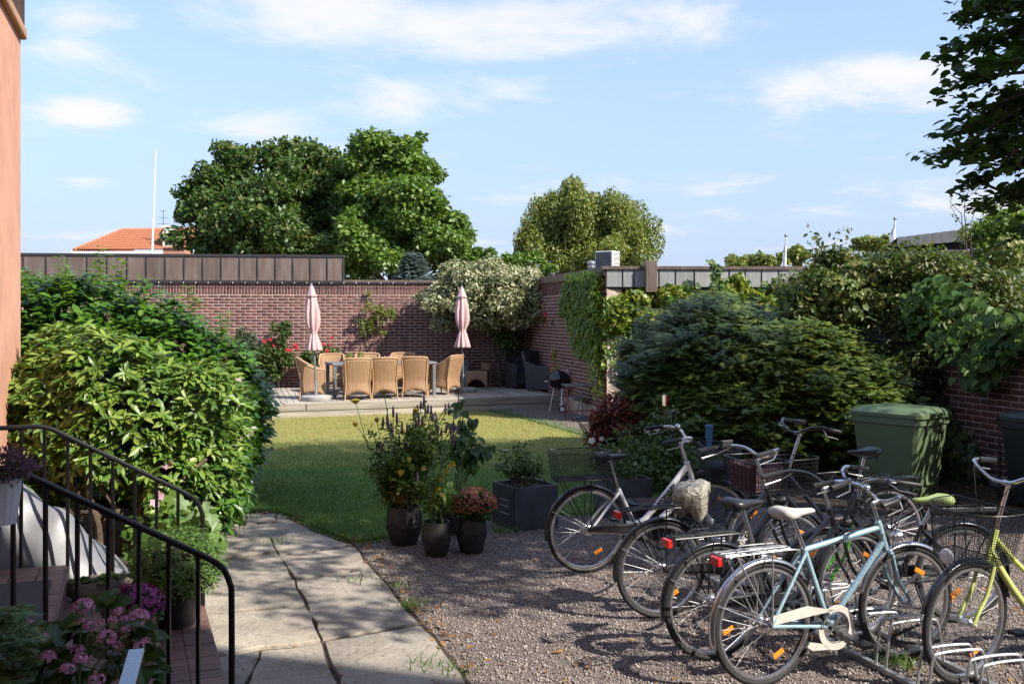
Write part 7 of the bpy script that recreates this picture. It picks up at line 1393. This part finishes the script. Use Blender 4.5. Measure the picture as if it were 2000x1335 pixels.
        for k in range(26): m.add([(p[0], y, p[1]) for y in (-0.066, -0.058) for p in (ou[k], ou[k+1], inn[k+1], inn[k])], [(0, 1, 2, 3), (7, 6, 5, 4), (0, 4, 5, 1), (2, 6, 7, 3)])
        pl_ = [(BB.x+0.128*math.cos(R(120)), BB.z+0.128*math.sin(R(120))), (BB.x+0.03, BB.z+0.10), (0.30, 0.375), (0.0, Rw+0.005), (0.0, Rw+0.055), (0.25, Rw+0.085)]
        m.add([(p[0], y, p[1]) for y in (-0.066, -0.058) for p in pl_], [(0, 1, 2, 3, 4, 5), (11, 10, 9, 8, 7, 6)]+[(i, 6+i, 6+(i+1) % 6, (i+1) % 6) for i in range(6)])
        tl = [(BB.x-0.05, BB.z-0.118), (BB.x-0.085, BB.z-0.085), (BB.x-0.19, BB.z-0.06), (BB.x-0.21, BB.z-0.085), (BB.x-0.17, BB.z-0.11)]
        m.add([(p[0], y, p[1]) for y in (-0.066, -0.058) for p in tl], [(0, 1, 2, 3, 4), (9, 8, 7, 6, 5)]+[(i, 5+i, 5+(i+1) % 5, (i+1) % 5) for i in range(5)]); m.build('chain_cover', 'white_vinyl', t, 0)
    else:
        pl_ = [(-0.01, Rw-0.005), (-0.02, Rw+0.03), (0.04, Rw+0.045), (BB.x-0.05, BB.z+0.10), (BB.x+0.05, BB.z+0.09), (BB.x+0.095, BB.z+0.02), (BB.x+0.085, BB.z-0.05), (BB.x+0.02, BB.z-0.075), (BB.x-0.06, BB.z+0.02)]; n = len(pl_)
        m = MB(); m.add([(p[0], y, p[1]) for y in (-0.075, -0.04) for p in pl_], [tuple(range(n)), tuple(range(2*n-1, n-1, -1))]+[(i, n+i, n+(i+1) % n, (i+1) % n) for i in range(n)]); m.build('chain_case', chain or 'black_plastic', t, 0, bev=0.008)
    for s, a in ((-1, R(-35)), (1, R(145))):
        e = BB+Vector((0.165*math.cos(a), 0, 0.165*math.sin(a))); m = MB(); m.bar(BB+Vector((0, s*0.085, 0)), e+Vector((0, s*0.085, 0)), 0.012, 0.022); k_ = m.build('crank', 'alloy', t); m = MB(); m.box((e.x, s*0.14, e.z), (0.09, 0.09, 0.024)); m.build('pedal', 'black_plastic', k_, 0, bev=0.004)
    if rack:
        m = MB(); zr = 0.755; x0, x1 = -0.30, 0.20
        m.tube(catmull([(x1+0.02, 0.03, zr-0.03), (x1-0.05, 0.055, zr), (x0+0.05, 0.06, zr), (x0, 0.045, zr), (x0, -0.045, zr), (x0+0.05, -0.06, zr), (x1-0.05, -0.055, zr), (x1+0.02, -0.03, zr-0.03)], 4), 0.0048, 6)
        [m.tube([(x0+0.02, y, zr), (x1-0.04, y, zr)], 0.0038, 5) for y in (-0.02, 0.02)]; [m.tube([(x, -0.058, zr), (x, 0.058, zr)], 0.0038, 5) for x in (x0+0.12, x0+0.3, x1-0.12)]
        [m.tube([(x0+0.05+dx, y*0.06, zr), (0.0, y*0.072, Rw)], 0.0048, 6) for y in (-1, 1) for dx in (0.02, 0.26)]; rk = m.build('luggage_rack', rack, t)
        m = MB(); m.tube(catmull([(x1-0.1, 0.05, zr+0.02), (x0+0.18, 0.045, zr+0.025), (x0+0.14, 0, zr+0.025), (x0+0.18, -0.045, zr+0.025), (x1-0.1, -0.05, zr+0.02)], 4), 0.0035, 5); m.build('spring_clip', rack, rk)
    if rearlight:
        x = -0.325 if rack else -Rw*0.8; z = 0.725 if rack else Rw*1.75; m = MB(); m.box((x, 0, z), (0.035, 0.085, 0.05)); m.build('rear_light', 'red_lens', t, 0, bev=0.008)
    if headlight:
        q = HB+Vector((0.09, 0, 0.05)); m = MB(); Th = T @ Matrix.Translation(q) @ Matrix.Rotation(R(90), 4, 'Y'); m.lathe([(0.008, -0.055), (0.025, -0.035), (0.034, 0.0), (0.036, 0.012)], 16, Th); hl = m.build('headlight', 'alloy' if frame == 'blue_paint' else 'black_plastic', t); m = MB(); m.lathe([(0.001, 0.016), (0.02, 0.016), (0.033, 0.011)], 16, Th); m.build('lens', 'clear_lens', hl)
    if reflectors:
        for w_, axp, Tm, angs in ((rw, Vector(RA), I, (-62,)), (fw, FA, T, (-115, 62))):
            for a in angs:
                n = 6; m = MB(); r0 = Rw*0.60
                for i in range(n):
                    aa = R(a-9+18*i/(n-1)); 
                p0 = axp+Vector((r0*math.cos(R(a-11)), 0, r0*math.sin(R(a-11)))); p1 = axp+Vector((r0*math.cos(R(a+11)), 0, r0*math.sin(R(a+11)))); m.bar(p0, p1, 0.012, 0.028, T=Tm); m.build('reflector', 'amber_lens', w_, 0, bev=0.004)
    m = MB(); m.tube([(0.36, 0.05, 0.30), (0.30, 0.17, 0.01)], 0.008, 6); m.build('kickstand', 'black_metal', t)
    t['_T'] = 0; del t['_T']
    return t, T, wb, HT, HB, FA, f_
# D: light blue gentleman's bicycle in front
tD, T, wb, HT, HB, FA, fD = bicycle('light blue diamond frame bicycle with white saddle, nearest in the row', (1.408, 5.57), (2.36, 5.985), steer=-4, lean=0, kind='diamond', frame='blue_paint', guard='chrome', sad='white_vinyl', rack='galv', chain='open', sad_z=0.955, bar_z=0.97, bar_back=0.16, guard_len=(38, 196), tube_r=0.0165)
m = MB(); m.ball(tuple(T @ (fD+Vector((-0.01, 0.10, 0.06)))), 0.028, 6, sq=(1, 1, 0.75)); m.build('bell', 'chrome', tD)
m = MB(); m.tube([(0.44, -0.017, 0.333), (0.46, -0.018, 0.333)], 0.004, 4); m.build('cable_clip', 'alloy', tD)
lettering(tD, 'CRESCENT', BB_ := (0.50, 0, 0.33), (wb-0.20, 0, 0.66), 0.028, -1, 'navy_paint', 0.019) if False else None
m = MB(); m.tube(catmull([T @ (FA+Vector((0.10+0.20*math.cos(a), 0.03*math.sin(2*a), -0.20+0.055*math.sin(a)))) for a in [2*math.pi*k/14 for k in range(14)]], 3, closed=True), 0.009, 7, closed=True); lk = thing('cable_lock', 'black cable lock looped through the light blue front wheel', 'lock', tuple(tD.location)); lk.rotation_euler = tD.rotation_euler; m.build('cable', 'rubber', lk); m = MB(); m.box(tuple(T @ (FA+Vector((-0.10, 0.0, -0.20)))), (0.05, 0.03, 0.03)); m.build('lock_body', 'black_plastic', lk, 0, bev=0.006)
# C: black bicycle second from the front
tC, T, wb, HT, HB, FA, fC = bicycle('black bicycle with black rear rack and wire front basket, behind the light blue one', (1.215, 5.99), (2.20, 6.36), steer=6, lean=0, frame='black_paint', rack='black_metal', bar='black_paint', sad='black_vinyl', sad_z=0.93, bar_z=0.99)
wire_basket(tC, 'front_basket', dshape(HT.x+0.27, 0.28, 0.34), 0.80, 1.04, 0.22, T)
m = MB(); m.box((-0.0, 0, 0.0), (0.01, 0.01, 0.01)); 
# B: black step-through with a plastic-wrapped saddle
tB, T, wb, HT, HB, FA, fB = bicycle('black step-through bicycle with shiny plastic wrapped round its saddle', (1.02, 6.82), (2.0, 7.12), steer=10, lean=0, Rw=0.335, kind='twin', frame='black_paint', rack='black_metal', bar='chrome', saddle_on=False, bar_z=1.07, bar_back=0.24)
m = MB(); m.tube([(0.275, 0, 0.66), (0.235, 0, 0.86)], 0.0135, 10); m.build('seat_post', 'chrome', tB)
lettering(tB, 'MITE', (0.58, 0, 0.43), (wb-0.36, 0, 0.56), 0.06, -1, 'white_vinyl', 0.024)
m = MB(); Rg = []
for z, k, j in ((0.715, 0.80, 0.30), (0.74, 0.90, 0.20), (0.79, 0.98, 0.10), (0.84, 1.05, 0.05), (0.895, 1.0, 0.03), (0.915, 0.7, 0.02), (0.918, 0.2, 0.0)): Rg.append([(0.235+(0.125*k)*math.cos(a)*(1+j*math.sin(5*a+z*9))-0.06*(0.9-z), 0.12*k*math.sin(a)*(1+j*math.cos(4*a+z*7)), z+(0.045*math.sin(2*a+0.8)+0.02*math.sin(5*a))*min(1, max(0, (0.9-z)/0.2))+0.12*(0.15*k*math.cos(a))+0.006*math.sin(7*a+z*40)) for a in [2*math.pi*i/28 for i in range(28)]])
m.loft(Rg); m.build('saddle_cover', 'foil', tB, 70)
wire_basket(tB, 'front_basket', dshape(HT.x+0.26, 0.30, 0.36), 0.80, 1.05, 0.2, T)
m = MB(); m.box((0, 0, 0), (0.1, 0.03, 0.05), T @ Matrix.Translation(fB+Vector((-0.10, 0.255, 0.09)))); m.build('bar_display', 'black_plastic', tB, 0, bev=0.006)
# A: white bicycle at the back left
tA, T, wb, HT, HB, FA, fA = bicycle('white step-through bicycle with two mirrors and baskets front and rear', (0.605, 8.03), (1.66, 8.39), steer=-14, lean=0, kind='twin', frame='white_paint', guard='black_paint', sad='black_vinyl', bar='white_paint', rack='black_metal', sad_z=0.93, bar_z=1.03, wall=True, tube_r=0.019, chain='black_plastic', rearlight=False)
lettering(tA, 'MONARK', (0.60, 0, 0.49), (0.80, 0, 0.70), 0.054, -1, 'black_plastic', 0.0285)
wire_basket(tA, 'rear_basket', rrect(-0.07, 0, 0.40, 0.26), 0.765, 0.985, 0.12, Matrix(), 'black_metal', 0.012, 18, 0.0012)
wire_basket(tA, 'front_basket', rrect(HT.x+0.27, 0, 0.24, 0.36), 0.74, 0.98, 0.12, T, 'black_metal', 0.014, 16)
m = MB(); m.ball(tuple(T @ Vector((HT.x+0.26, 0.0, 0.80))), 0.10, 8, sq=(0.9, 1.3, 0.6)); m.build('basket_bag', 'navy_cloth', tA)
for s, l in ((-1, Vector((-0.20, -0.30, 0.22))), (1, Vector((-0.10, 0.33, 0.24)))):
    a = fA+Vector((-0.10, s*0.275, 0.075)); b = fA+l; m = MB(); m.tube([tuple(T @ a), tuple(T @ (a.lerp(b, 0.5)+Vector((0, s*0.015, 0)))), tuple(T @ b)], 0.004, 6); ms_ = m.build('mirror_arm', 'black_metal', tA); Tm = T @ Matrix.Translation(b+Vector((0, 0, 0.045))) @ Matrix.Rotation(R(8*s), 4, 'Z')
    m = MB(); m.add([(0.012, y, z) for y, z in ((-0.038, -0.045), (0.030, -0.05), (0.042, 0.0), (0.036, 0.045), (-0.03, 0.042), (-0.044, 0.0))]+[(-0.006, y, z) for y, z in ((-0.038, -0.045), (0.030, -0.05), (0.042, 0.0), (0.036, 0.045), (-0.03, 0.042), (-0.044, 0.0))], [(0, 1, 2, 3, 4, 5)]+[(i, 6+i, 6+(i+1) % 6, (i+1) % 6) for i in range(6)], Tm); m.build('mirror_shell', 'black_plastic' if s < 0 else 'red_lens', ms_, 0)
    m = MB(); m.add([(-0.007, y*0.94, z*0.94) for y, z in ((-0.038, -0.045), (0.030, -0.05), (0.042, 0.0), (0.036, 0.045), (-0.03, 0.042), (-0.044, 0.0))], [(5, 4, 3, 2, 1, 0)], Tm); m.build('mirror_glass', 'mirror', ms_, 0)
m = MB(); m.ball((0, 0, 0), 0.026, 6, T=T @ Matrix.Translation(fA+Vector((-0.02, 0.18, 0.085)))); m.build('bell', 'chrome', tA)
# white oval chain-guard cup of the neighbour
# E: electric bicycle facing left in the second row
tE, T, wb, HT, HB, FA, fE = bicycle('black electric bicycle facing left, with plum lined basket, before the green bin', (3.02, 8.05), (1.96, 7.80), steer=8, lean=0, kind='twin', frame='navy_paint', bar='black_paint', rack='black_metal', sad_z=0.98, bar_z=1.16, bar_back=0.12, rearlight=False)
m = MB(); m.box((-0.05, 0, 0.735), (0.36, 0.115, 0.05)); m.build('battery', 'black_plastic', tE, 0, bev=0.015)
bk = wire_basket(tE, 'front_basket', rrect(HT.x+0.30, 0, 0.30, 0.36), 0.72, 0.96, 0.15, T, 'black_metal', 0.045, 4, 0.003, rim=0.006)
m = MB(); Rg = [[(HT.x+0.30+0.135*k*a, 0.165*k*b, z) for a, b in ((-1, -0.8), (-0.8, -1), (0.8, -1), (1, -0.8), (1, 0.8), (0.8, 1), (-0.8, 1), (-1, 0.8))] for z, k in ((0.735, 1.0), (0.92, 1.12))]; m.loft(Rg, T=T, cap=False); m.build('basket_lining', 'plum_cloth', bk)
m = MB(); m.box((0, 0, 0), (0.06, 0.10, 0.03), T @ Matrix.Translation(fE+Vector((-0.02, 0.02, 0.09)))); m.build('bar_display', 'black_plastic', tE, 0, bev=0.006)
# G: lime green bicycle facing left behind the blue one
tG, T, wb, HT, HB, FA, fG = bicycle('lime saddled bicycle facing left between the blue and green bicycles', (3.02, 6.72), (2.08, 6.60), steer=5, lean=0, Rw=0.33, frame='black_paint', sad='lime_vinyl', rack='black_metal', sad_z=0.835, bar_z=0.94, fork='green_plastic', headlight=False, rearlight=False)
# F: green bicycle with basket at the right edge, facing left
tF, T, wb, HT, HB, FA, fF = bicycle('yellow green bicycle with large wire front basket at the right edge', (3.60, 5.95), (2.54, 5.60), steer=10, lean=0, frame='lime_paint', guard='black_paint', sad='lime_vinyl', rack='black_metal', sad_z=0.93, bar_z=1.13, bar_back=0.26, bar='chrome', headlight=False, guard_len=(30, 185))
wire_basket(tF, 'front_basket', dshape(HT.x+0.25, 0.30, 0.38), 0.72, 1.0, 0.24, T, 'black_metal', 0.013, 20, 0.0012)
m = MB(); m.ball((0, 0, 0), 0.045, 7, T=T @ Matrix.Translation((HT.x+0.40, 0, 0.74)), sq=(0.5, 1, 1)); m.build('front_reflector', 'clear_lens', tF)
# ------------------------------------------------------------------ floor rack
rk = thing('bicycle_rack', 'galvanised floor rack of low hoops holding the front wheels', 'bike rack', (2.2, 6.3, 0)); a, b = Vector((2.55, 4.95, 0.02)), Vector((1.55, 8.35, 0.02)); d = (b-a).normalized(); fwd = Vector((d.y, -d.x, 0))
for o_ in (0.0, 0.42): m = MB(); m.bar(a+fwd*(-0.16+o_), b+fwd*(-0.16+o_), 0.035, 0.03); m.build('floor_rail', 'galv', rk, w=rk, smooth=0)
L = (b-a).length; k = 0
while 0.20+k*0.36 < L:
    for off in (-0.045, 0.045):
        p = a+d*(0.20+k*0.36+off); m = MB(); h = 0.27 if k % 2 == 0 else 0.21; m.tube(catmull([p-fwd*0.16, p-fwd*0.13+Vector((0, 0, h*0.85)), p-fwd*0.08+Vector((0, 0, h)), p+fwd*0.14+Vector((0, 0, h)), p+fwd*0.20+Vector((0, 0, h*0.85)), p+fwd*0.24], 4), 0.0085, 7); m.build('hoop', 'galv', rk, w=rk)
    k += 1
# ------------------------------------------------------------------ wheeled bins
def bin_(label, x, y, rz, mt, lidmt, w=0.58, dp=0.70, h=0.98):
    t = thing('wheeled_bin', label, 'bin', (x, y, 0.03), R(rz), 'wheeled refuse bins'); m = MB(); Rg = []
    for z, k, f in ((0.04, 0.80, 0.76), (0.10, 0.82, 0.78), (h-0.10, 0.98, 0.98), (h-0.09, 1.03, 1.03), (h-0.02, 1.03, 1.03)): Rg.append([(w/2*k*a, dp/2*f*b, z) for a, b in ((-1, -0.9), (-0.9, -1), (0.9, -1), (1, -0.9), (1, 0.9), (0.9, 1), (-0.9, 1), (-1, 0.9))])
    m.loft(Rg); bd_ = m.build('body', mt, t, 30)
    m = MB(); m.box((0, -dp/2*0.90-0.0, h*0.42), (0.13, 0.03, h*0.50), Matrix.Rotation(R(-6), 4, 'X') @ Matrix.Translation((0, -0.0, 0.0))); m.build('front_rib', mt, bd_, 0, bev=0.008)
    for s in (-1, 1): m = MB(); m.box((s*w*0.22, -dp/2*1.0, h-0.15), (0.018, 0.012, 0.10)); m.build('slot', 'black_plastic', bd_, 0)
    m = MB(); Rg = []
    for z, k, f in ((h-0.015, 1.06, 1.07), (h+0.025, 1.06, 1.07), (h+0.055, 0.98, 0.99), (h+0.085, 0.80, 0.82), (h+0.09, 0.6, 0.6)): Rg.append([(w/2*k*a, dp/2*f*b-0.01, z) for a, b in ((-1, -0.9), (-0.9, -1), (0.9, -1), (1, -0.9), (1, 0.9), (0.9, 1), (-0.9, 1), (-1, 0.9))])
    m.loft(Rg); l = m.build('lid', lidmt, t, 30); m = MB(); m.tube([(-w*0.45, dp/2+0.06, h-0.02), (w*0.45, dp/2+0.06, h-0.02)], 0.014, 8); m.build('handle', mt, t)
    m = MB(); m.box((0, -dp/2-0.03, h+0.028), (0.26, 0.05, 0.018)); m.build('lid_grip', lidmt, l, 0, bev=0.005)
    for s in (-1, 1): m = MB(); m.lathe([(0.02, -0.025), (0.095, -0.025), (0.10, 0), (0.095, 0.025), (0.02, 0.025)], 18, Matrix.Translation((s*(w/2*0.82), dp/2-0.04, 0.10)) @ Matrix.Rotation(R(90), 4, 'Y')); m.build('wheel', 'rubber', t)
    return t
bin_('green wheeled bin standing in front of the climbing hydrangea', 4.33, 11.15, 38, 'bin_green', 'bin_green', 0.66, 0.80, 0.95)
bin_('blackish wheeled bin cut off by the right edge', 5.68, 10.6, 20, 'bin_black', 'bin_black', 0.58, 0.72, 0.93)
n = 420; P = np.c_[rng.uniform(4.2, 6.4, n), rng.uniform(9.7, 12.2, n), np.full(n, 0.04)]; A, B, C = axes(rdir(n)*0.4+[0, 0, 1], rdir(n), 0.055*(0.6+0.8*rng.random(n))); tag(inst_mesh('bin_litter', *LT['oval'], P, A, B, C, 'lf_fallen'), 'brown leaf litter around the bins', 'leaves', kind='stuff')
